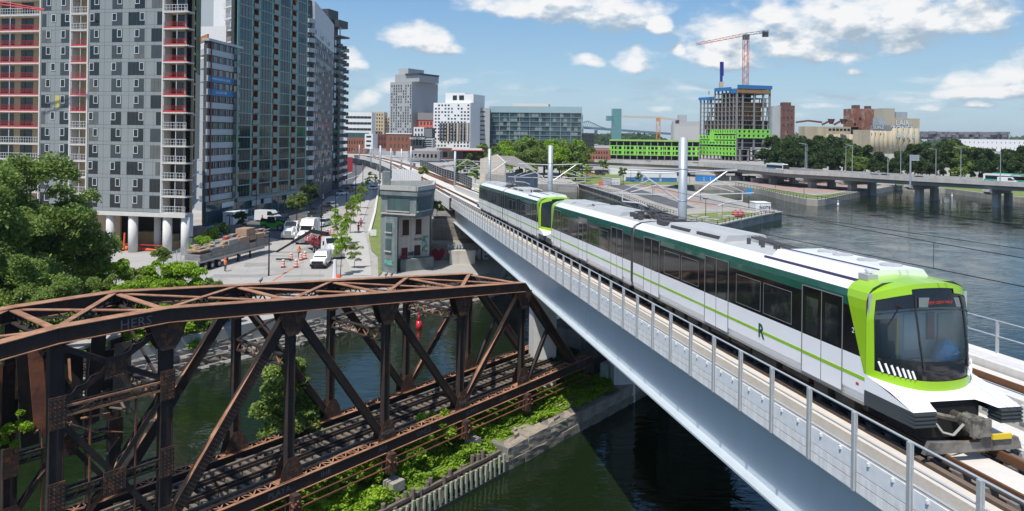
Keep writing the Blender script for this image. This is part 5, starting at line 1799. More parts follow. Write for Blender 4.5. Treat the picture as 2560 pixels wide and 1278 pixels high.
# ------------------------------------------------------------------ long glass tower
lf = FPX2(592, 155, 770, 186, 7.5)
lt = thing('glass_tower', 'long tall green glass apartment tower with rows of brown balcony recesses', 'building', G(690, 540, 3))
NL, FL = 19, 2.55
m_fin = M('green_fin', (.14, .30, .25), .25, var=.15, scale=.4)
m_floor_e = M('floor_edge', (.27, .31, .29), .6, var=.1)
c = MB(); lf.box(c, 0, lf.L, .9, 1.6, -4.6, NL * FL); c.build('wall', M('core_dark', (.04, .05, .05), .7, var=.2), lt)
bays = [(594, 625), (647, 676), (697, 722), (741, 762)]
recs = [(630, 644), (680, 693), (726, 738)]
cur_ = [g_teal, g_grey, glass('pane_curtain', (.09, .10, .095), .12, .45, .5), glass('pane_deep', (.012, .03, .033), .05, .4, .4)]
rl = random.Random(9)
fe = bmesh_box(lf.L, .25, .22, m_floor_e, 'floor_edge')
gm = {}
for i, (x0, x1) in enumerate(bays):
    a, b = lf.u(x0), lf.u(x1)
    for q in range(4):
        mb = MB(); mb.m = 0; mb.box(0, b - a, 0, .08, 0, FL - .24)
        mb.m = 1
        for j in range(5):
            x = (b - a) * j / 4; mb.box(x - .03, x + .03, -.05, 0, 0, FL - .24)
        gm[i, q] = mb.mesh('glazing', [cur_[q], m_bandd])
rm_ = []
for i, (x0, x1) in enumerate(recs):
    a, b = lf.u(x0), lf.u(x1); w = b - a
    wl = MB(); wl.m = 0; wl.box(0, w, .75, .85, 0, FL - .24); wl.box(0, .06, 0, .75, 0, FL - .24); wl.box(w - .06, w, 0, .75, 0, FL - .24)
    rl_ = MB(); rl_.box(0, w, -.25, -.2, -.1, 1.0); rl_.box(0, w, -.25, .2, -.12, 0)
    rm_.append((a, wl.mesh('recess', m_brown), rl_.mesh('balcony_rail', M('rail_glass', (.20, .23, .22), .25, var=.2))))
for k in range(NL):
    put('floor_edge', fe, lt, lf.mtx(0, k * FL - .11, -.12))
    for i, (x0, x1) in enumerate(bays):
        q = 3 if k < 5 and rl.random() < .7 else rl.choice((0, 0, 1, 1, 2, 3))
        put('glazing', gm[i, q], lt, lf.mtx(lf.u(x0), k * FL + .11, 0))
    for (a, m1, m2) in rm_:
        put('recess', m1, lt, lf.mtx(a, k * FL + .11, 0)); put('balcony_rail', m2, lt, lf.mtx(a, k * FL + .11, 0))
for px in (592.5, 627.5, 645.5, 678, 695, 724, 739.5, 764):
    c = MB(); u = lf.u(px); w = .85 if px not in (592.5, 764) else .7
    lf.box(c, u - w / 2, u + w / 2, -.06, .05, 0, NL * FL); c.build('glass_fin', m_fin, lt)
c = MB(); lf.box(c, 0, lf.L, -.1, .9, -4.6, -.15); sgz = c.build('street_glazing', g_teal, lt)
for i in range(12):
    c = MB(); u = lf.L * i / 11; lf.box(c, u - .06, u + .06, -.16, -.1, -4.6, -.15); c.build('mullion', m_floor_e, lt)
c = MB(); lf.box(c, -.2, lf.L + .2, -.5, .9, -.9, -.15); c.build('fascia', m_floor_e, lt)
for px, w in ((625, 3.4), (655, 3.2), (712, 3.0), (748, 2.6)):
    c = MB(); u = lf.u(px); lf.box(c, u, u + w, -.75, -.6, -2.1, -.95); c.build('shop_sign', M('sign_pale', (.45, .5, .5), .5, var=.1), lt)
# its left end with white balconies over orange walls
le = Facade(D(556, 337, 161), D(592, 337, 156), 7.5)
c = MB(); le.box(c, 0, le.L - 2.2, 1.6, 1.8, 0, NL * FL); c.build('end_wall', m_orange, lt)
eb = MB(); eb.box(0, le.L - 1.2, -.2, 1.6, -.2, 0); eb = eb.mesh('balcony_slab', m_whitewall); er = railing_mesh(le.L - .6, 1.0, m_frame_w)
ed = bmesh_box(1.6, .05, 2.0, g_dark, 'balcony_door')
for k in range(10, NL):
    put('balcony_slab', eb, lt, le.mtx(0, k * FL, 0)); put('railing', er, lt, le.mtx(.05, k * FL, -.18)); put('balcony_door', ed, lt, le.mtx(.4, k * FL, 1.52))

# ------------------------------------------------------------------ lattice block next to it
nf = FPX2(770, 188, 783, 190, 7.0)
xf = FPX2(783, 190, 832, 232, 7.0)
xt = thing('lattice_block', 'black and white apartment block with narrow windows and staggered balconies', 'building', G(805, 470, 3))
NX, FX = 17, 2.5
top_z = zat(783, 2, 190) - 7.0
m_lat = M('lattice_grey', (.10, .098, .102), .6, var=.15, scale=.6)
c = MB(); xf.box(c, 0, xf.L, .12, 14, -3.8, top_z - 9); c.build('wall', m_lat, xt)
c = MB(); xf.box(c, 0, xf.L, .0, 14, top_z - 9, top_z); c.build('upper_wall', m_bandw, xt)
c = MB(); nf.box(c, 0, nf.L, .6, 10, -3.8, top_z); c.build('end_wall', m_lead, xt)
vw = bmesh_box(.8, .1, 1.75, g_dark, 'window', -.03)
sb = bmesh_box(1.15, .6, .95, m_bandw, 'balcony', -.6)
fl_ = bmesh_box(xf.L, .16, .38, m_lat, 'floor_band', -.04)
for k in range(NX):
    put('floor_band', fl_, xt, xf.mtx(0, k * FX + 1.95, .1))
    for j in range(12):
        u = (j + .25 + .4 * (k % 2)) * xf.L / 12.5
        put('window', vw, xt, xf.mtx(u, k * FX + .15, .1 if k < NX - 3 else -.01))
        if (j + 2 * k) % 4 == 0:
            put('balcony', sb, xt, xf.mtx(u, k * FX - .05, .12))
eb = MB(); eb.box(0, nf.L, -.3, .6, -.1, .95); eb = eb.mesh('balcony', m_bandw)
for k in range(NX + 1):
    put('balcony', eb, xt, nf.mtx(0, k * FX, 0))
# podium along the street
pf = FPX2(797, 205, 838, 255, 2.6)
c = MB(); pf.box(c, -4, pf.L, 0, 8, 0, 8.2); c.build('podium', m_lead, xt)
c = MB(); pf.box(c, -.5, pf.L + .4, -.6, 0, 5.6, 8.3); c.build('podium_fascia', m_lat, xt)
for j in range(9):
    c = MB(); u = pf.L * j / 9; pf.box(c, u, u + 1.3, -.5, 0, 0, 5.6); c.build('podium_pier', M('brick_pier', (.13, .075, .06), .85, var=.2), xt)
c = MB(); pf.box(c, 0, pf.L, -.5, -.45, 8.3, 9.4); c.build('terrace_glass', g_blue, xt)
for px, Y in ((783, 200), (812, 225)):
    um = thing('parasol', 'bright pink parasol on the terrace ' + ('nearest the glass tower' if px < 800 else 'further along the dark block'), 'parasol', D(px, 402, Y))
    p = D(px, 402, Y); c = MB(); c.tube(p + UP * 2.1, p + UP * 2.6, 1.6, 8, .05); c.build('canopy', M('pink_cloth', (.6, .04, .2), .7, var=.1), um)
    c = MB(); c.tube(p - UP * 1.4, p + UP * 2.3, .05, 5); c.build('pole', m_galv, um)

# ------------------------------------------------------------------ dark tower with stacked balconies
kf = FPX2(823, 238, 849, 244, 3.0)
kt = thing('dark_tower', 'dark tower with white window blinds and balconies stacked at its right edge', 'building', G(845, 440, 3))
ht = zat(835, 92, 240) - 3
c = MB(); kf.box(c, 0, kf.L, 0, 12, 0, ht); c.build('wall', m_lead, kt)
hp = zat(835, 25, 240) - 3
c = MB(); kf.box(c, -.6, kf.L * .85, .5, 9, ht, hp); c.build('penthouse', m_lead, kt)
c = MB(); kf.box(c, -.7, kf.L * .05, .4, 3, ht - 8, hp - 2.4); c.build('stair_glazing', g_blue, kt)
rf = Facade(kf.pt(kf.L, 0, 0), D(862, 337, 262), 3.0)
c = MB(); rf.box(c, 0, rf.L, .4, 2, 0, ht - 1); c.build('side_wall', m_bandw, kt)
wp_ = bmesh_box(.95, .06, 1.7, M('white_blind', (.62, .66, .68), .6, var=.1), 'window', -.05); wd = bmesh_box(1.1, .06, 1.8, g_teal, 'window', -.05)
kb_ = MB(); kb_.box(0, kf.L * .42, -.9, 0, -.15, .0); kb_.box(0, kf.L * .42, -.9, -.85, 0, 1.0); kb_ = kb_.mesh('balcony', m_lead)
sbm = MB(); sbm.box(0, 1.6, -1.7, .4, -.14, 0); sbm.box(0, 1.6, -1.7, -1.65, 0, 1.0); sbm.box(0, .05, -1.7, 0, 0, 1.0); sbm.box(1.55, 1.6, -1.7, 0, 0, 1.0); sbm = sbm.mesh('balcony', M('balcony_dark', (.1, .11, .12), .5, var=.1))
nk = int(ht / 2.45)
for k in range(1, nk):
    z = k * 2.45
    for f in (.02, .22, .42):
        put('window', wp_ if rl.random() < .45 else wd, kt, kf.mtx(f * kf.L, z + .3, 0))
    put('window', wd, kt, kf.mtx(.66 * kf.L, z + .3, 0)); put('window', wd, kt, kf.mtx(.82 * kf.L, z + .3, 0))
    put('balcony', kb_, kt, kf.mtx(.57 * kf.L, z, 0))
    put('balcony', sbm, kt, rf.mtx(rf.L * .25, z, .2)); put('balcony', sbm, kt, rf.mtx(rf.L * .7, z, .2))
c = MB(); kf.box(c, kf.L * .35, kf.L * 1.35, -2, 8, ht, ht + .5); kf.box(c, kf.L * .4, kf.L * 1.3, -1.5, 7, ht + 3.2, ht + 5.6); c.build('roof_canopy', m_lead, kt, kind='stuff')
c = MB(); kf.box(c, kf.L * .62, kf.L * .68, -1.2, -.9, ht + .5, ht + 3.2); c.build('canopy_post', m_whitewall, kt)

# ================================================================== the city behind
def block(name, label, px0, px1, ytop, ybase, Y0, Y1=None, depth=14, mat=None, rows=0, cols=0, win=None, ww=.6, wh=.6, mx=.06, mz=(.06, .04), parent=None, cat='building', wallname='wall', frame=None, skip=0.0, side=None, seed=1, wname='window', top=None):
    """a building with its facade between two columns of the photograph; windows are single panes set into it"""
    Y1 = Y1 or Y0
    zb, zt = zat((px0 + px1) / 2, ybase, (Y0 + Y1) / 2), zat((px0 + px1) / 2, ytop, (Y0 + Y1) / 2)
    f = FPX2(px0, Y0, px1, Y1, zb)
    t = parent or thing(name, label, cat, f.pt(f.L / 2, 0, 0))
    c = MB(); f.box(c, 0, f.L, 0, depth, 0, zt - zb); c.build(wallname, mat, t)
    H = zt - zb
    r = random.Random(seed)
    if rows and cols:
        cw, chh = f.L * (1 - 2 * mx) / cols, H * (1 - mz[0] - mz[1]) / rows
        wins = win if isinstance(win, (list, tuple)) else [win]
        ms = []
        for wm in wins:
            mb = MB(); mb.m = 0; mb.box(0, cw * ww, -.06, .05, 0, chh * wh)
            if frame:
                mb.m = 1; mb.box(-.12, cw * ww + .12, -.12, .0, -.18, 0)
            ms.append(mb.mesh(wname, [wm] + ([frame] if frame else [])))
        for i in range(rows):
            for j in range(cols):
                if r.random() < skip:
                    continue
                put(wname, r.choice(ms), t, f.mtx(f.L * mx + cw * (j + (1 - ww) / 2), H * mz[0] + chh * (i + (1 - wh) / 2), 0))
    if side:
        # right flank
        px2, Y2, smat, srows, scols, swin = side
        g_ = Facade(f.pt(f.L, 0, 0), D(px2, 337, Y2), zb)
        c = MB(); g_.box(c, 0.02, g_.L, 0, .5, 0, H - .02); c.build('side_wall', smat, t)
        if srows:
            cw, chh = g_.L / scols, H * .92 / srows
            mb = MB(); mb.box(0, cw * .55, -.06, .05, 0, chh * .55); me = mb.mesh('window', swin)
            for i in range(srows):
                for j in range(scols):
                    put('window', me, t, g_.mtx(cw * (j + .22), H * .03 + chh * (i + .2), 0))
    return t, f, H


m_gtower = M('grey_tower', (.33, .34, .345), .6, var=.1, scale=.1)
m_cream = M('cream_stone', (.52, .43, .30), .85, var=.1, scale=.2)
m_brick = M('red_brick', (.26, .10, .06), .9, var=.15, scale=.3)
m_office_w = M('office_white', (.72, .72, .72), .6, var=.05, scale=.2)
m_concg = M('facade_grey', (.38, .39, .40), .7, var=.07, scale=.2)
m_coral = M('coral_panel', (.62, .14, .10), .7, var=.1, scale=.2)

t, f, H = block('office_block', 'white office block with ribbon windows behind the dark tower', 862, 929, 281, 345, 520, mat=m_office_w, rows=3, cols=7, win=g_dark, ww=.96, wh=.4, mx=.02, mz=(.22, .08))
c = MB(); f.box(c, 0, f.L * .9, -1, 0, 0, H * .2); c.build('ground_glazing', g_teal, t)
block('stone_building', 'old cream stone building between white office and grey tower', 924, 960, 280, 340, 540, mat=m_cream, rows=6, cols=5, win=g_dark, ww=.4, wh=.5)
block('stone_building', 'lower cream stone wing touching the grey tower', 955, 975, 292, 338, 545, mat=m_cream, rows=5, cols=3, win=g_dark, ww=.4, wh=.5)
t, f, H = block('grey_tower', 'slender dark grey tower standing alone against the sky', 974, 1030, 205, 336, 480, 470, 26, m_gtower, 18, 9, [g_dark, g_grey, g_dark, M('pane_bright', (.40, .42, .40), .4, var=.2)], .42, .72, .03, (.02, .05), side=(1047, 500, M('grey_side_shade', (.10, .115, .13), .6, var=.08), 18, 4, g_dark))  # right flank darker than the front, its shade painted in
c = MB(); f.box(c, f.L * .12, f.L * 1.2, 2, 22, H, H + 5); c.build('setback', m_gtower, t)
c = MB(); f.box(c, f.L * .18, f.L * .62, 4, 20, H + 5, H + 9); c.build('penthouse', m_concg, t)
c = MB(); f.box(c, f.L * .62, f.L * 1.22, 1, 22, H + 4.2, H + 5.4); c.build('roof_rim', m_lead, t)
t, f, H = block('modern_block', 'building with coral red panels half hidden behind the white apartment block', 1046, 1084, 300, 345, 470, mat=m_coral, rows=3, cols=4, win=[g_grey, g_blue], ww=.5, wh=.6)
c = MB(); f.box(c, -.5, f.L, -.4, 14, H, H + 4.5); c.build('upper_storey', M('taupe_panel', (.25, .23, .22), .7, var=.1), t)
block('stone_building', 'beige rooftop building above the coral panelled one', 1048, 1082, 284, 300, 520, mat=m_cream, rows=1, cols=4, win=g_dark, ww=.4, wh=.4)
block('small_block', 'small white block with square windows right of the brick building', 1034, 1060, 318, 345, 400, mat=m_office_w, rows=2, cols=3, win=g_dark, ww=.45, wh=.55)
block('small_block', 'dark ribbed block beside the small white block', 1060, 1081, 320, 346, 395, mat=m_lead, rows=1, cols=8, win=m_gtower, ww=.5, wh=.9)
t, f, H = block('brick_building', 'red brick building with green windows and pale roof edge above the viaduct', 966, 1028, 334, 378, 400, mat=m_brick, rows=2, cols=5, win=g_teal, ww=.36, wh=.5, mx=.1, mz=(.1, .1))
c = MB(); f.box(c, -.2, f.L + .2, -.3, 3, H - .3, H + .3); c.build('roof_edge', m_office_w, t)
t, f, H = block('black_box', 'small black building with white graffiti right of the brick building', 1029, 1057, 340, 372, 385, mat=m_lead, rows=1, cols=3, win=g_dark, ww=.7, wh=.5)
put('lettering', text_mesh('INCO CORP', 1.4, m_spray_w, .02, bold=.04), t, frame_m(f.pt(f.L * .5, -.15, H * .8), f.U, UP, -f.I))
block('parking_deck', 'low slatted parking deck under the coral building', 1056, 1082, 348, 370, 390, mat=m_concg, rows=4, cols=1, win=g_dark, ww=.9, wh=.45)
block('small_block', 'small white office with dark ribbon windows left on the viaduct', 912, 932, 335, 372, 380, mat=m_office_w, rows=3, cols=1, win=g_dark, ww=.7, wh=.4)
block('brick_building', 'low dark red brick building behind the viaduct at the left', 868, 912, 345, 385, 420, mat=m_brick, rows=2, cols=6, win=g_dark, ww=.4, wh=.45)
block('brick_building', 'maroon brick building in front of the cream stone wing', 935, 968, 336, 372, 430, mat=M('maroon_brick', (.14, .05, .045), .9, var=.15, scale=.3), rows=2, cols=4, win=g_dark, ww=.35, wh=.4)
# white block with grey middle
t, f, H = block('white_apartments', 'white apartment block with a grey middle section and many small windows', 1083, 1176, 257, 370, 420, 412, 20, m_office_w, 13, 11, [g_dark, g_grey, g_dark, g_blue], .55, .5, .02, (.01, .02), side=(1190, 432, m_concg, 0, 0, None), skip=.12)  # shade of the right flank put into a greyer wall colour
c = MB(); f.box(c, f.L * .16, f.L * .995, -.05, 0.3, H * .14, H * .56); c.build('grey_section', M('mid_grey_panel', (.26, .26, .265), .7, var=.12, scale=.2), t)
for i in range(7):
    for j in range(10):
        c = bpy.data.meshes.get('gs_win') or MB().box(0, .8, -.12, 0, 0, 1.15).mesh('gs_win', g_dark)
        put('window', c, t, f.mtx(f.L * (.19 + .08 * j), H * (.155 + .057 * i), -.04))
for j in range(3):
    c = MB(); u = f.L * (.40 + .26 * j); f.box(c, u, u + .8, -1.0, 0, H * .15, H * .55); c.build('balcony_strip', m_cream, t)
c = MB(); f.box(c, f.L * .28, f.L * .8, 2, 18, H, H + 5.6); c.build('penthouse', m_office_w, t)
c = MB(); f.box(c, f.L * .8, f.L * 1.04, 1.5, 18, H, H + 4.8); c.build('penthouse', m_office_w, t)
for (a, b) in ((.48, .59), (.65, .78)):
    c = MB(); f.box(c, f.L * a, f.L * b, 1.85, 2, H + 1.6, H + 4.2); c.build('louvre', g_dark, t)
t, f, H = block('concrete_office', 'pale grey concrete office with horizontal slit windows beside the glass office', 1176, 1224, 270, 372, 425, mat=m_concg, rows=8, cols=1, win=g_dark, ww=.62, wh=.28, mx=.1)
# glass office
t, f, H = block('glass_office', 'wide blue green glass office block behind the park trees', 1223, 1453, 282, 372, 432, 425, 24, g_blue, 8, 26, [g_blue, g_teal, g_blue, g_grey, glass('pane_pale', (.2, .26, .26), .15, .4, .3)], .93, .84, 0, (0, 0))
sl_ = bmesh_box(f.L + .3, .5, .38, M('glass_floor', (.16, .20, .21), .5, var=.1), 'floor_edge', -.45)
for i in range(9):
    put('floor_edge', sl_, t, f.mtx(-.1, H * i / 8 - .2, 0))
mu = bmesh_box(.22, .3, H, M('pale_mullion', (.32, .38, .38), .4, var=.1), 'mullion', -.38)
for j in range(10):
    put('mullion', mu, t, f.mtx(f.L * j / 9 - .1, 0, 0))
c = MB(); f.box(c, -.2, f.L + .4, -.5, -.3, H, H + 3.6); c.build('roof_screen', M('screen_glass', (.30, .42, .46), .15, var=.1), t)
c = MB(); f.box(c, f.L * .25, f.L * .64, 3, 14, H + .5, H + 5.4); c.build('plant_room', M('plant_white', (.70, .66, .60), .7, var=.05), t)
block('dark_block', 'small dark block right of the glass office', 1454, 1486, 333, 372, 470, mat=m_lead, rows=3, cols=4, win=g_dark, ww=.5, wh=.5)
t, f, H = block('low_building', 'long low red brown building with white canopy behind the overhead masts', 1098, 1212, 372, 402, 330, mat=M('dark_brick', (.13, .065, .055), .85, var=.2, scale=.3), rows=1, cols=6, win=[g_dark, g_teal], ww=.7, wh=.5)
c = MB(); f.box(c, f.L * .3, f.L * .95, -4, 0, H * .92, H + .2); c.build('canopy', m_office_w, t)
c = MB(); f.box(c, f.L * .28, f.L * 1.0, -4.2, -4, H * .85, H * .93); c.build('canopy_trim', m_coral, t)
block('low_building', 'low grey station building between the viaduct masts', 1020, 1100, 378, 402, 300, mat=M('grey_shed', (.27, .26, .26), .7, var=.25, scale=.2), rows=1, cols=7, win=g_dark, ww=.5, wh=.4)

# distant waterfront: glass tower with cross arm, harbour crane, steel bridge, silos
t = thing('lookout_tower', 'slim green glass lookout tower with a cross arm', 'tower', D(1542, 350, 900))
c = MB(); a = D(1531, 350, 900); b = D(1554, 272, 900); c.box(a.x, b.x, 900, 912, a.z - 6, b.z); c.build('shaft', M('lookout_glass', (.10, .24, .25), .3, var=.2, scale=.1), t)
c = MB(); a = D(1517, 302, 900); b = D(1531, 290, 900); c.box(a.x, b.x, 898, 910, a.z, b.z); c.build('arm', MATS['lookout_glass'], t)
t = thing('steel_bridge', 'far blue green steel cantilever bridge on the horizon', 'bridge', D(1540, 345, 2400))
m_far = M('far_bridge', (.12, .21, .24), .8, var=.1, scale=.01)
c = MB(); c.bar(D(1440, 318, 2300), D(1720, 338, 2600), 14, 7); c.build('deck', m_far, t)
tops = [(1440, 318), (1456, 306), (1470, 303), (1484, 309), (1500, 317), (1520, 322)]
c = MB()
for p, q in zip(tops, tops[1:]):
    c.bar(D(*p, 2310), D(*q, 2310), 6, 3)
c.build('upper_chord', m_far, t)
c = MB()
for i in range(16):
    x = 1442 + i * 5; y0 = 318 + (x - 1440) * .07
    yt = np.interp(x, [p[0] for p in tops], [p[1] for p in tops]); yt2 = np.interp(x + 5, [p[0] for p in tops], [p[1] for p in tops])
    c.bar(D(x, y0, 2310), D(x + 5, yt2, 2310), 2, 1.4)
c.build('web', m_far, t, kind='stuff')
for x in (1455, 1490, 1530, 1575, 1620):
    c = MB(); c.bar(D(x, 322 + (x - 1440) * .07, 2350), D(x, 352, 2350), 9, 12, (0, 1, 0)); c.build('pier', m_far, t)


def tower_crane(label, px, ybase, ytop, Y, jib0, jib1, cols, mw=1.8):
    t = thing('tower_crane', label, 'crane', D(px, ybase, Y))
    base, top = D(px, ybase, Y), D(px - 0, ytop, Y)
    base.x = top.x
    mc = MB(); lc = MB()
    for dx in (-mw / 2, mw / 2):
        for dy in (-mw / 2, mw / 2):
            mc.bar(base + Vector((dx, dy, 0)), top + Vector((dx, dy, 0)), .28, .28)
    n = int((top.z - base.z) / (mw * 1.1))
    for i in range(n):
        z0, z1 = base.z + (top.z - base.z) * i / n, base.z + (top.z - base.z) * (i + 1) / n
        s = mw / 2 * (1 if i % 2 else -1)
        for dy in (-mw / 2, mw / 2):
            lc.bar(Vector((base.x - s, base.y + dy, z0)), Vector((base.x + s, base.y + dy, z1)), .2, .2)
    mc.build('mast', cols[0], t); lc.build('mast_lacing', cols[0], t, kind='stuff')
    for (end, nm, k) in ((jib0, 'jib', 0), (jib1, 'counter_jib', 1)):
        e = D(*end)
        a = top + UP * .6
        j = MB(); lj = MB()
        d = e - a; n = int(d.length / 2.2)
        for (dy, dz) in ((-.7, 0), (.7, 0), (0, 1.5)):
            j.bar(a + Vector((0, dy, dz)), e + Vector((0, dy, dz * .6)), .22, .22)
        for i in range(n):
            p, q = a + d * (i / n), a + d * ((i + 1) / n)
            lj.bar(p + Vector((0, -.7, 0)), q + Vector((0, 0, 1.4)), .15, .15) if i % 2 else lj.bar(p + UP * 1.4, q + Vector((0, -.7, 0)), .15, .15)
        j.build(nm, cols[k], t); lj.build(nm + '_lacing', cols[k], t, kind='stuff')
        if k:
            w = MB(); w.obox(e - d.normalized() * 3 + Vector((-1.5, -1, -2.5)), (3, 0, 0), (0, 2, 0), (0, 0, 3)); w.build('counterweight', m_lead, t)
    w = MB(); w.obox(top + Vector((-1.6, -1.4, -1.6)), (3.2, 0, 0), (0, 2.8, 0), (0, 0, 2.8)); w.build('cab', cols[1], t)
    return t


m_cro = M('crane_orange', (.50, .10, .05), .6, var=.15, scale=.5)
m_crb = M('crane_slate', (.06, .10, .14), .6, var=.15, scale=.5)
m_cry = M('crane_yellow', (.62, .24, .05), .6, var=.12, scale=.5)
tower_crane('tall orange tower crane with slate blue counter jib above the unfinished tower', 1865, 215, 92, 415, (1740, 113, 400), (1922, 80, 425), (m_cro, m_crb), 2.6)
tower_crane('smaller yellow orange tower crane behind the low green building', 1646, 352, 298, 640, (1556, 293, 620), (1700, 303, 650), (m_cry, m_cry), 3.0)
t, f, H = block('grain_silos', 'long pale grey grain silo row far behind the yellow crane', 1683, 1752, 312, 355, 900, mat=M('silo_grey', (.42, .41, .39), .85, var=.1, scale=.05), rows=1, cols=16, win=M('silo_tube', (.48, .47, .45), .85, var=.1, scale=.05), ww=.8, wh=.9)
c = MB(); f.box(c, 0, f.L, 2, 10, H, H + 4); c.build('gallery', m_concg, t)
c = MB(); f.box(c, f.L * .2, f.L * .5, 2, 8, H + 4, H + 12); c.build('head_house', m_concg, t)

# ------------------------------------------------------------------ unfinished tower
ut = thing('unfinished_tower', 'unfinished concrete frame tower with blue top wrap and lime green lower walls', 'building', D(1840, 405, 400))
ff = FPX2(1842, 398, 1924, 404, zat(1880, 402, 400))
lf2 = FPX2(1750, 425, 1842, 398, ff.z0)
HT = zat(1880, 222, 400) - ff.z0
m_cframe = M('frame_concrete', (.24, .24, .245), .85, var=.12, scale=.3)
m_lime_wall = M('lime_sheathing', (.26, .66, .09), .7, var=.08, scale=.3)
m_formwork = M('formwork', (.30, .16, .05), .8, var=.3, scale=.6)
m_dim = M('dim_interior', (.05, .045, .04), .9, var=.5, scale=.3)  # near-black brown paints the dimness of the open floors
NFu = 16
for k in range(NFu + 1):
    z = HT * k / NFu
    tl = 0 if z < HT * .92 else lf2.L * .42
    c = MB()
    if z < HT * .86:
        lf2.box(c, 0, lf2.L, 0, 16, z - .25, z)
    else:
        lf2.box(c, tl, lf2.L, 0, 16, z - .25, z)
    c.build('floor_slab', m_cframe, ut)
    c = MB(); ff.box(c, 0, ff.L, 0, 16, z - .25, z); c.build('floor_slab', m_cframe, ut)
for j in range(5):
    c = MB(); u = ff.L * (0, .17, .52, .80, 1)[j]; ff.box(c, u - .45, u + .45, -.1, .8, 0, HT); c.build('column', m_cframe, ut)
for j in range(10):
    c = MB(); u = lf2.L * j / 10; lf2.box(c, u - .3, u + .3, -.1, .6, 0, HT * (.86 if j < 4 else 1)); c.build('column', m_cframe, ut)
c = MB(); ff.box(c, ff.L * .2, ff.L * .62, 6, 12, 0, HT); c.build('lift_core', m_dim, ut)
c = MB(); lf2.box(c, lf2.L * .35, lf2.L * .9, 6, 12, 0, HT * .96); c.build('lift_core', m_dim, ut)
pr_ = MB(); pr_.box(0, .45, 0, .3, 0, HT / NFu - .3); pr_ = pr_.mesh('prop', m_formwork)
ru = random.Random(4)
for k in range(7, NFu):
    for j in range(14):
        F_, w = (ff, ff.L) if j % 2 else (lf2, lf2.L)
        if F_ is lf2 and k > 13 and j < 6:
            continue
        put('prop', pr_, ut, F_.mtx(ru.uniform(.04, .95) * w, HT * k / NFu, ru.uniform(.5, 1.5)))
for k in range(3, 13):  # back panels added to darken the floors behind the frame
    c = MB(); ff.box(c, .4, ff.L * (.98 if k < 9 else .78), 1.6, 1.9, HT * k / NFu, HT * (k + 1) / NFu - .26); c.build('interior_backing', m_dim if k < 9 else m_formwork, ut)
    c = MB(); lf2.box(c, lf2.L * (.1 if k < 9 else .36), lf2.L, 1.6, 1.9, HT * k / NFu, HT * (k + 1) / NFu - .26); c.build('interior_backing', m_dim if k % 3 == 0 else m_formwork, ut)
# lime walls with real openings between piers
def lime(F_, z0, z1, u0, u1, n, tag):
    c = MB(); h = z1 - z0
    F_.box(c, u0, u1, -.5, -.1, z0, z0 + h * .24); F_.box(c, u0, u1, -.5, -.1, z1 - h * .2, z1)
    w = (u1 - u0) / n
    for j in range(n + 1):
        a = max(u0, u0 + j * w - w * .27); b = min(u1, u0 + j * w + w * .27)
        F_.box(c, a, b, -.49, -.11, z0 + h * .24, z1 - h * .2)
    c.build('lime_wall', m_lime_wall, ut)
    c = MB(); F_.box(c, u0, u1, .1, .2, z0, z1); c.build('dark_opening', g_grey, ut)


hz = HT / NFu
for k in (5, 6):
    lime(ff, k * hz, (k + 1) * hz - .1, 0, ff.L, 7, 0)
for k in (1, 2, 3.4, 4.6, 5.9):
    lime(lf2, k * hz, (k + 1) * hz - .1, lf2.L * (0 if k < 5 else .3), lf2.L, 11, 1)
c = MB(); lf2.box(c, lf2.L * .3, lf2.L * .42, -.7, -.45, 4 * hz, 6.4 * hz); c.build('lime_wall', m_lime_wall, ut)
c = MB(); ff.box(c, 0, ff.L * 1.22, -3, 14, 2.6 * hz - .4, 2.6 * hz); ff.box(c, 0, ff.L * 1.22, -3, 14, 1.2 * hz - .4, 1.2 * hz); c.build('podium_slab', m_cframe, ut, kind='stuff')
for j in range(6):
    c = MB(); u = ff.L * 1.2 * j / 5; ff.box(c, u, u + .9, -2.9, -2, -.5, 2.6 * hz); c.build('podium_column', m_cframe, ut)
m_bwrap = M('blue_wrap_sheet', (.02, .16, .42), .6, var=.15, scale=.4)
for (F_, u0, u1, z0, z1) in ((ff, -.3, ff.L + .8, HT, HT + 1.9), (lf2, lf2.L * .42, lf2.L * .86, HT - 1, HT + .9), (lf2, -.8, lf2.L * .4, HT * .86, HT * .86 + 1.6), (lf2, lf2.L * .88, lf2.L, HT - 2.6, HT - .4)):
    c = MB(); F_.box(c, u0, u1, -.8, -.4, z0, z1); c.build('blue_screen', m_bwrap, ut)
c = MB(); ff.box(c, 0, ff.L, -.6, .2, HT - 2.4, HT - .6); c.build('formwork_table', m_formwork, ut)
pb = thing('placing_boom', 'folded dark blue concrete placing boom standing on the unfinished tower', 'boom', D(1803, 210, 412))
c = MB(); c.bar(D(1803, 208, 412), D(1803, 155, 412), 1.2, 1.4, (0, 1, 0)); c.build('boom', M('boom_blue', (.02, .03, .25), .5, var=.1), pb)
c = MB(); c.bar(D(1807, 190, 411), D(1807, 155, 411), .8, .9, (0, 1, 0)); c.build('boom_fold', MATS['boom_blue'], pb)
c = MB(); c.bar(D(1803, 222, 412), D(1803, 205, 412), 2, 2, (0, 1, 0)); c.build('base', m_cream, pb)
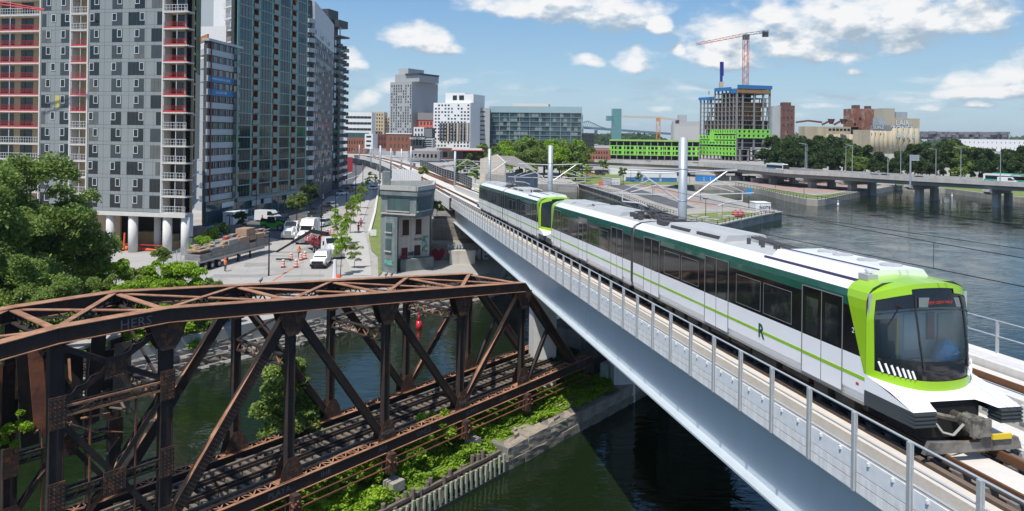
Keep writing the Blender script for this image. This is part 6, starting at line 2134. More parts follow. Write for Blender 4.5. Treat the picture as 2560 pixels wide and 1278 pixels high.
# low lime green building
gl = thing('green_building', 'low unfinished building with lime green sheathing left of the unfinished tower', 'building', D(1620, 400, 420))
g3 = FPX2(1524, 425, 1748, 418, zat(1630, 400, 420))
h3 = zat(1630, 352, 420) - g3.z0
for k in range(4):
    c = MB(); g3.box(c, 0, g3.L, 0, 14, h3 * k / 3 - .3, h3 * k / 3); c.build('floor_slab', m_cframe, gl)
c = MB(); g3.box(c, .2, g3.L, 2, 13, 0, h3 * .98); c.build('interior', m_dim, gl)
c = MB(); g3.box(c, 0, g3.L, -.6, .4, h3 * .96, h3 * 1.05); c.build('parapet', M('lime_trim', (.30, .55, .12), .7, var=.2, scale=.5), gl)
for k in range(2):
    z0, z1 = h3 * (.22 + .26 * k), h3 * (.22 + .26 * k + .25)
    c = MB(); hh = z1 - z0
    g3.box(c, 0, g3.L, -.4, -.05, z0, z0 + hh * .2); g3.box(c, 0, g3.L, -.4, -.05, z1 - hh * .16, z1)
    n = 22; w = g3.L / n
    for j in range(n):
        q = .30 if j % 3 else .62
        g3.box(c, j * w, j * w + w * q, -.39, -.06, z0 + hh * .2, z1 - hh * .16)
    c.build('lime_wall', m_lime_wall, gl)
for j in range(14):
    c = MB(); u = g3.L * j / 13; g3.box(c, u, u + .5, -.3, .3, 0, h3); c.build('column', m_cframe, gl)
block('brick_houses', 'row of low red brick houses left of the lime green building', 1424, 1527, 374, 402, 400, mat=M('row_brick', (.33, .13, .085), .85, var=.12, scale=.3), rows=2, cols=14, win=[g_dark, g_grey], ww=.5, wh=.5)

# ------------------------------------------------------------------ old grain terminal on the right
m_rustb = M('rust_cladding', (.20, .075, .045), .85, var=.35, scale=.4, streak=.5, col2=(.34, .25, .19), mix_at=.56)
m_rustd = M('rust_cladding_dark', (.12, .05, .04), .85, var=.3, scale=.5, streak=.3, col2=(.2, .13, .1), mix_at=.58)
m_silo = M('silo_beige', (.40, .35, .25), .85, var=.14, scale=.1, streak=.35)
t, f, H = block('rusty_elevator', 'dark rusty clad elevator block right of the unfinished tower', 1952, 1986, 264, 345, 560, mat=m_rustd, rows=4, cols=3, win=g_dark, ww=.3, wh=.3, skip=.4)
c = MB(); f.box(c, -f.L * .6, 0, 1, 12, 0, H * .98); c.build('pale_wing', M('pale_rust', (.35, .38, .38), .8, var=.2, scale=.1), t)
c = MB(); f.box(c, f.L * .2, f.L * .8, 2, 8, H, H + 2.5); c.build('roof_house', m_rustd, t)
t, f, H = block('rusty_elevator', 'tall rust streaked elevator tower left of the painted silo', 2127, 2186, 272, 380, 600, mat=m_rustb, rows=7, cols=4, win=[m_rustd, g_dark, m_rustb], ww=.4, wh=.5, skip=.35, seed=5)
c = MB(); f.box(c, f.L * .2, f.L * .42, 2, 8, H, H + 3); f.box(c, f.L * .72, f.L * .9, 2, 7, H, H + 2.4); c.build('roof_house', m_rustd, t, kind='stuff')
t, f, H = block('low_silo', 'low beige silo range with square openings beneath the conveyors', 2013, 2146, 317, 385, 600, mat=m_silo, rows=0, cols=0)
for j in range(7):
    c = MB(); u = f.L * (.44 + .07 * j); f.box(c, u, u + f.L * .05, -.15, .1, H - 3.2, H - 1.4); c.build('opening', g_dark, t)
for j in range(6):
    c = MB(); u = f.L * (.46 + .1 * j); p = f.pt(u, 0, 0); c.tube((p.x, p.y, p.z), (p.x, p.y, p.z + H - 6), 2.6, 12); c.build('silo_tube', m_silo, t, True)
cv = thing('conveyor', 'rusty conveyor bridges linking the old elevators over the tree tops', 'conveyor', D(2060, 310, 595))
for (x0, y0, x1, y1) in ((1990, 306, 2020, 302), (2020, 302, 2055, 306), (2055, 312, 2080, 300), (2085, 312, 2105, 301), (2105, 301, 2130, 304)):
    c = MB(); c.bar(D(x0, y0, 590), D(x1, y1, 590), 1.2, 1.4); c.build('gantry', m_rustd, cv)
for x in (2078, 2108):
    c = MB(); p = D(x, 304, 590); c.tube(p + UP * 2, p - UP * 2, 3, 8, 1.5); c.build('hopper', m_rustd, cv)
t, f, H = block('painted_silo', 'tall beige concrete silo covered with big painted graffiti letters', 2230, 2299, 296, 385, 560, 565, 20, m_silo)
TT = t
for i in range(5):
    u = f.L * (i + .5) / 5; p = f.pt(u, .8, 0); c = MB(); c.tube((p.x, p.y, p.z), (p.x, p.y, p.z + H * .72), f.L / 10.5, 14); c.build('silo_tube', m_silo, t, True)
F2 = FPX2(2176, 556, 2232, 560, f.z0)
H2 = zat(2200, 325, 558) - f.z0
c = MB(); F2.box(c, 0, F2.L, .4, 20, 0, H2); c.build('silo_wing', m_silo, t)
for i in range(5):
    u = F2.L * (i + .5) / 5; p = F2.pt(u, .8, 0); c = MB(); c.tube((p.x, p.y, p.z), (p.x, p.y, p.z + H2 - .8), F2.L / 10.5, 14); c.build('silo_tube', m_silo, t, True)
hs = zat(2230, 271, 560) - f.z0
c = MB(); F2.box(c, F2.L * .63, F2.L * 1.12, 1, 12, H2, hs); c.build('shaft', M('shaft_beige', (.38, .345, .27), .85, var=.06, scale=.1), t)
c = MB(); F2.box(c, F2.L * .42, F2.L * .63, .5, 8, H2, H2 + 9); c.build('annex', M('annex_blue', (.30, .35, .38), .8, var=.25, scale=.3), t)
c = MB(); F2.box(c, F2.L * .14, F2.L * .9, .2, 4, H2, H2 + 3.6); c.build('annex', M('annex_dark', (.18, .2, .22), .8, var=.25, scale=.3), t)
c = MB(); f.box(c, f.L * .18, f.L * .58, 1, 9, H, H + 4.8); c.build('head_house', MATS['annex_blue'], t)
m_gw = M('graffiti_white', (.55, .62, .66), .8, var=.2, scale=.3); m_gk = M('graffiti_dark', (.03, .035, .05), .8, var=.2)
for (s, F_, uf, z, size) in (('LAIR', f, .36, .865, 5.6), ('ZONEK', f, .38, .70, 6.0), ('ORAE', f, .42, .51, 4.6)):
    for k, (mm, bo, y) in enumerate(((m_gk, .26, -.30), (m_gw, .12, -.36))):
        put('lettering', text_mesh(s if s != 'ORAE' else 'O R A E', size, mm, .02, bold=bo), t, frame_m(F_.pt(F_.L * uf, y - (1.6 if s == 'ORAE' else 0), H * z), F_.U, UP, -F_.I))
for k, (mm, bo, y) in enumerate(((m_gk, .3, .10), (m_gw, .05, .04))):
    put('lettering', text_mesh('SUNZ', 3.6, mm, .02, bold=bo), t, frame_m(F2.pt(F2.L * .36, y, H2 + 1.8), F2.U, UP, -F2.I))
put('lettering', text_mesh('O T F A K', 2.6, m_gk, .02, bold=.05), t, frame_m(F2.pt(F2.L * .30, -.75, H2 - 3.2), F2.U, UP, -F2.I))
# stepped concrete housing and the white warehouse
rh = random.Random(8)
ht_ = thing('stepped_housing', 'far cluster of stacked grey concrete housing cubes beyond the trees', 'building', D(2400, 350, 900))
m_cube = M('cube_grey', (.17, .165, .18), .8, var=.2, scale=.05)
for (x0, x1, y0) in ((2300, 2362, 329), (2366, 2404, 330), (2412, 2520, 330)):
    x = x0
    while x < x1:
        w = rh.uniform(7, 13)
        for lv in range(3):
            if rh.random() < .85:
                a, b = D(x + rh.uniform(-2, 2), y0 + lv * 6.5 + 6.3, 900), D(min(x + w, x1), y0 + lv * 6.5 + rh.uniform(-.5, .8), 900)
                c = MB(); c.box(a.x, b.x, 900 + rh.uniform(-6, 6), 915, a.z, b.z); c.build('housing_cube', m_cube, ht_)
        x += w
t, f, H = block('warehouse', 'long white warehouse with small windows behind the trees at the right', 2395, 2600, 349, 378, 760, mat=m_office_w, rows=2, cols=16, win=g_dark, ww=.12, wh=.3)

# ------------------------------------------------------------------ stucco gable building by the basin
sb_ = thing('gable_building', 'pale stucco warehouse with a stepped gable behind the train tail', 'building', D(1240, 470, 262))
gfx = FPX2(1201, 262, 1263, 250, 2.6)
hL, hR, hP = zat(1201, 397, 262) - 2.6, zat(1263, 406, 250) - 2.6, zat(1240, 386, 255) - 2.6
c = MB(); c.extrude([(0, 0), (gfx.L, 0), (gfx.L, hR), (gfx.L * .66, hP), (gfx.L * .1, hL + .2), (0, hL)], gfx.pt(0, 0, 0), gfx.U, UP, gfx.I * .6); c.build('gable_wall', M('stucco', (.58, .53, .46), .9, var=.14, scale=.5, bump=.2, streak=.2), sb_)
rs = FPX2(1263, 250, 1346, 268, 2.6)
c = MB(); rs.box(c, 0, rs.L, 0, 8, 0, hR * .55); c.build('side_wall', M('stucco_grey', (.33, .32, .31), .9, var=.2, scale=.4), sb_)
c = MB(); c.face(gfx.pt(gfx.L * .66, .3, hP - .4), gfx.pt(gfx.L + .3, -.2, hR - .5), rs.pt(rs.L, -.6, hR * .62), rs.pt(rs.L * .9, 9, hP - 1)); c.build('roof', M('roof_felt', (.28, .25, .23), .9, var=.2, scale=.4), sb_)
for px in (1222, 1234, 1246):
    c = MB(); u = gfx.u(px); gfx.box(c, u, u + .8, -.05, .05, 1.2, 2.4); c.build('window', g_dark, sb_)
for k in range(3):
    c = MB(); u = rs.L * (.1 + .3 * k); rs.box(c, u, u + 4, -.06, 0, .4, 3.2); c.build('roller_door', m_concg, sb_)

ORD = 'first second third fourth fifth sixth seventh eighth ninth tenth eleventh twelfth thirteenth fourteenth fifteenth sixteenth seventeenth eighteenth nineteenth twentieth'.split()
ORD += ['twenty ' + o for o in ORD[:9]] + ['thirtieth'] + ['thirty ' + o for o in ORD[:9]] + ['fortieth']

# ================================================================== bridge control tower
ct = thing('control_tower', 'abandoned concrete bridge control tower with overhanging cabin and graffiti beside the railway', 'tower', G(1010, 680, 3))
m_ctl = M('tower_concrete', (.20, .225, .225), .85, var=.25, scale=.7, bump=.3, streak=.35, col2=(.13, .165, .165))
m_ctw = M('tower_white', (.56, .53, .48), .85, var=.18, scale=.8, bump=.2, streak=.25)
m_board = M('board_teal', (.055, .095, .095), .7, var=.3, scale=.8, streak=.4)
m_shut = M('shutter_brown', (.07, .035, .03), .8, var=.3, scale=2)
xy = lambda px, Y: (lambda p: (p.x, p.y))(D(px, 500, Y))
lowp = [xy(953, 99), xy(994, 97.2), xy(997, 99.8), xy(1074, 102.5), xy(1080, 110), xy(958, 108)]
c = MB(); c.prism(lowp, 2.6, 10.4); c.build('shaft', m_ctl, ct)
upp = [xy(952, 98.9), xy(1041, 96.6), xy(1082, 101.4), xy(1086, 110), xy(957, 108)]
c = MB(); c.prism(upp, 10.4, 14.0, True); c.build('cabin', m_ctl, ct)
cor = [xy(950, 98.5), xy(1043, 96.2), xy(1085, 101.2), xy(1089, 110.5), xy(955, 108.5)]
c = MB(); c.prism(cor, 13.3, 13.75, True); c.build('cornice', m_ctl, ct)
for a, b in zip(upp, upp[1:] + upp[:1]):
    c = MB(); c.bar((*a, 14.25), (*b, 14.25), .35, .6); c.build('parapet', m_conc, ct)
c = MB(); c.prism([xy(955, 99.5), xy(974, 99.2), xy(976, 102), xy(957, 102.2)], 14, 16.3); c.build('chimney', m_ctl, ct)
fA, fB = Facade(lowp[0], lowp[1], 0), Facade(lowp[2], lowp[3], 0)
fC, fD = Facade(upp[0], upp[1], 0), Facade(upp[1], upp[2], 0)
c = MB(); fB.box(c, 0, fB.L, -.06, 0, 4.6, 10.4); c.build('white_render', m_ctw, ct)


def opening(F_, px0, px1, z0, z1, mat, name='window', y=-.1, sill=True):
    c = MB(); u0, u1 = F_.u(px0), F_.u(px1); F_.box(c, u0, u1, y, y + .12, z0, z1); o = c.build(name, mat, ct)
    if sill:
        c = MB(); F_.box(c, u0 - .12, u1 + .12, y - .12, y + .1, z0 - .14, z0); c.build('sill', m_conc, o)


opening(fA, 969, 983, 8.4, 9.6, m_board); opening(fA, 968, 982, 5.9, 7.5, m_board)
opening(fB, 1009, 1025, 7.7, 9.75, m_shut); opening(fB, 1042, 1056, 7.7, 9.75, m_shut)
opening(fB, 1007, 1022, 3.9, 6.0, M('door_red', (.13, .03, .03), .8, var=.3, scale=3), 'door', sill=False); opening(fB, 1039, 1054, 4.8, 6.2, m_shut)
opening(fC, 972, 1026, 11.25, 12.9, m_board); opening(fD, 1045, 1078, 11.3, 13.0, m_board)
c = MB(); fC.box(c, .2, fC.L, -.25, 0, 10.75, 10.95); c.build('ledge', m_conc, ct)
c = MB(); fB.box(c, -.3, fB.L, -1.4, -.1, 2.5, 4.6); c.build('base_wall', m_ctl, ct)
put('lettering', text_mesh('SAK', .8, M('teal_spray', (.12, .36, .30), .9, var=.4, scale=3), .01, bold=.08), ct, frame_m(fA.pt(fA.L * .52, -.06, 4.3), fA.U, UP, -fA.I))
put('lettering', text_mesh('KEY', .6, M('red_spray', (.42, .07, .07), .9, var=.4, scale=3), .01, bold=.05), ct, frame_m(fB.pt(fB.u(1012), -.16, 4.7), fB.U, UP, -fB.I))
put('lettering', text_mesh('NET', .6, m_gk, .01, bold=.03), ct, frame_m(fB.pt(fB.u(1033), -.14, 5.1), fB.U, UP, -fB.I))
put('lettering', text_mesh('WISK', .55, m_gk, .01), ct, frame_m(fB.pt(fB.u(1048), -.12, 7.0), fB.U, UP, -fB.I))
mu_ = MB(); fB.box(mu_, fB.u(1058), fB.u(1073), -.1, -.05, 5.2, 7.4); mu_.build('mural', M('mural_paint', (.42, .58, .60), .9, var=.6, scale=2.5, col2=(.10, .22, .10)), ct)
plant_tree('rooftop_bush', D(1057, 452, 104), tree_meshes(140, 2.2, 1.1, .95, L_YELLOW, 1500, .2, 9, .05), 'small pale green bush growing on the control tower roof', cat='bush')
plant_tree('shrub', D(1092, 545, 106), tree_meshes(141, 2.6, 1.3, 1.2, L_MID, 2000, .22, 10, .05), 'green shrub rooted in the wall right of the control tower', cat='shrub')
# white corrugated cladding beside the line, painted hearts and lettering on the abutment
wc = thing('sheet_cladding', 'white corrugated sheet screen behind the control tower', 'screen', D(985, 445, 140))
for i in range(14):
    p = D(980 + i * 5.2, 447, 138); c = MB(); c.box(p.x, p.x + .34, p.y, p.y + .1, p.z - .5, p.z + 1.9 - i * .03); c.build('sheet', m_whitewall, wc)
heart = [(0, -1.0), (.55, -.35), (.8, .15), (.72, .55), (.42, .7), (.14, .55), (0, .3), (-.14, .55), (-.42, .7), (-.72, .55), (-.8, .15), (-.55, -.35)]
m_heart = M('heart_paint', (.34, .035, .07), .9, var=.35, scale=2)
for t_, z, s_ in ((7.0, 3.9, 1.1), (8.9, 3.9, 1.2)):
    c = MB(); a = B(108.35, t_); c.extrude([(x * s_, y * s_) for x, y in heart], (a.x, a.y, z), BP, UP, BD * .05); c.build('painted_heart', m_heart, ab)
for (s, t_, z, sz, mm, so) in (('KLIME', 13.4, 3.7, 2.1, m_spray_w, 108.3), ('VS', 18.0, 3.6, 2.0, m_spray_w, 108.3), ('NUTS', 11.4, 5.0, .9, m_gw, 108.3), ('SKOR', 15, 6.2, 1.0, m_gw, 112.0), ('2H', 18.6, 3.7, .9, M('pink_spray', (.45, .18, .3), .9, var=.3), 108.25)):
    a = B(so, t_); put('lettering', text_mesh(s, sz, mm, .01, bold=.06), ab, frame_m((a.x, a.y, z), BP, UP, -BD))
a = B(105.0, 11.5); wb = thing('bridge_post', 'short white painted stone bollard wall below the bridge girder', 'post', (a.x, a.y, 3))
c = MB(); c.obox((a.x - 1.2, a.y - .6, 2.0), BP * 3.6, BD * .8, (0, 0, 2.6)); c.build('block', m_ctw, wb)
c = MB(); c.obox((a.x - 1.4, a.y - .65, 4.6), BP * 3.9, BD * .9, (0, 0, .35)); c.build('cap', m_ctw, wb)

# ================================================================== elevated road
hw = thing('road_bridge', 'long concrete expressway bridge on piers crossing the basin at the right', 'bridge', G(2200, 500, 0))
ed_px = [(1430, 396), (1500, 399), (1600, 403), (1680, 406), (1760, 409), (1880, 418), (1960, 425), (2100, 432), (2240, 440), (2400, 448), (2560, 456), (2720, 464)]
ed = [G(x, y, 8.8) for x, y in ed_px]
nrm_ = []
for i in range(len(ed)):
    d = (ed[min(i + 1, len(ed) - 1)] - ed[max(i - 1, 0)]); d.z = 0; d.normalize(); nrm_.append(Vector((-d.y, d.x, 0)) if Vector((-d.y, d.x, 0)).dot(ed[i]) > 0 else Vector((d.y, -d.x, 0)))


def road_strip(o0, o1, z0, z1, name, mat, i0=0):
    mb = MB()
    for i in range(i0, len(ed) - 1):
        q = []
        for j in (i, i + 1):
            a, b = ed[j] + nrm_[j] * o0, ed[j] + nrm_[j] * o1
            q.append((a, b))
        (a, b), (c_, d_) = q
        v = lambda p, z: (p.x, p.y, z)
        mb.face(v(a, z1), v(c_, z1), v(d_, z1), v(b, z1)); mb.face(v(a, z0), v(c_, z0), v(c_, z1), v(a, z1))
        mb.face(v(b, z0), v(b, z1), v(d_, z1), v(d_, z0)); mb.face(v(a, z0), v(b, z0), v(d_, z0), v(c_, z0))
    return mb.build(name, mat, hw)


m_hw = M('expressway_concrete', (.42, .41, .39), .85, var=.12, scale=.3, streak=.25)
road_strip(0, .5, 7.3, 8.8, 'parapet', m_hw); road_strip(20, 20.5, 7.6, 8.7, 'parapet', m_hw); road_strip(9.8, 10.2, 7.6, 8.5, 'median', m_hw)
road_strip(.5, 20, 7.2, 7.65, 'deck', m_asphalt)
for o in (1.2, 5.5, 10, 14.5, 18.5):
    road_strip(o, o + .6, 5.9, 7.2, 'girder', M('expressway_shade', (.27, .27, .26), .85, var=.15, scale=.3))  # darker copy of the concrete, shade under the deck painted in
for px, on in ((1780, 1), (1900, 1), (2000, 1), (2098, 1), (2272, 0), (2470, 0), (2650, 0)):
    i = max(k for k in range(len(ed_px)) if ed_px[k][0] <= px); f_ = (px - ed_px[i][0]) / (ed_px[i + 1][0] - ed_px[i][0])
    p = ed[i].lerp(ed[i + 1], f_); n = nrm_[i]; d = Vector((n.y, -n.x, 0))
    c = MB(); c.extrude([(-1, 5.9), (21, 5.9), (21, 5.2), (18, 4.2), (2, 4.2), (-1, 5.2)], (p - d * 1.0).to_2d().to_3d(), n, UP, d * 2.0); c.build('pier_cap', m_hw, hw)
    for o in (4.5, 15):
        c = MB(); q = p + n * o; c.obox((q.x, q.y, -.5) , n * 3.2, d * 1.6, (0, 0, 4.8)); c.build('pier', m_hw, hw)
for (px, top, w) in ((2010, 361, 'left end, a close pair with its neighbour'), (2014, 361, 'left end, right one of a close pair'), (2111, 366, 'third from the left'), (2128, 364, 'fourth from the left'), (2217, 372, 'thin one left of the road sign'), (2248, 366, 'just left of the road sign'), (2338, 374, 'first right of the road sign'), (2398, 371, 'second right of the road sign'), (2500, 382, 'above the buses at the right end')):
    i = max(k for k in range(len(ed_px)) if ed_px[k][0] <= px); f_ = (px - ed_px[i][0]) / (ed_px[i + 1][0] - ed_px[i][0])
    p = ed[i].lerp(ed[i + 1], f_) + nrm_[i] * 1.0; p.z = 7.7
    t = thing('street_lamp', 'tall grey road lamp on the expressway bridge, ' + w, 'lamp', p, 'lamps on the expressway')
    zt = zat(px, top, p.y)
    c = MB(); c.tube(p, (p.x, p.y, zt), .16, 7, .09); c.build('pole', m_galv_d, t)
    s_ = 1 if px % 2 else -1
    c = MB(); c.tube((p.x, p.y, zt), (p.x + s_ * 2.2, p.y, zt + .4), .07, 5); c.obox((p.x + s_ * 2.2 - .4, p.y - .15, zt + .33), (.9, 0, 0), (0, .3, 0), (0, 0, .16)); c.build('lamp_arm', m_galv_d, t)
p = G(2278, 443, 8.8); t = thing('road_sign', 'large grey sign panels seen from behind on a tall post above the expressway', 'sign', p)
zt = zat(2278, 387, p.y); c = MB(); c.tube((p.x, p.y + .6, 5), (p.x, p.y + .6, zt), .3, 8); c.build('post', m_galv_d, t)
for k in range(3):
    c = MB(); c.box(p.x, p.x + 2.9, p.y + .4, p.y + .55, zt - .65 - k * .7, zt - .1 - k * .7); c.build('panel', m_galv, t)

# ================================================================== vehicles: shared builders (front at -y, wheels on z 0)
m_tyre = M('tyre', (.018, .018, .018), .85, var=.2)
m_rim = M('rim', (.35, .35, .36), .4, .6, var=.2)
m_lampg = M('lamp_glass', (.7, .7, .68), .2, var=.1)
m_cglass = glass('car_glass', (.015, .018, .02), .05, .3, 1.0)


def wheel_me(r, w, key=[{}]):
    k = (round(r, 2), round(w, 2))
    if k not in key[0]:
        mb = MB(); mb.m = 0; mb.tube((-w / 2, 0, 0), (w / 2, 0, 0), r, 14); mb.m = 1; mb.tube((-w / 2 - .01, 0, 0), (w / 2 + .01, 0, 0), r * .58, 10)
        key[0][k] = mb.mesh('wheel', [m_tyre, m_rim])
    return key[0][k]


def hull(prof, w, taper=.1, z_t=None):
    """side profile (y, z) swept across; narrower towards its top"""
    mb = MB(); zs = [p[1] for p in prof]; z0, z1 = min(zs), max(zs)
    def X(z): return w / 2 - taper * (z - z0) / max(z1 - z0, .01)
    n = len(prof)
    L_ = [(-X(z), y, z) for y, z in prof]; R_ = [(X(z), y, z) for y, z in prof]
    mb.face(*L_[::-1]); mb.face(*R_)
    for i in range(n):
        j = (i + 1) % n
        mb.face(L_[i], L_[j], R_[j], R_[i])
    return mb


PAINT = {}


def paint(col):
    if col not in PAINT:
        PAINT[col] = M('paint_%02d' % len(PAINT), col, .3, 0, var=.04, scale=1, coat=.5)
    return PAINT[col]


CARS = {}


def car_thing(kind, col, loc, rz, label, group=None):
    loc = Vector(loc)
    t = thing(kind, label, 'car' if kind == 'parked_car' else kind.split('_')[-1], loc, group)
    m = TRS(loc, rz)
    key = (kind, col)
    if key not in CARS:
        if kind == 'parked_van':
            b = hull([(-2.6, .35), (2.6, .35), (2.6, 2.3), (-1.2, 2.35), (-1.9, 1.45), (-2.55, 1.2)], 2.0, .12)
            g_ = hull([(-1.95, 1.46), (-1.25, 2.2), (-.4, 2.2), (-.4, 1.46)], 2.02, .12)
            wy, r = (-1.7, 1.7), .36
        else:
            b = hull([(-2.25, .32), (2.25, .32), (2.28, .85), (1.9, .98), (-1.0, .95), (-2.2, .75)], 1.82, .06)
            g_ = hull([(-1.05, .95), (2.0, .97), (1.35, 1.45), (-.25, 1.48)], 1.7, .26)
            wy, r = (-1.4, 1.4), .33
        rf_ = hull([(-.2, 1.47), (1.3, 1.45), (1.2, 1.5), (-.15, 1.52)], 1.26, .04) if kind != 'parked_van' else hull([(-1.1, 2.33), (2.5, 2.3), (2.5, 2.36), (-1.1, 2.38)], 1.7, .02)
        CARS[key] = (b.mesh('body', paint(col)), g_.mesh('cabin_glass', m_cglass), rf_.mesh('roof', paint(col)), wy, r)
    b, g_, rf_, wy, r = CARS[key]
    put('body', b, t, m); put('cabin_glass', g_, t, m); put('roof', rf_, t, m)
    for y in wy:
        for x in (-.8, .8):
            put('wheel', wheel_me(r, .22), t, m @ TRS((x, y, r)))
    hl = MB().box(-.16, .16, -.03, .03, -.07, .07)
    hm = bpy.data.meshes.get('headlamp_me') or hl.mesh('headlamp_me', m_lampg)
    for x in (-.62, .62):
        put('headlamp', hm, t, m @ TRS((x, -2.22 if kind != 'parked_van' else -2.56, .72 if kind != 'parked_van' else 1.0)))
    return t


def bus(loc, rz, label, cols):
    t = thing('city_bus', label, 'bus', loc); m = TRS(loc, rz)
    b = hull([(-6, .35), (6, .35), (6.05, 2.9), (5.8, 3.1), (-5.8, 3.1), (-6.1, 2.9)], 2.55, .08)
    put('body', b.mesh('body', paint(cols[0])), t, m)
    w = MB()
    for s_ in (-1, 1):
        w.obox((s_ * 1.275 - (.02 if s_ < 0 else 0), -5.6, 1.35), (.02, 0, 0), (0, 11, 0), (0, 0, 1.15))
    put('side_glass', w.mesh('side_glass', m_cglass), t, m)
    w = MB().box(-1.15, 1.15, -6.14, -6.05, 1.2, 2.8); put('windscreen', w.mesh('windscreen', m_cglass), t, m)
    w = MB()
    for s_ in (-1, 1):
        w.obox((s_ * 1.29 - .01, -1.2, .5), (.02, 0, 0), (0, 7, 0), (0, 0, .8))
    put('livery', w.mesh('livery', paint(cols[1])), t, m)
    w = MB().box(-.9, .9, -4, 3.5, 3.1, 3.35); put('roof_unit', w.mesh('roof_unit', paint(cols[2])), t, m)
    for y in (-3.6, 3.4):
        for x in (-1.15, 1.15):
            put('wheel', wheel_me(.5, .3), t, m @ TRS((x, y, .5)))
    return t


def on_road(px, o=4.0):
    i = max(k for k in range(len(ed_px)) if ed_px[k][0] <= px); f_ = (px - ed_px[i][0]) / (ed_px[i + 1][0] - ed_px[i][0])
    p = ed[i].lerp(ed[i + 1], f_) + nrm_[i] * o; p.z = 7.66
    d = Vector((nrm_[i].y, -nrm_[i].x, 0))
    return p, math.atan2(d.y, d.x) + math.pi / 2


p, a = on_road(1912, 6); bus(p, a, 'white city bus with yellow and blue flash, on the expressway before the unfinished tower', ((.75, .75, .75), (.1, .3, .6), (.5, .55, .6)))
p, a = on_road(2490, 9); bus(p, a, 'white and green city bus behind the white van at the right end of the expressway', ((.75, .76, .75), (.05, .4, .28), (.06, .45, .3)))
p, a = on_road(2560, 9); bus(p, a, 'green topped city bus cut by the right edge of the picture', ((.7, .74, .72), (.05, .4, .28), (.06, .45, .3)))
p, a = on_road(2512, 3); car_thing('parked_van', (.75, .75, .76), p, a, 'white van on the expressway before the green buses')
for px, col, w in ((2180, (.75, .75, .76), 'white car on the expressway left of the road sign'), (2206, (.03, .03, .05), 'dark car right behind the white one on the expressway'), (2292, (.6, .62, .64), 'silver car on the expressway just right of the road sign'), (1735, (.5, .5, .52), 'grey car on the expressway next to the lime green walls'), (1615, (.7, .7, .7), 'pale car on the expressway in front of the lime green building')):
    p, a = on_road(px, 3); car_thing('parked_car', col, p, a, w)

# ================================================================== trees around the basin
far_tr = [tree_meshes(200 + i, 15, 5.4, 7.0, (L_DARK, L_MID, L_DARK, L_DARK)[i % 4], 5200, .75, 22, .35) for i in range(5)]
rt = random.Random(12)
wood = [(1932, 345, 350), (1950, 336, 372), (1966, 348, 345), (1984, 338, 380), (2000, 352, 345), (2020, 350, 350), (2036, 342, 372), (2056, 346, 350), (2074, 338, 365), (2092, 344, 350), (2110, 350, 372), (2128, 356, 345), (2146, 358, 360), (2164, 362, 340), (2182, 372, 352), (2200, 382, 335), (2218, 392, 342), (2236, 390, 330), (2252, 378, 345), (2270, 370, 355), (2288, 362, 345), (2306, 366, 358), (2324, 362, 340), (2342, 356, 352), (2360, 352, 340), (2378, 350, 356), (2396, 350, 340), (2412, 358, 352), (2430, 368, 335), (2448, 366, 345), (2466, 374, 330), (2484, 370, 345), (2502, 380, 325), (2520, 372, 340), (2540, 376, 325), (2560, 366, 338), (2585, 372, 325),
        (1945, 365, 330), (1990, 372, 328), (2040, 375, 326), (2085, 372, 328), (2135, 380, 322), (2185, 394, 316), (2240, 402, 312), (2300, 388, 312), (2350, 382, 312), (2405, 385, 308), (2455, 392, 304), (2510, 398, 300), (2560, 396, 298)]
side_w = 'between the expressway and the old grain terminal'
for i, (px, top, Y) in enumerate(wood):
    p = D(px, top, Y); h = p.z - 2.0
    plant_tree('broadleaf_tree', Vector((p.x, p.y, 2.0)), far_tr[i % 5], 'dark green broadleaf tree, %s from the left in the %s row behind the expressway' % ((ORD[i], 'back') if i < 37 else (ORD[i - 37], 'front')), 'belt of trees behind the expressway', rz=i * 1.7, sc=(h / 15 * rt.uniform(.85, 1.1), h / 15 * rt.uniform(.85, 1.1), h / 15))
park = [tree_meshes(220 + i, 11, 4.6, 5.0, (L_MID, L_BRIGHT, L_MID)[i], 4500, .6, 20, .25) for i in range(3)]
for i, (px, top, Y) in enumerate(((1188, 372, 330), (1205, 366, 345), (1225, 358, 335), (1245, 362, 352), (1262, 352, 340), (1282, 346, 355), (1300, 350, 338), (1322, 344, 352), (1342, 342, 345), (1362, 346, 355), (1382, 350, 338), (1400, 346, 352), (1420, 352, 342), (1440, 350, 350), (1456, 358, 340), (1235, 375, 318), (1275, 368, 320), (1315, 372, 318), (1360, 366, 320), (1405, 370, 318), (1440, 376, 316))):
    p = D(px, top, Y)
    plant_tree('park_tree', Vector((p.x, p.y, 2.4)), park[i % 3], 'bright green park tree before the glass office, %s from the left in the %s row' % ((ORD[i], 'back') if i < 15 else (ORD[i - 15], 'front')), 'trees in the park before the glass office', rz=i * 1.1, sc=(p.z - 2.4) / 11)
for i, (px, top, yb, Y, w) in enumerate(((1168, 398, 455, 190, 'taller tree beside the track left of the gable building'), (1188, 420, 460, 180, 'lower bush right below the tree beside the track'), (1152, 400, 440, 205, 'tree just right of the dark mesh fence'), (1445, 405, 440, 300, 'small tree on the quay lawn left of the containers'), (1468, 412, 440, 296, 'second small tree on the quay lawn near the containers'), (1508, 398, 428, 320, 'wide tree below the brick houses'), (1300, 420, 455, 265, 'tree before the grey side wall of the gable building'), (1330, 408, 450, 272, 'tree right of the gable building roof'), (1558, 418, 446, 300, 'thin tree in front of the blue and white tent'), (1598, 430, 456, 290, 'thin tree right before the middle of the tent'), (1420, 425, 448, 290, 'round shrub at the quay by the basin wall'))):
    p = D(px, top, Y); b = zat(px, yb, Y); k = i % 3
    plant_tree('quay_tree', Vector((p.x, p.y, b)), park[k], 'green ' + w, 'scattered trees by the basin', rz=i, sc=max(.25, (p.z - b) / 11))
fw = MB()
hp = [(-900, 2600), (3200, 2600)]
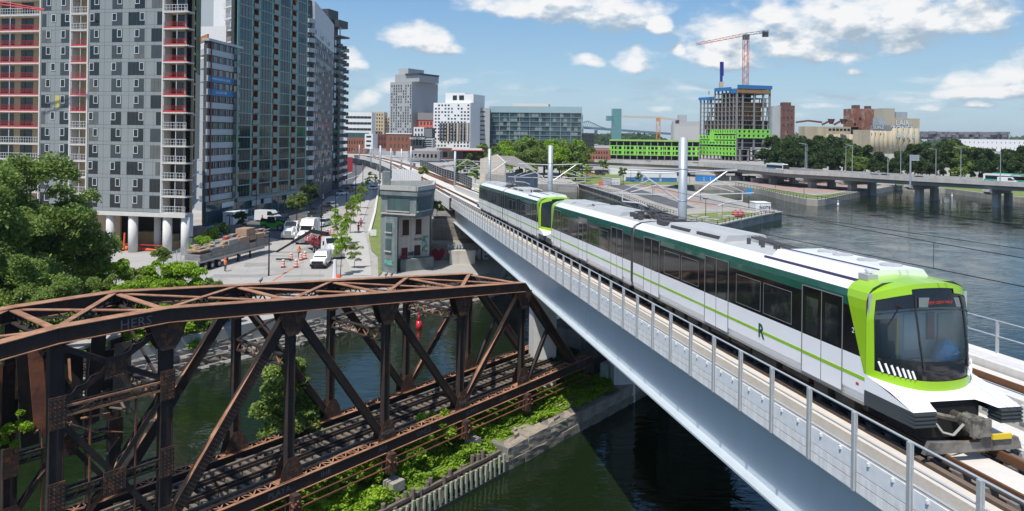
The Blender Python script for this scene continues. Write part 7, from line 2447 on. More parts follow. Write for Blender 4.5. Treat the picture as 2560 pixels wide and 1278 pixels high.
# far wooded shore as one mass
fr_ = np.random.default_rng(5)
xs = fr_.uniform(0, 1300, 9000); ys = fr_.uniform(1500, 2100, 9000)
zz = fr_.uniform(0, 1, 9000) ** .7 * (18 + 10 * np.sin(xs / 90.) + 7 * np.sin(xs / 37.))
put('far_woods', leaves('far_woods', np.stack([xs, ys, zz], 1), 15, L_DARK, .8, 9), None, kind='stuff', label='distant dark wooded shore along the horizon', category='woods')
low = MB()
rlow = random.Random(31)
m_lowb = [M('far_low_%d' % i, c_, .8, var=.1, scale=.02) for i, c_ in enumerate(((.45, .43, .40), (.25, .2, .18), (.36, .36, .37), (.55, .54, .52)))]
for i in range(14):
    Y = rlow.uniform(560, 800); px = (870, 900, 940, 1035, 1062, 1075, 1100, 1465, 1500, 1600, 1720, 2310, 2420, 2540)[i]
    p = D(px, 337, Y); w = rlow.uniform(14, 34); h = rlow.uniform(5, 12)
    t = thing('distant_building', 'small plain low building far back, %s from the left of its kind' % ORD[i], 'building', (p.x, p.y, 2), 'low buildings far back')
    c = MB(); c.box(p.x - w / 2, p.x + w / 2, p.y, p.y + 14, 2, 2 + h); c.build('wall', m_lowb[i % 4], t)
    c = MB(); c.box(p.x - w / 2 - .3, p.x + w / 2 + .3, p.y - .3, p.y + 14.3, 2 + h, 2.5 + h); c.build('roof', m_lowb[(i + 1) % 4], t)

# ================================================================== things on the quays
m_blk = M('black_iron', (.02, .02, .022), .6, .3, var=.1)


def quay_rail(pts, z, label, step=2.2):
    t = thing('quay_railing', label, 'railing', G(*pts[0], z), 'railings along the quays')
    post = bpy.data.meshes.get('rail_post_me') or MB().box(-.05, .05, -.05, .05, 0, 1.0).mesh('rail_post_me', m_blk)
    q = [G(x, y, z) for x, y in pts]
    rl_ = MB()
    for a, b in zip(q, q[1:]):
        for h in (1.0, .5):
            rl_.bar(a + UP * h, b + UP * h, .07, .07)
        n = max(1, int((b - a).length / step))
        for k in range(n):
            put('post', post, t, TRS(a.lerp(b, k / n)))
    rl_.build('rail', m_blk, t)


quay_rail(near1[:4], 2.0, 'dark iron railing along the left edge of the near quay')
quay_rail(near1[4:], 2.0, 'dark iron railing round the curved tip of the near quay')
quay_rail([(1839, 464), (1900, 473), (1960, 487), (2016, 498), (2044, 500), (2064, 498), (2080, 494), (2147, 480)], 2.0, 'dark iron railing round the rounded far quay')
copg = thing('quay_coping', 'pale stone coping with block notches along the near quay wall', 'coping', G(1545, 489, 2))
qq = [G(x, y, 2.0) for x, y in near1]
for a, b in zip(qq, qq[1:]):
    n = max(1, int((b - a).length / 5))
    for k in range(n):
        p0, p1 = a.lerp(b, k / n), a.lerp(b, (k + .92) / n)
        c = MB(); c.bar(p0 + UP * .08, p1 + UP * .08, 1.0, .3); c.build('coping_stone', m_conc, copg)


def crate(name, label, px0, px1, ytop, ybase, mat, depth=2.4, z=2.0, cat='container', txt=None):
    a = G(px0, ybase, z); b = D(px1, ybase, a.y); zt = D(px0, ytop, a.y).z
    t = thing(name, label, cat, (a.x, a.y, z)); w = b.x - a.x
    c = MB(); c.box(a.x, b.x, a.y, a.y + depth, z, zt); bo = c.build('box', mat, t)
    c = MB(); c.box(a.x - .08, b.x + .08, a.y - .08, a.y + depth + .08, zt, zt + .12); c.build('lid', mat, t)
    c = MB(); c.box(a.x + w * .3, a.x + w * .34, a.y - .06, a.y, z + .2, zt - .2); c.build('rib', m_galv, t)
    c = MB(); c.box(a.x + w * .66, a.x + w * .7, a.y - .06, a.y, z + .2, zt - .2); c.build('rib', m_galv, t)
    if txt:
        put('lettering', text_mesh(txt, (zt - z) * .45, m_gk, .01, bold=.02), t, frame_m((a.x + w * .6, a.y - .08, (z + zt) / 2), (1, 0, 0), UP, (0, -1, 0)))
    return t


crate('site_container', 'white container with black graffiti at the tip of the near quay', 1889, 1927, 508, 530, m_office_w, 5, txt='NOTE')
crate('site_container', 'grey site container left of the white one on the quay root', 1506, 1528, 446, 463, M('cont_grey', (.4, .42, .43), .6, var=.1))
crate('site_container', 'small white site container with orange machine beside it', 1530, 1550, 448, 462, m_office_w)
crate('tool_box', 'orange tool crate left of the grey site container', 1499, 1507, 455, 464, MATS['orange_plastic'], 2, cat='crate')
crate('pavilion', 'long white and blue striped tent on the quay behind the mast', 1560, 1692, 432, 452, m_office_w, 9, cat='tent')
crate('pavilion', 'blue hoarding along the foot of the striped tent', 1565, 1692, 444, 454, M('tent_blue', (.04, .16, .40), .6, var=.2, scale=.5), .3, cat='hoarding')
crate('pavilion', 'blue tarpaulin shelter right of the mast', 1745, 1791, 441, 454, M('tarp_blue', (.03, .22, .55), .5, var=.15, scale=.4), 5, cat='tent')
crate('pavilion', 'upper white tent roof with red edge line behind the striped tent', 1526, 1640, 424, 436, m_office_w, 8, cat='tent')
crate('site_hoarding', 'dark cluttered site hoarding beneath the expressway', 1795, 1890, 440, 452, m_lead, 3, cat='hoarding')
crate('site_hoarding', 'grey concrete barrier row beneath the expressway', 1880, 1960, 446, 456, m_concg, 2, cat='barrier')
for i, (px, py, w) in enumerate(((1816, 450, 'left of the group under the expressway'), (1832, 451, 'second from left near the blue tarpaulin'), (1872, 446, 'standing tall before the dark hoarding'), (1975, 455, 'right end under the expressway'), (1565, 452, 'by the left end of the striped tent'))):
    p = G(px, py, 2.0); t = thing('traffic_barrel', 'orange site barrel on the quay, ' + w, 'barrel', p, 'orange barrels on the quay')
    c = MB(); c.tube(p, p + UP * 1.5, .45, 8, .3); c.build('drum', MATS['orange_plastic'], t); c = MB(); c.tube(p + UP * .6, p + UP * .9, .43, 8, .39); c.build('band', m_office_w, t)
for px, w in ((1839, 'left'), (1851, 'right')):
    p = G(px, 543, 2.0); t = thing('round_float', 'round faded red buoy on the quay, %s of two' % w, 'buoy', p)
    c = MB(); c.tube(p, p + UP * .5, .5, 10, .95); c.tube(p + UP * .5, p + UP * 1.1, .95, 10, .9); c.tube(p + UP * 1.1, p + UP * 1.6, .9, 10, .35); c.build('ball', M('float_red', (.45, .12, .13), .6, var=.2), t, True)
    c = MB(); c.tube(p + UP * 1.6, p + UP * 1.8, .12, 6); c.build('eye', m_blk, t)
for i, (px, top, base, w) in enumerate(((1764, 497, 542, 'with double head near the quay tip'), (1751, 470, 502, 'left of the twin headed one'), (1577, 424, 455, 'before the striped tent left end'), (1724, 440, 458, 'right beside the mast at the tent'), (1632, 462, 490, 'half way along the near quay'), (1558, 440, 462, 'behind the two containers'), (1938, 440, 470, 'by the far quay path'), (2010, 452, 486, 'on the rounded far quay'))):
    p = G(px, base, 2.0); zt = zat(px, top, p.y)
    t = thing('quay_lamp', 'slim black lamp post on the quay, ' + w, 'lamp', p, 'lamp posts on the quays')
    c = MB(); c.tube(p, (p.x, p.y, zt), .09, 6, .06); c.build('pole', m_blk, t)
    c = MB(); c.tube((p.x - .7, p.y, zt), (p.x + .7, p.y, zt), .12, 5); c.build('head', m_blk, t)
p = G(1896, 528, 2.0); t = thing('info_sign', 'small blue sign on a post behind the white container', 'sign', p)
c = MB(); c.tube((p.x, p.y + 8, 2), (p.x, p.y + 8, 7.6), .08, 6); c.build('post', m_blk, t); c = MB(); c.box(p.x - .7, p.x + .7, p.y + 7.9, p.y + 8, 5.6, 7.6); c.build('panel', M('sign_blue', (.03, .25, .5), .5, var=.1), t)
rk = random.Random(77)
for i in range(9):
    px, py = 1726 + i * 12.5, rk.uniform(541, 556)
    p = G(px, py, 2.0); t = thing('boulder', 'pale grey boulder on the quay tip grass, %s from the left' % ORD[i], 'boulder', p, 'boulders on the quay grass')
    c = MB(); c.prism([(p.x + math.cos(a) * rk.uniform(.6, 1.3), p.y + math.sin(a) * rk.uniform(.5, 1.0)) for a in (0, 1.1, 2.2, 3.3, 4.4, 5.5)], 1.9, 2.0 + rk.uniform(.3, .7)); c.build('rock', m_conc, t)
# navigation marks
for (px, py, h, col, w) in ((1047, 822, 1.9, (.62, .02, .04), 'red spar buoy floating in the canal behind the truss'), (2095, 515, 2.2, (.7, .7, .7), 'white marker buoy off the rounded far quay'), (2380, 492, 1.6, (.7, .7, .7), 'small white marker buoy between the expressway piers')):
    p = G(px, py, 0); t = thing('marker_buoy', w, 'buoy', p); pm_ = paint(col)
    c = MB(); c.tube(p - UP * .2, p + UP * h * .45, .36, 10, .28); c.build('hull', pm_, t, True)
    c = MB(); c.tube(p + UP * h * .45, p + UP * h * .85, .15, 8, .1); c.tube(p + UP * h * .85, p + UP * h, .14, 8, .05); c.build('mast', pm_, t, True)

# ================================================================== the street
def person_mesh(pose, cols, key):
    """one skinned body; colours by height and reach"""
    me = bpy.data.meshes.new('person_' + key)
    J = dict(pel=(0, 0, .95), chest=(0, 0, 1.32), neck=(0, 0, 1.5), head=(0, -.02, 1.62), top=(0, -.01, 1.74),
             lsh=(.19, 0, 1.44), lel=(.27, .02, 1.16), lwr=(.27, -.12, .93), lha=(.27, -.17, .84), rsh=(-.19, 0, 1.44), rel=(-.27, .02, 1.16), rwr=(-.27, -.1, .93), rha=(-.27, -.15, .84),
             lhp=(.1, 0, .9), lkn=(.12, -.03, .5), lan=(.13, .02, .09), lto=(.14, -.16, .04), rhp=(-.1, 0, .9), rkn=(-.12, -.02, .5), ran=(-.13, .02, .09), rto=(-.14, -.16, .04))
    J.update(pose)
    rad = dict(pel=.155, chest=.165, neck=.06, head=.1, top=.085, lsh=.075, rsh=.075, lel=.05, rel=.05, lwr=.036, rwr=.036, lha=.042, rha=.042, lhp=.11, rhp=.11, lkn=.07, rkn=.07, lan=.05, ran=.05, lto=.045, rto=.045)
    names = list(J)
    E = [('pel', 'chest'), ('chest', 'neck'), ('neck', 'head'), ('head', 'top'), ('chest', 'lsh'), ('lsh', 'lel'), ('lel', 'lwr'), ('lwr', 'lha'), ('chest', 'rsh'), ('rsh', 'rel'), ('rel', 'rwr'), ('rwr', 'rha'), ('pel', 'lhp'), ('lhp', 'lkn'), ('lkn', 'lan'), ('lan', 'lto'), ('pel', 'rhp'), ('rhp', 'rkn'), ('rkn', 'ran'), ('ran', 'rto')]
    me.from_pydata([J[n] for n in names], [(names.index(a), names.index(b)) for a, b in E], [])
    ob = bpy.data.objects.new('tmp', me); COL.objects.link(ob)
    sk = ob.modifiers.new('s', 'SKIN'); ob.modifiers.new('u', 'SUBSURF').levels = 1
    for i, n in enumerate(names):
        me.skin_vertices[0].data[i].radius = (rad[n], rad[n]); me.skin_vertices[0].data[i].use_root = n == 'pel'
    out = bpy.data.meshes.new_from_object(ob.evaluated_get(bpy.context.evaluated_depsgraph_get()))
    bpy.data.objects.remove(ob)
    out.name = 'body'; out.materials.clear()
    for c_ in cols:
        out.materials.append(c_)
    pz, nz = J['pel'][2], J['neck'][2]
    for p in out.polygons:
        c_ = p.center
        near_hand = min((c_ - Vector(J['lha'])).length, (c_ - Vector(J['rha'])).length) < .1
        p.material_index = 3 if c_.z > nz + .03 or near_hand else (0 if c_.z > pz - .06 else (1 if c_.z > .12 else 2))
        p.use_smooth = True
    return out


m_skin = M('skin', (.42, .24, .17), .6, var=.05)
m_vest = M('orange_vest', (.75, .16, .03), .7, var=.1); m_jean = M('work_trousers', (.05, .08, .14), .85, var=.1); m_boot = M('boots', (.04, .035, .03), .8, var=.1); m_redshirt = M('red_shirt', (.5, .03, .06), .7, var=.1)
stand = person_mesh({'lel': (.3, -.05, 1.18), 'lwr': (.2, -.25, 1.1), 'lha': (.14, -.3, 1.1)}, (m_vest, m_jean, m_boot, m_skin), 'stand')
ride = person_mesh({'chest': (0, -.2, 1.28), 'neck': (0, -.28, 1.44), 'head': (0, -.34, 1.55), 'top': (0, -.36, 1.67), 'lsh': (.18, -.22, 1.38), 'rsh': (-.18, -.22, 1.38), 'lel': (.26, -.4, 1.16), 'rel': (-.26, -.4, 1.16), 'lwr': (.24, -.6, 1.02), 'rwr': (-.24, -.6, 1.02), 'lha': (.22, -.66, 1.0), 'rha': (-.22, -.66, 1.0), 'lkn': (.12, -.34, .68), 'rkn': (-.12, -.25, .58), 'lan': (.12, -.1, .34), 'ran': (-.12, .02, .2), 'lto': (.12, -.24, .29), 'rto': (-.12, -.12, .15)}, (m_redshirt, m_boot, m_boot, m_skin), 'ride')
helm = MB(); helm.tube((0, 0, 0), (0, 0, .09), .14, 10, .12); helm.tube((0, 0, .09), (0, 0, .15), .12, 10, .04); helm.tube((0, -.02, -.01), (0, -.02, .01), .165, 10)
helm_o = helm.mesh('helmet', M('helmet_orange', (.7, .1, .04), .5, var=.05)); helm_k = helm.mesh('helmet', m_blk)
band = MB()
for z in (1.12, 1.28):
    band.tube((0, 0, z), (0, 0, z + .05), .178, 10)
band = band.mesh('vest_band', M('reflect_band', (.6, .6, .25), .5, var=.1))


def person(loc, rz, label, me, hat, worker=True):
    t = thing('person', label, 'person', loc); m = TRS(loc, rz)
    put('body', me, t, m)
    hd = (0, -.01, 1.68) if worker else (0, -.36, 1.62)
    put('helmet', hat, t, m @ TRS(hd))
    if worker:
        put('vest_band', band, t, m)
    return t


person(G(563, 679), 2.6, 'worker in orange vest and helmet walking beside the loaded trailer', stand, helm_o)
person(G(748, 646), .5, 'worker in orange vest standing behind the striped barrels by the boom truck', stand, helm_o)
person(G(655, 560), 1.5, 'worker in orange vest beside the green telehandler', stand, helm_o)
for px, py, w in ((896, 582, 'nearer'), (902, 568, 'farther')):
    p = G(px, py, 3.12)
    bk_ = thing('bicycle', 'bicycle under the %s of the two red shirted riders' % w, 'bicycle', p); m = TRS(p, 3.3)
    for y in (-.52, .52):
        wm = bpy.data.meshes.get('bike_wheel')
        if not wm:
            mb = MB()
            for k in range(16):
                a0, a1 = 2 * math.pi * k / 16, 2 * math.pi * (k + 1) / 16
                mb.tube((0, math.cos(a0) * .33, math.sin(a0) * .33), (0, math.cos(a1) * .33, math.sin(a1) * .33), .022, 4)
            wm = mb.mesh('bike_wheel', m_tyre)
        put('wheel', wm, bk_, m @ TRS((0, y, .34)))
    fr_m = bpy.data.meshes.get('bike_frame')
    if not fr_m:
        mb = MB()
        for a, b in (((0, .52, .34), (0, .05, .3)), ((0, .05, .3), (0, .16, .88)), ((0, .16, .8), (0, -.4, .85)), ((0, .05, .3), (0, -.4, .82)), ((0, -.36, 1.0), (0, -.52, .34)), ((0, .52, .34), (0, .14, .8)), ((-.25, -.6, 1.0), (.25, -.6, 1.0)), ((0, -.36, 1.0), (0, -.6, 1.0))):
            mb.tube(a, b, .025, 5)
        fr_m = mb.mesh('bike_frame', m_blk)
    put('frame', fr_m, bk_, m)
    person(p, 3.3, 'cyclist in a red shirt on the canal walk, the %s of two' % w, ride, helm_k, False)


def truck_parts(t, m, white, fairing, flat=False):
    """bonneted truck tractor, front at -y"""
    cab = hull([(-1.2, .9), (1.1, .9), (1.1, 2.9), (-.55, 2.9), (-1.2, 2.15)], 2.3, .1)
    put('cab', cab.mesh('cab', white), t, m)
    hood = hull([(-3.0, .75), (-1.2, .75), (-1.2, 2.1), (-2.6, 1.85), (-3.05, 1.5)], 1.7, .15)
    put('bonnet', hood.mesh('bonnet', white), t, m)
    ws = MB(); ws.face((-1.0, -1.22, 2.15), (1.0, -1.22, 2.15), (.95, -.62, 2.85), (-.95, -.62, 2.85)); put('windscreen', ws.mesh('windscreen', m_cglass), t, m)
    for x in (-1, 1):
        fd_ = hull([(-3.0, .5), (-1.5, .5), (-1.3, .9), (-1.7, 1.25), (-2.7, 1.2), (-3.0, .9)], .55, .05)
        put('wing', fd_.mesh('wing', white), t, m @ TRS((x * .92, 0, 0)))
        put('headlamp', MB().box(-.2, .2, -.03, .03, -.1, .1).mesh('headlamp', m_lampg), t, m @ TRS((x * .9, -3.02, .95)))
        put('mirror', MB().box(-.1, .1, -.06, .06, 0, .6).mesh('mirror', m_blk), t, m @ TRS((x * 1.4, -1.0, 1.9)))
    put('grille', MB().box(-.55, .55, -3.1, -3.02, .85, 1.55).mesh('grille', m_rim), t, m)
    put('bumper', MB().box(-1.15, 1.15, -3.2, -3.0, .4, .72).mesh('bumper', m_rim), t, m)
    if fairing:
        fa_ = hull([(-.9, 2.85), (1.6, 2.85), (1.6, 4.0), (-.2, 3.9)], 2.4, .12)
        put('roof_fairing', fa_.mesh('roof_fairing', white), t, m)
        sl_ = MB().box(-1.2, 1.2, 1.1, 2.2, .9, 3.9); put('sleeper', sl_.mesh('sleeper', white), t, m)
    ch_ = MB().box(-.45, .45, -2.6, 5.2, .6, .9); put('chassis', ch_.mesh('chassis', m_blk), t, m)
    for y, dual in ((-2.2, 0), (3.2, 1), (4.4, 1)):
        for x in (-1.0, 1.0):
            put('wheel', wheel_me(.52, .5 if dual else .32), t, m @ TRS((x, y, .52)))


wh = paint((.78, .78, .77))
p = G(717, 600); t = thing('truck_tractor', 'white long nosed truck tractor facing the camera, left of its twin', 'truck', p); truck_parts(t, TRS(p + Vector((0, 3, 0)), .05), wh, False)
p = G(758, 612); t = thing('truck_tractor', 'white truck tractor with tall roof fairing behind the boom truck', 'truck', p); truck_parts(t, TRS(p + Vector((0, 3, 0)), -.12), wh, True)
# boom truck
p = G(822, 650); t = thing('boom_truck', 'white bonneted boom truck with black crane boom and red stake bed', 'truck', p)
m = TRS(p + Vector((-.5, 3, 0)), .55)
truck_parts(t, m, wh, False)
bed = MB().box(-1.25, 1.25, 1.8, 9.2, 1.0, 1.2); put('bed', bed.mesh('bed', m_blk), t, m)
for k in range(9):
    for x in (-1.22, 1.22):
        put('stake', bpy.data.meshes.get('stake_me') or MB().box(-.05, .05, -.05, .05, 0, 1.5).mesh('stake_me', m_red_guard), t, m @ TRS((x, 2.2 + k * .85, 1.2)))
for z in (1.7, 2.3, 2.65):
    rl_ = MB().box(-1.26, -1.2, 1.9, 9.2, z, z + .09).box(1.2, 1.26, 1.9, 9.2, z, z + .09); put('side_rail', rl_.mesh('side_rail', m_red_guard), t, m)
cr_ = MB(); cr_.bar((0, 1.5, 1.1), (0, 1.5, 3.2), .5, .5); put('crane_column', cr_.mesh('crane_column', m_blk), t, m)
bm0 = m @ Vector((0, 1.5, 3.2)); bm1 = D(778, 578, bm0.y + 1); bm2 = D(691, 630, bm0.y + 2)
c = MB(); c.bar(bm0, bm1, .45, .5); c.build('boom', m_blk, t); c = MB(); c.bar(bm1, bm1.lerp(bm2, .55), .36, .42); c.bar(bm1.lerp(bm2, .5), bm2, .26, .3); c.build('boom', m_blk, t)
c = MB(); c.bar(G(690, 648, 3.3), G(728, 648, 3.3), .25, .2); c.build('outrigger', m_blk, t)
# pickup
p = G(790, 673); t = thing('pickup_truck', 'white pickup facing the camera in front of the boom truck', 'pickup', p); m = TRS(p + Vector((0, 2.9, 0)), .06)
put('body', hull([(-2.9, .45), (2.9, .45), (2.9, 1.25), (-.9, 1.25), (-2.75, 1.2), (-2.95, .95)], 2.0, .06).mesh('body', wh), t, m)
put('cab', hull([(-1.1, 1.25), (.9, 1.25), (.7, 1.95), (-.45, 1.97)], 1.9, .2).mesh('cab', wh), t, m)
ws = MB(); ws.face((-.86, -1.06, 1.3), (.86, -1.06, 1.3), (.72, -.5, 1.9), (-.72, -.5, 1.9)); put('windscreen', ws.mesh('windscreen', m_cglass), t, m)
put('grille', MB().box(-.75, .75, -2.99, -2.9, .72, 1.1).mesh('grille', m_blk), t, m); put('bumper', MB().box(-1.0, 1.0, -3.05, -2.9, .38, .66).mesh('bumper', m_blk), t, m)
put('bed_rack', MB().box(-.9, .9, 1.0, 2.6, 1.25, 1.9).mesh('bed_rack', m_galv), t, m)
for x in (-.88, .88):
    put('headlamp', MB().box(-.1, .1, -.03, .03, -.15, .15).mesh('headlamp', m_lampg), t, m @ TRS((x, -2.94, .95)))
    for y in (-1.9, 1.9):
        put('wheel', wheel_me(.4, .28), t, m @ TRS((x, y, .4)))
# loaded flatbed trailer
a, b = G(497, 682), G(672, 633)
d = (b - a); d.z = 0; Lt = 17.5; dn = d.normalized(); sd_ = Vector((dn.y, -dn.x, 0))
t = thing('flatbed_trailer', 'long flatbed trailer stacked with grey formwork panels and timber', 'trailer', a)


def tb_box(name, s0, s1, w0, w1, z0, z1, mat):
    c = MB(); o = a + dn * s0 + sd_ * w0; o.z = 3 + z0; c.obox(o, dn * (s1 - s0), sd_ * (w1 - w0), (0, 0, z1 - z0)); return c.build(name, mat, t)


m_alu = M('trailer_alu', (.42, .41, .39), .5, .3, var=.2, scale=2)
tb_box('deck', 0, Lt, -2.5, 0, 1.15, 1.4, m_alu); tb_box('tail', -.15, .1, -2.5, 0, .5, 1.5, m_alu)
tb_box('chassis_rail', .3, Lt - 1, -1.9, -1.7, .75, 1.15, m_alu); tb_box('chassis_rail', .3, Lt - 1, -.8, -.6, .75, 1.15, m_alu)
for s_ in (1.4, 2.9, 4.4):
    for w_ in (-.25, -2.25):
        o = a + dn * s_ + sd_ * w_; o.z = 3.5
        put('wheel', wheel_me(.5, .5), t, Matrix.Translation(o) @ Matrix.Rotation(math.atan2(dn.y, dn.x) - math.pi / 2, 4, 'Z'))
for s_ in (9.2, 12.2):
    tb_box('landing_leg', s_, s_ + .2, -.5, -.3, 0, 1.15, m_blk); tb_box('landing_leg', s_, s_ + .2, -2.2, -2.0, 0, 1.15, m_blk)
rz_ = random.Random(15)
m_form = M('form_panel', (.27, .28, .28), .7, .1, var=.3, scale=1.5, col2=(.36, .32, .26)); m_lum = M('fresh_timber', (.48, .31, .15), .85, var=.25, scale=2); m_lum2 = M('old_formply', (.34, .23, .16), .85, var=.25, scale=2)
s_ = .3
while s_ < Lt - .6:
    w_ = rz_.uniform(1.2, 2.6); w_ = min(w_, Lt - .3 - s_)
    for k in range(int(rz_.uniform(5, 8))):
        tb_box('form_panel', s_, s_ + w_ - .08, -2.45 + rz_.uniform(0, .08), -.06 - rz_.uniform(0, .08), 1.41 + k * .17, 1.41 + k * .17 + .13, m_form)
    top = 1.41 + 8 * .17 + (.5 if s_ > 6 else 0)
    tb_box('form_stack', s_ + .05, s_ + w_ - .15, -2.4, -.1, 2.6, top, rz_.choice((m_form, m_form, m_lum2)))
    for k in range(4):
        x0 = s_ + rz_.uniform(0, w_ * .4); y0 = -rz_.uniform(.3, 2.2)
        tb_box('loose_board', x0, x0 + rz_.uniform(.5, 1.6), y0 - rz_.uniform(.1, .8), y0, top + .02 + k * .09, top + .09 + k * .09 + rz_.uniform(0, .16), rz_.choice((m_lum, m_lum2, m_lum, m_form, m_red_guard)))
    s_ += w_
c = tb_box('crate', 11.2, 13.4, -2.1, -.3, 3.3, 4.3, m_lum2)
# green telehandler
p = G(678, 578); t = thing('telehandler', 'bright green telehandler parked left of the trucks', 'loader', p); m = TRS(p + Vector((0, 1.3, 0)), 1.62)
gm_ = paint((.03, .33, .02))
put('body', hull([(-2.3, .7), (2.3, .7), (2.3, 1.6), (-1.2, 1.7), (-2.3, 1.2)], 1.9, .1).mesh('body', gm_), t, m)
put('boom', MB().bar((.25, 2.4, 1.9), (.25, -3.0, 1.5), .5, .55).mesh('boom', m_blk), t, m)
put('cab', hull([(-.6, 1.5), (1.0, 1.5), (.9, 2.6), (-.4, 2.6)], .95, .1).mesh('cab', m_cglass), t, m @ TRS((-.5, 0, 0)))
put('fork', MB().box(-.5, .9, -3.5, -3.0, .5, 1.5).mesh('fork', m_blk), t, m)
for y in (-1.5, 1.5):
    for x in (-.95, .95):
        put('wheel', wheel_me(.62, .45), t, m @ TRS((x, y, .62)))
# cars and vans
cars = (('parked_van', (.72, .73, .74), 664, 556, 1.3, 'silver white van behind the green telehandler'), ('parked_car', (.6, .61, .63), 692, 562, .4, 'silver car right behind the green telehandler'), ('parked_car', (.02, .02, .022), 706, 556, .3, 'black car behind the left truck tractor'),
        ('parked_car', (.7, .71, .72), 711, 522, 1.0, 'white car parked by the glass tower shopfront'), ('parked_car', (.02, .022, .025), 786, 538, -.25, 'large black car in the queue right of the round tree'), ('parked_car', (.03, .04, .045), 781, 548, -.25, 'dark green car at the head of the queue'), ('parked_car', (.74, .74, .75), 822, 522, -.3, 'white car behind the black one in the queue'), ('parked_car', (.05, .05, .05), 808, 530, -.3, 'black car beside the lamp post in the queue'),
        ('parked_car', (.72, .73, .74), 803, 568, -.2, 'white car half behind the plywood boards'), ('parked_car', (.75, .75, .76), 851, 489, -.35, 'white car driving towards the camera on the dark street'), ('parked_car', (.02, .02, .022), 868, 481, -.35, 'black car behind the white one on the dark street'), ('parked_car', (.35, .37, .39), 880, 474, -.35, 'grey car last in the row on the dark street'), ('parked_car', (.74, .74, .74), 930, 476, -.2, 'white car parked by the canal walk far up the street'),
        ('parked_car', (.04, .04, .05), 846, 452, 1.2, 'dark car crossing at the far junction'), ('parked_car', (.25, .03, .03), 636, 538, 1.2, 'dark red car mirrored near the banded block door'), ('parked_car', (.6, .6, .6), 660, 530, 1.2, 'pale car close to the glass shopfront'), ('parked_car', (.55, .56, .58), 1218, 466, 1.5, 'pale car parked at the foot of the gable building'))
for (kind, col, px, py, rz, w) in cars:
    p = G(px, py, 3.01); car_thing(kind, col, p + Vector((0, 1.5, 0)), rz, w, 'cars in the street')
# rental boxes, plywood, barrels, signs
crate('rental_box', 'white storage box with red stripe beside the banded block', 557, 583, 532, 562, m_office_w, 4, 3.0)
crate('rental_box', 'second white storage box with red stripe, half behind the dark tree', 583, 602, 530, 558, m_office_w, 4, 3.0)
for px0, px1, w in ((768, 777, 'left'), (786, 795, 'right')):
    a_ = G(px0, 560); b_ = D(px1, 560, a_.y); t = thing('plywood_board', 'upright plywood board in front of the white car, the %s one' % w, 'board', a_)
    c = MB(); c.box(a_.x, b_.x, a_.y - 6, a_.y - 5.9, 3, 4.9); c.build('sheet', MATS['plywood'], t); c = MB(); c.bar((a_.x, a_.y - 6, 3), (a_.x, a_.y - 5.2, 4.2), .08, .08); c.build('stay', MATS['plywood'], t)
bar_me = MB(); bar_me.tube((0, 0, .0), (0, 0, .12), .34, 10); brl_b = bar_me.mesh('base', m_tyre)
mb = MB()
for k in range(6):
    mb.m = k % 2; mb.tube((0, 0, .12 + k * .17), (0, 0, .12 + (k + 1) * .17), .27 - k * .012, 12, .27 - (k + 1) * .012)
brl = mb.mesh('drum', [MATS['orange_plastic'], m_office_w])
for i, (px, py, s_, w) in enumerate(((708, 669, .95, 'nearest the trailer in the front pair'), (740, 669, .95, 'right one of the front pair'), (728, 651, .95, 'behind the front pair'), (762, 648, 1.0, 'just left of the pickup'), (817, 591, 1.15, 'left of three by the sapling'), (824, 590, 1.05, 'middle of three by the sapling'), (832, 588, 1.05, 'right of three by the sapling'), (609, 575, 1.15, 'left of two by the dark tree'), (614, 566, 1.15, 'right of two by the dark tree'), (752, 651, .9, 'close beside the standing worker'), (807, 500, 1.3, 'on the street by the queue of cars'), (917, 487, 1.4, 'near the white car up the canal walk'))):
    p = G(px, py); t = thing('traffic_barrel', 'orange and white striped traffic barrel, ' + w, 'barrel', p, 'striped barrels in the street')
    put('base', brl_b, t, TRS(p, 0, s_)); put('drum', brl, t, TRS(p, 0, s_))
sheet('hose_line', [G(x, y, 3.01) for x, y in [(680, 702), (686, 702), (760, 654), (757, 654)]], 3.012, M('orange_line', (.5, .17, .08), .8, var=.2), 'structure')
for i, (px, top, base, w) in enumerate(((672, 582, 705, 'nearest, rising above the rusty chord'), (803, 440, 606, 'tallest, right of the truck with the roof fairing'), (838, 478, 560, 'between the queue of cars and the saplings'), (866, 430, 540, 'beside the dark street'), (889, 415, 500, 'fourth along the dark street'), (907, 400, 470, 'farthest along the canal walk'), (701, 508, 548, 'left of a short pair by the round trees'), (708, 508, 548, 'right of a short pair by the round trees'), (573, 538, 600, 'behind the load on the trailer'), (482, 592, 650, 'at the tail of the trailer'), (640, 470, 545, 'before the banded block shopfront'))):
    p = G(px, min(base, 690)); zt = zat(px, top, p.y)
    t = thing('lamp_post', 'slim dark street post, ' + w, 'lamp post', p, 'dark posts in the street')
    c = MB(); c.tube(p, (p.x, p.y, zt), .11, 7, .07); c.build('pole', m_blk, t)
    c = MB(); c.obox((p.x - .15, p.y - .9, zt - .05), (.3, 0, 0), (0, 1.0, 0), (0, 0, .12)); c.build('head', m_blk, t)
p = G(933, 592, 3.13); t = thing('lawn_sign', 'blank white board on the grass beside the canal walk', 'sign', p)
c = MB(); c.box(p.x - .55, p.x + .55, p.y, p.y + .05, 3.3, 4.4); c.build('board', m_office_w, t); c = MB(); c.tube((p.x, p.y + .05, 3.1), (p.x, p.y + .05, 3.5), .05, 5); c.build('stake', m_tie, t)
p = G(837, 694); t = thing('white_post', 'white wrapped post with orange foot at the end of the walk', 'post', p)
c = MB(); c.tube(p, p + UP * 2.3, .32, 8, .2); c.build('wrap', m_office_w, t); c = MB(); c.tube((p.x + .5, p.y, 3), (p.x + .5, p.y, 3.4), .3, 8, .2); c.build('foot', MATS['orange_plastic'], t)
fn2 = thing('site_fence', 'grey mesh site fence between the grey tower and the trailer', 'fence', G(440, 650))
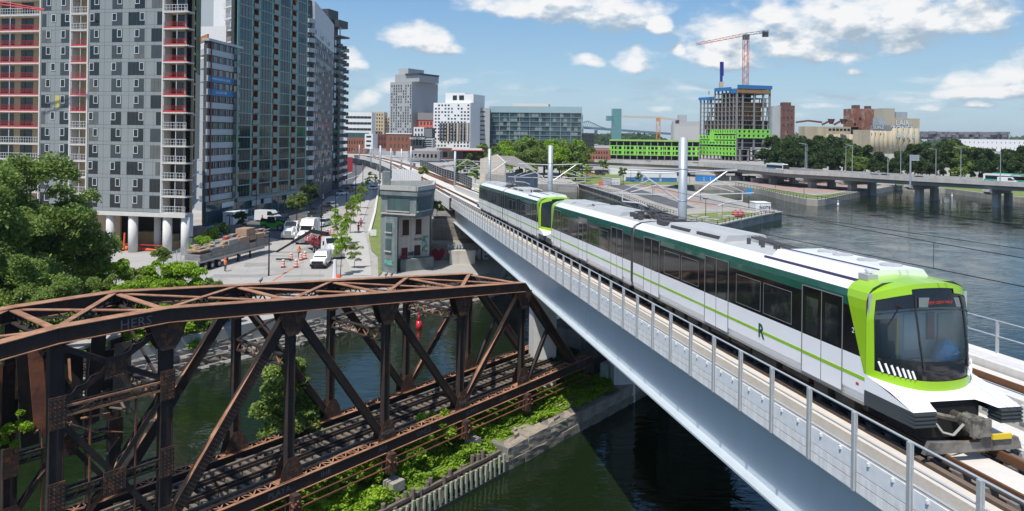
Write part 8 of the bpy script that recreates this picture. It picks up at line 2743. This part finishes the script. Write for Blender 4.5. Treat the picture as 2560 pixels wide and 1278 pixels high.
pf_ = [G(x, y) for x, y in ((395, 690), (430, 668), (462, 645), (490, 622), (510, 606), (560, 590))]
pm2 = MB().box(-.04, .04, -.04, .04, 0, 1.9).mesh('fence_post', m_galv)
for a_, b_ in zip(pf_, pf_[1:]):
    for k in range(3):
        put('fence_post', pm2, fn2, TRS(a_.lerp(b_, k / 3)))
    c = MB()
    for h in (.15, .6, 1.05, 1.5, 1.85):
        c.bar(a_ + UP * h, b_ + UP * h, .025, .025)
    n = 14
    for k in range(n):
        c.bar(a_.lerp(b_, k / n) + UP * .15, a_.lerp(b_, k / n) + UP * 1.85, .02, .02)
    c.build('mesh', m_galv, fn2, kind='stuff')
# saplings and street trees
sap = [tree_meshes(300 + i, 5.0, 1.15, 2.1, m, 2200, .15, 16, .05) for i, m in enumerate((L_BRIGHT, L_YELLOW, L_BRIGHT))]
for i, (px, base, top, w) in enumerate(((851, 690, 565, 'tallest, beside the white wrapped post'), (885, 673, 605, 'slim one alone on the canal walk'), (843, 622, 520, 'yellowish one behind the tallest'), (862, 612, 530, 'third back on the canal walk'), (875, 585, 500, 'fourth back on the canal walk'), (884, 560, 490, 'fifth back on the canal walk'), (893, 540, 478, 'sixth back on the canal walk'), (901, 522, 462, 'seventh back on the canal walk'), (909, 502, 455, 'eighth back on the canal walk'), (918, 482, 440, 'ninth back on the canal walk'), (926, 466, 428, 'tenth back on the canal walk'), (940, 470, 436, 'one by the garden kerb'))):
    p = G(px, base); h = zat(px, top, p.y) - 3
    plant_tree('sapling', p, sap[i % 3], 'young street tree, ' + w, 'saplings on the canal walk', rz=i * 2.1, sc=(max(1.0, h / 5.5), max(1.0, h / 5.5), h / 5))
strt = [tree_meshes(320 + i, 8.0, 2.9, 3.1, m, 7000, .3, 22, .14) for i, m in enumerate((L_MID, L_DARK))]
for (px, base, top, k, w) in ((741, 555, 482, 0, 'round one left of the taller tree in the street'), (777, 535, 458, 1, 'dark round one before the black podium'), (602, 585, 528, 1, 'small dark one by the storage boxes'), (528, 618, 568, 0, 'bright one behind the tail of the trailer'), (552, 612, 555, 0, 'thin one behind the load of the trailer'), (505, 640, 590, 0, 'low one left of the trailer load')):
    p = G(px, base); h = zat(px, top, p.y) - 3
    plant_tree('street_tree', p, strt[k] if px not in (528, 505) else bush[0], 'green street tree, ' + w, 'trees in the street', rz=px, sc=h / (8 if px not in (528, 505) else 4.2))
# red banner sign up the street
p = G(868, 430); t = thing('red_hoarding', 'tall red hoarding panel up the street before the underpass', 'hoarding', p); a_ = D(872, 393, p.y)
c = MB(); c.box(p.x, p.x + 2.4, p.y, p.y + .3, 3, a_.z); c.build('panel', M('hoarding_red', (.28, .02, .03), .7, var=.1), t); c = MB(); c.box(p.x + .2, p.x + .5, p.y + .3, p.y + .9, 3, a_.z); c.build('brace', m_blk, t)

# parked vehicles and heaps around the tents and under the expressway
rq = random.Random(44)
for i, (px, py, kind) in enumerate(((1475, 436, 'parked_car'), (1488, 433, 'parked_car'), (1500, 438, 'parked_van'), (1520, 434, 'parked_car'), (1700, 436, 'parked_car'), (1712, 440, 'parked_van'), (1728, 434, 'parked_car'), (1800, 438, 'parked_van'), (1850, 446, 'parked_car'), (1925, 452, 'parked_van'), (1270, 455, 'parked_car'), (1290, 452, 'parked_car'))):
    car_thing(kind, rq.choice(((.7, .7, .7), (.04, .04, .05), (.35, .36, .38), (.4, .05, .04), (.08, .14, .3))), G(px, py, 2.02), rq.uniform(0, 3), 'small parked vehicle by the basin site, %s from the left' % ORD[(8 + i - 10) if False else ([2, 3, 4, 5, 6, 7, 8, 9, 10, 11, 0, 1][i])], 'vehicles parked by the basin')
for i, px in enumerate((1580, 1650, 1705, 1770, 1815, 1905, 1960)):
    p = G(px, rq.uniform(434, 456), 2.0); t = thing('spoil_heap', 'low heap of pale site rubble near the expressway, %s from the left' % ORD[i], 'heap', p, 'heaps on the site')
    c = MB(); n = 9; r_ = rq.uniform(2, 4.5)
    ring = [Vector((p.x + math.cos(6.283 * k / n) * r_ * rq.uniform(.7, 1.2), p.y + math.sin(6.283 * k / n) * r_ * .7, 1.95)) for k in range(n)]
    top = [p + (q - p) * .45 + UP * rq.uniform(.7, 1.5) for q in ring]
    for k in range(n):
        c.face(ring[k], ring[(k + 1) % n], top[(k + 1) % n], top[k]); c.face(top[k], top[(k + 1) % n], p + UP * 1.7)
    c.build('rubble', rq.choice((m_earth, m_conc, m_stone)), t)

# ================================================================== air between here and the far shore
hv = bpy.data.materials.new('haze_air'); hv.use_nodes = True
hn_ = hv.node_tree; hn_.nodes.clear()
ho = nd(hn_, 'ShaderNodeOutputMaterial'); pv_ = nd(hn_, 'ShaderNodeVolumePrincipled')
pv_.inputs['Color'].default_value = (.80, .90, 1.0, 1); pv_.inputs['Density'].default_value = .00008; pv_.inputs['Anisotropy'].default_value = .25
hn_.links.new(pv_.outputs[0], ho.inputs['Volume'])
c = MB(); c.box(-2600, 3600, -130, 6100, -2.0, 95)
c.build('haze', hv, kind='stuff')
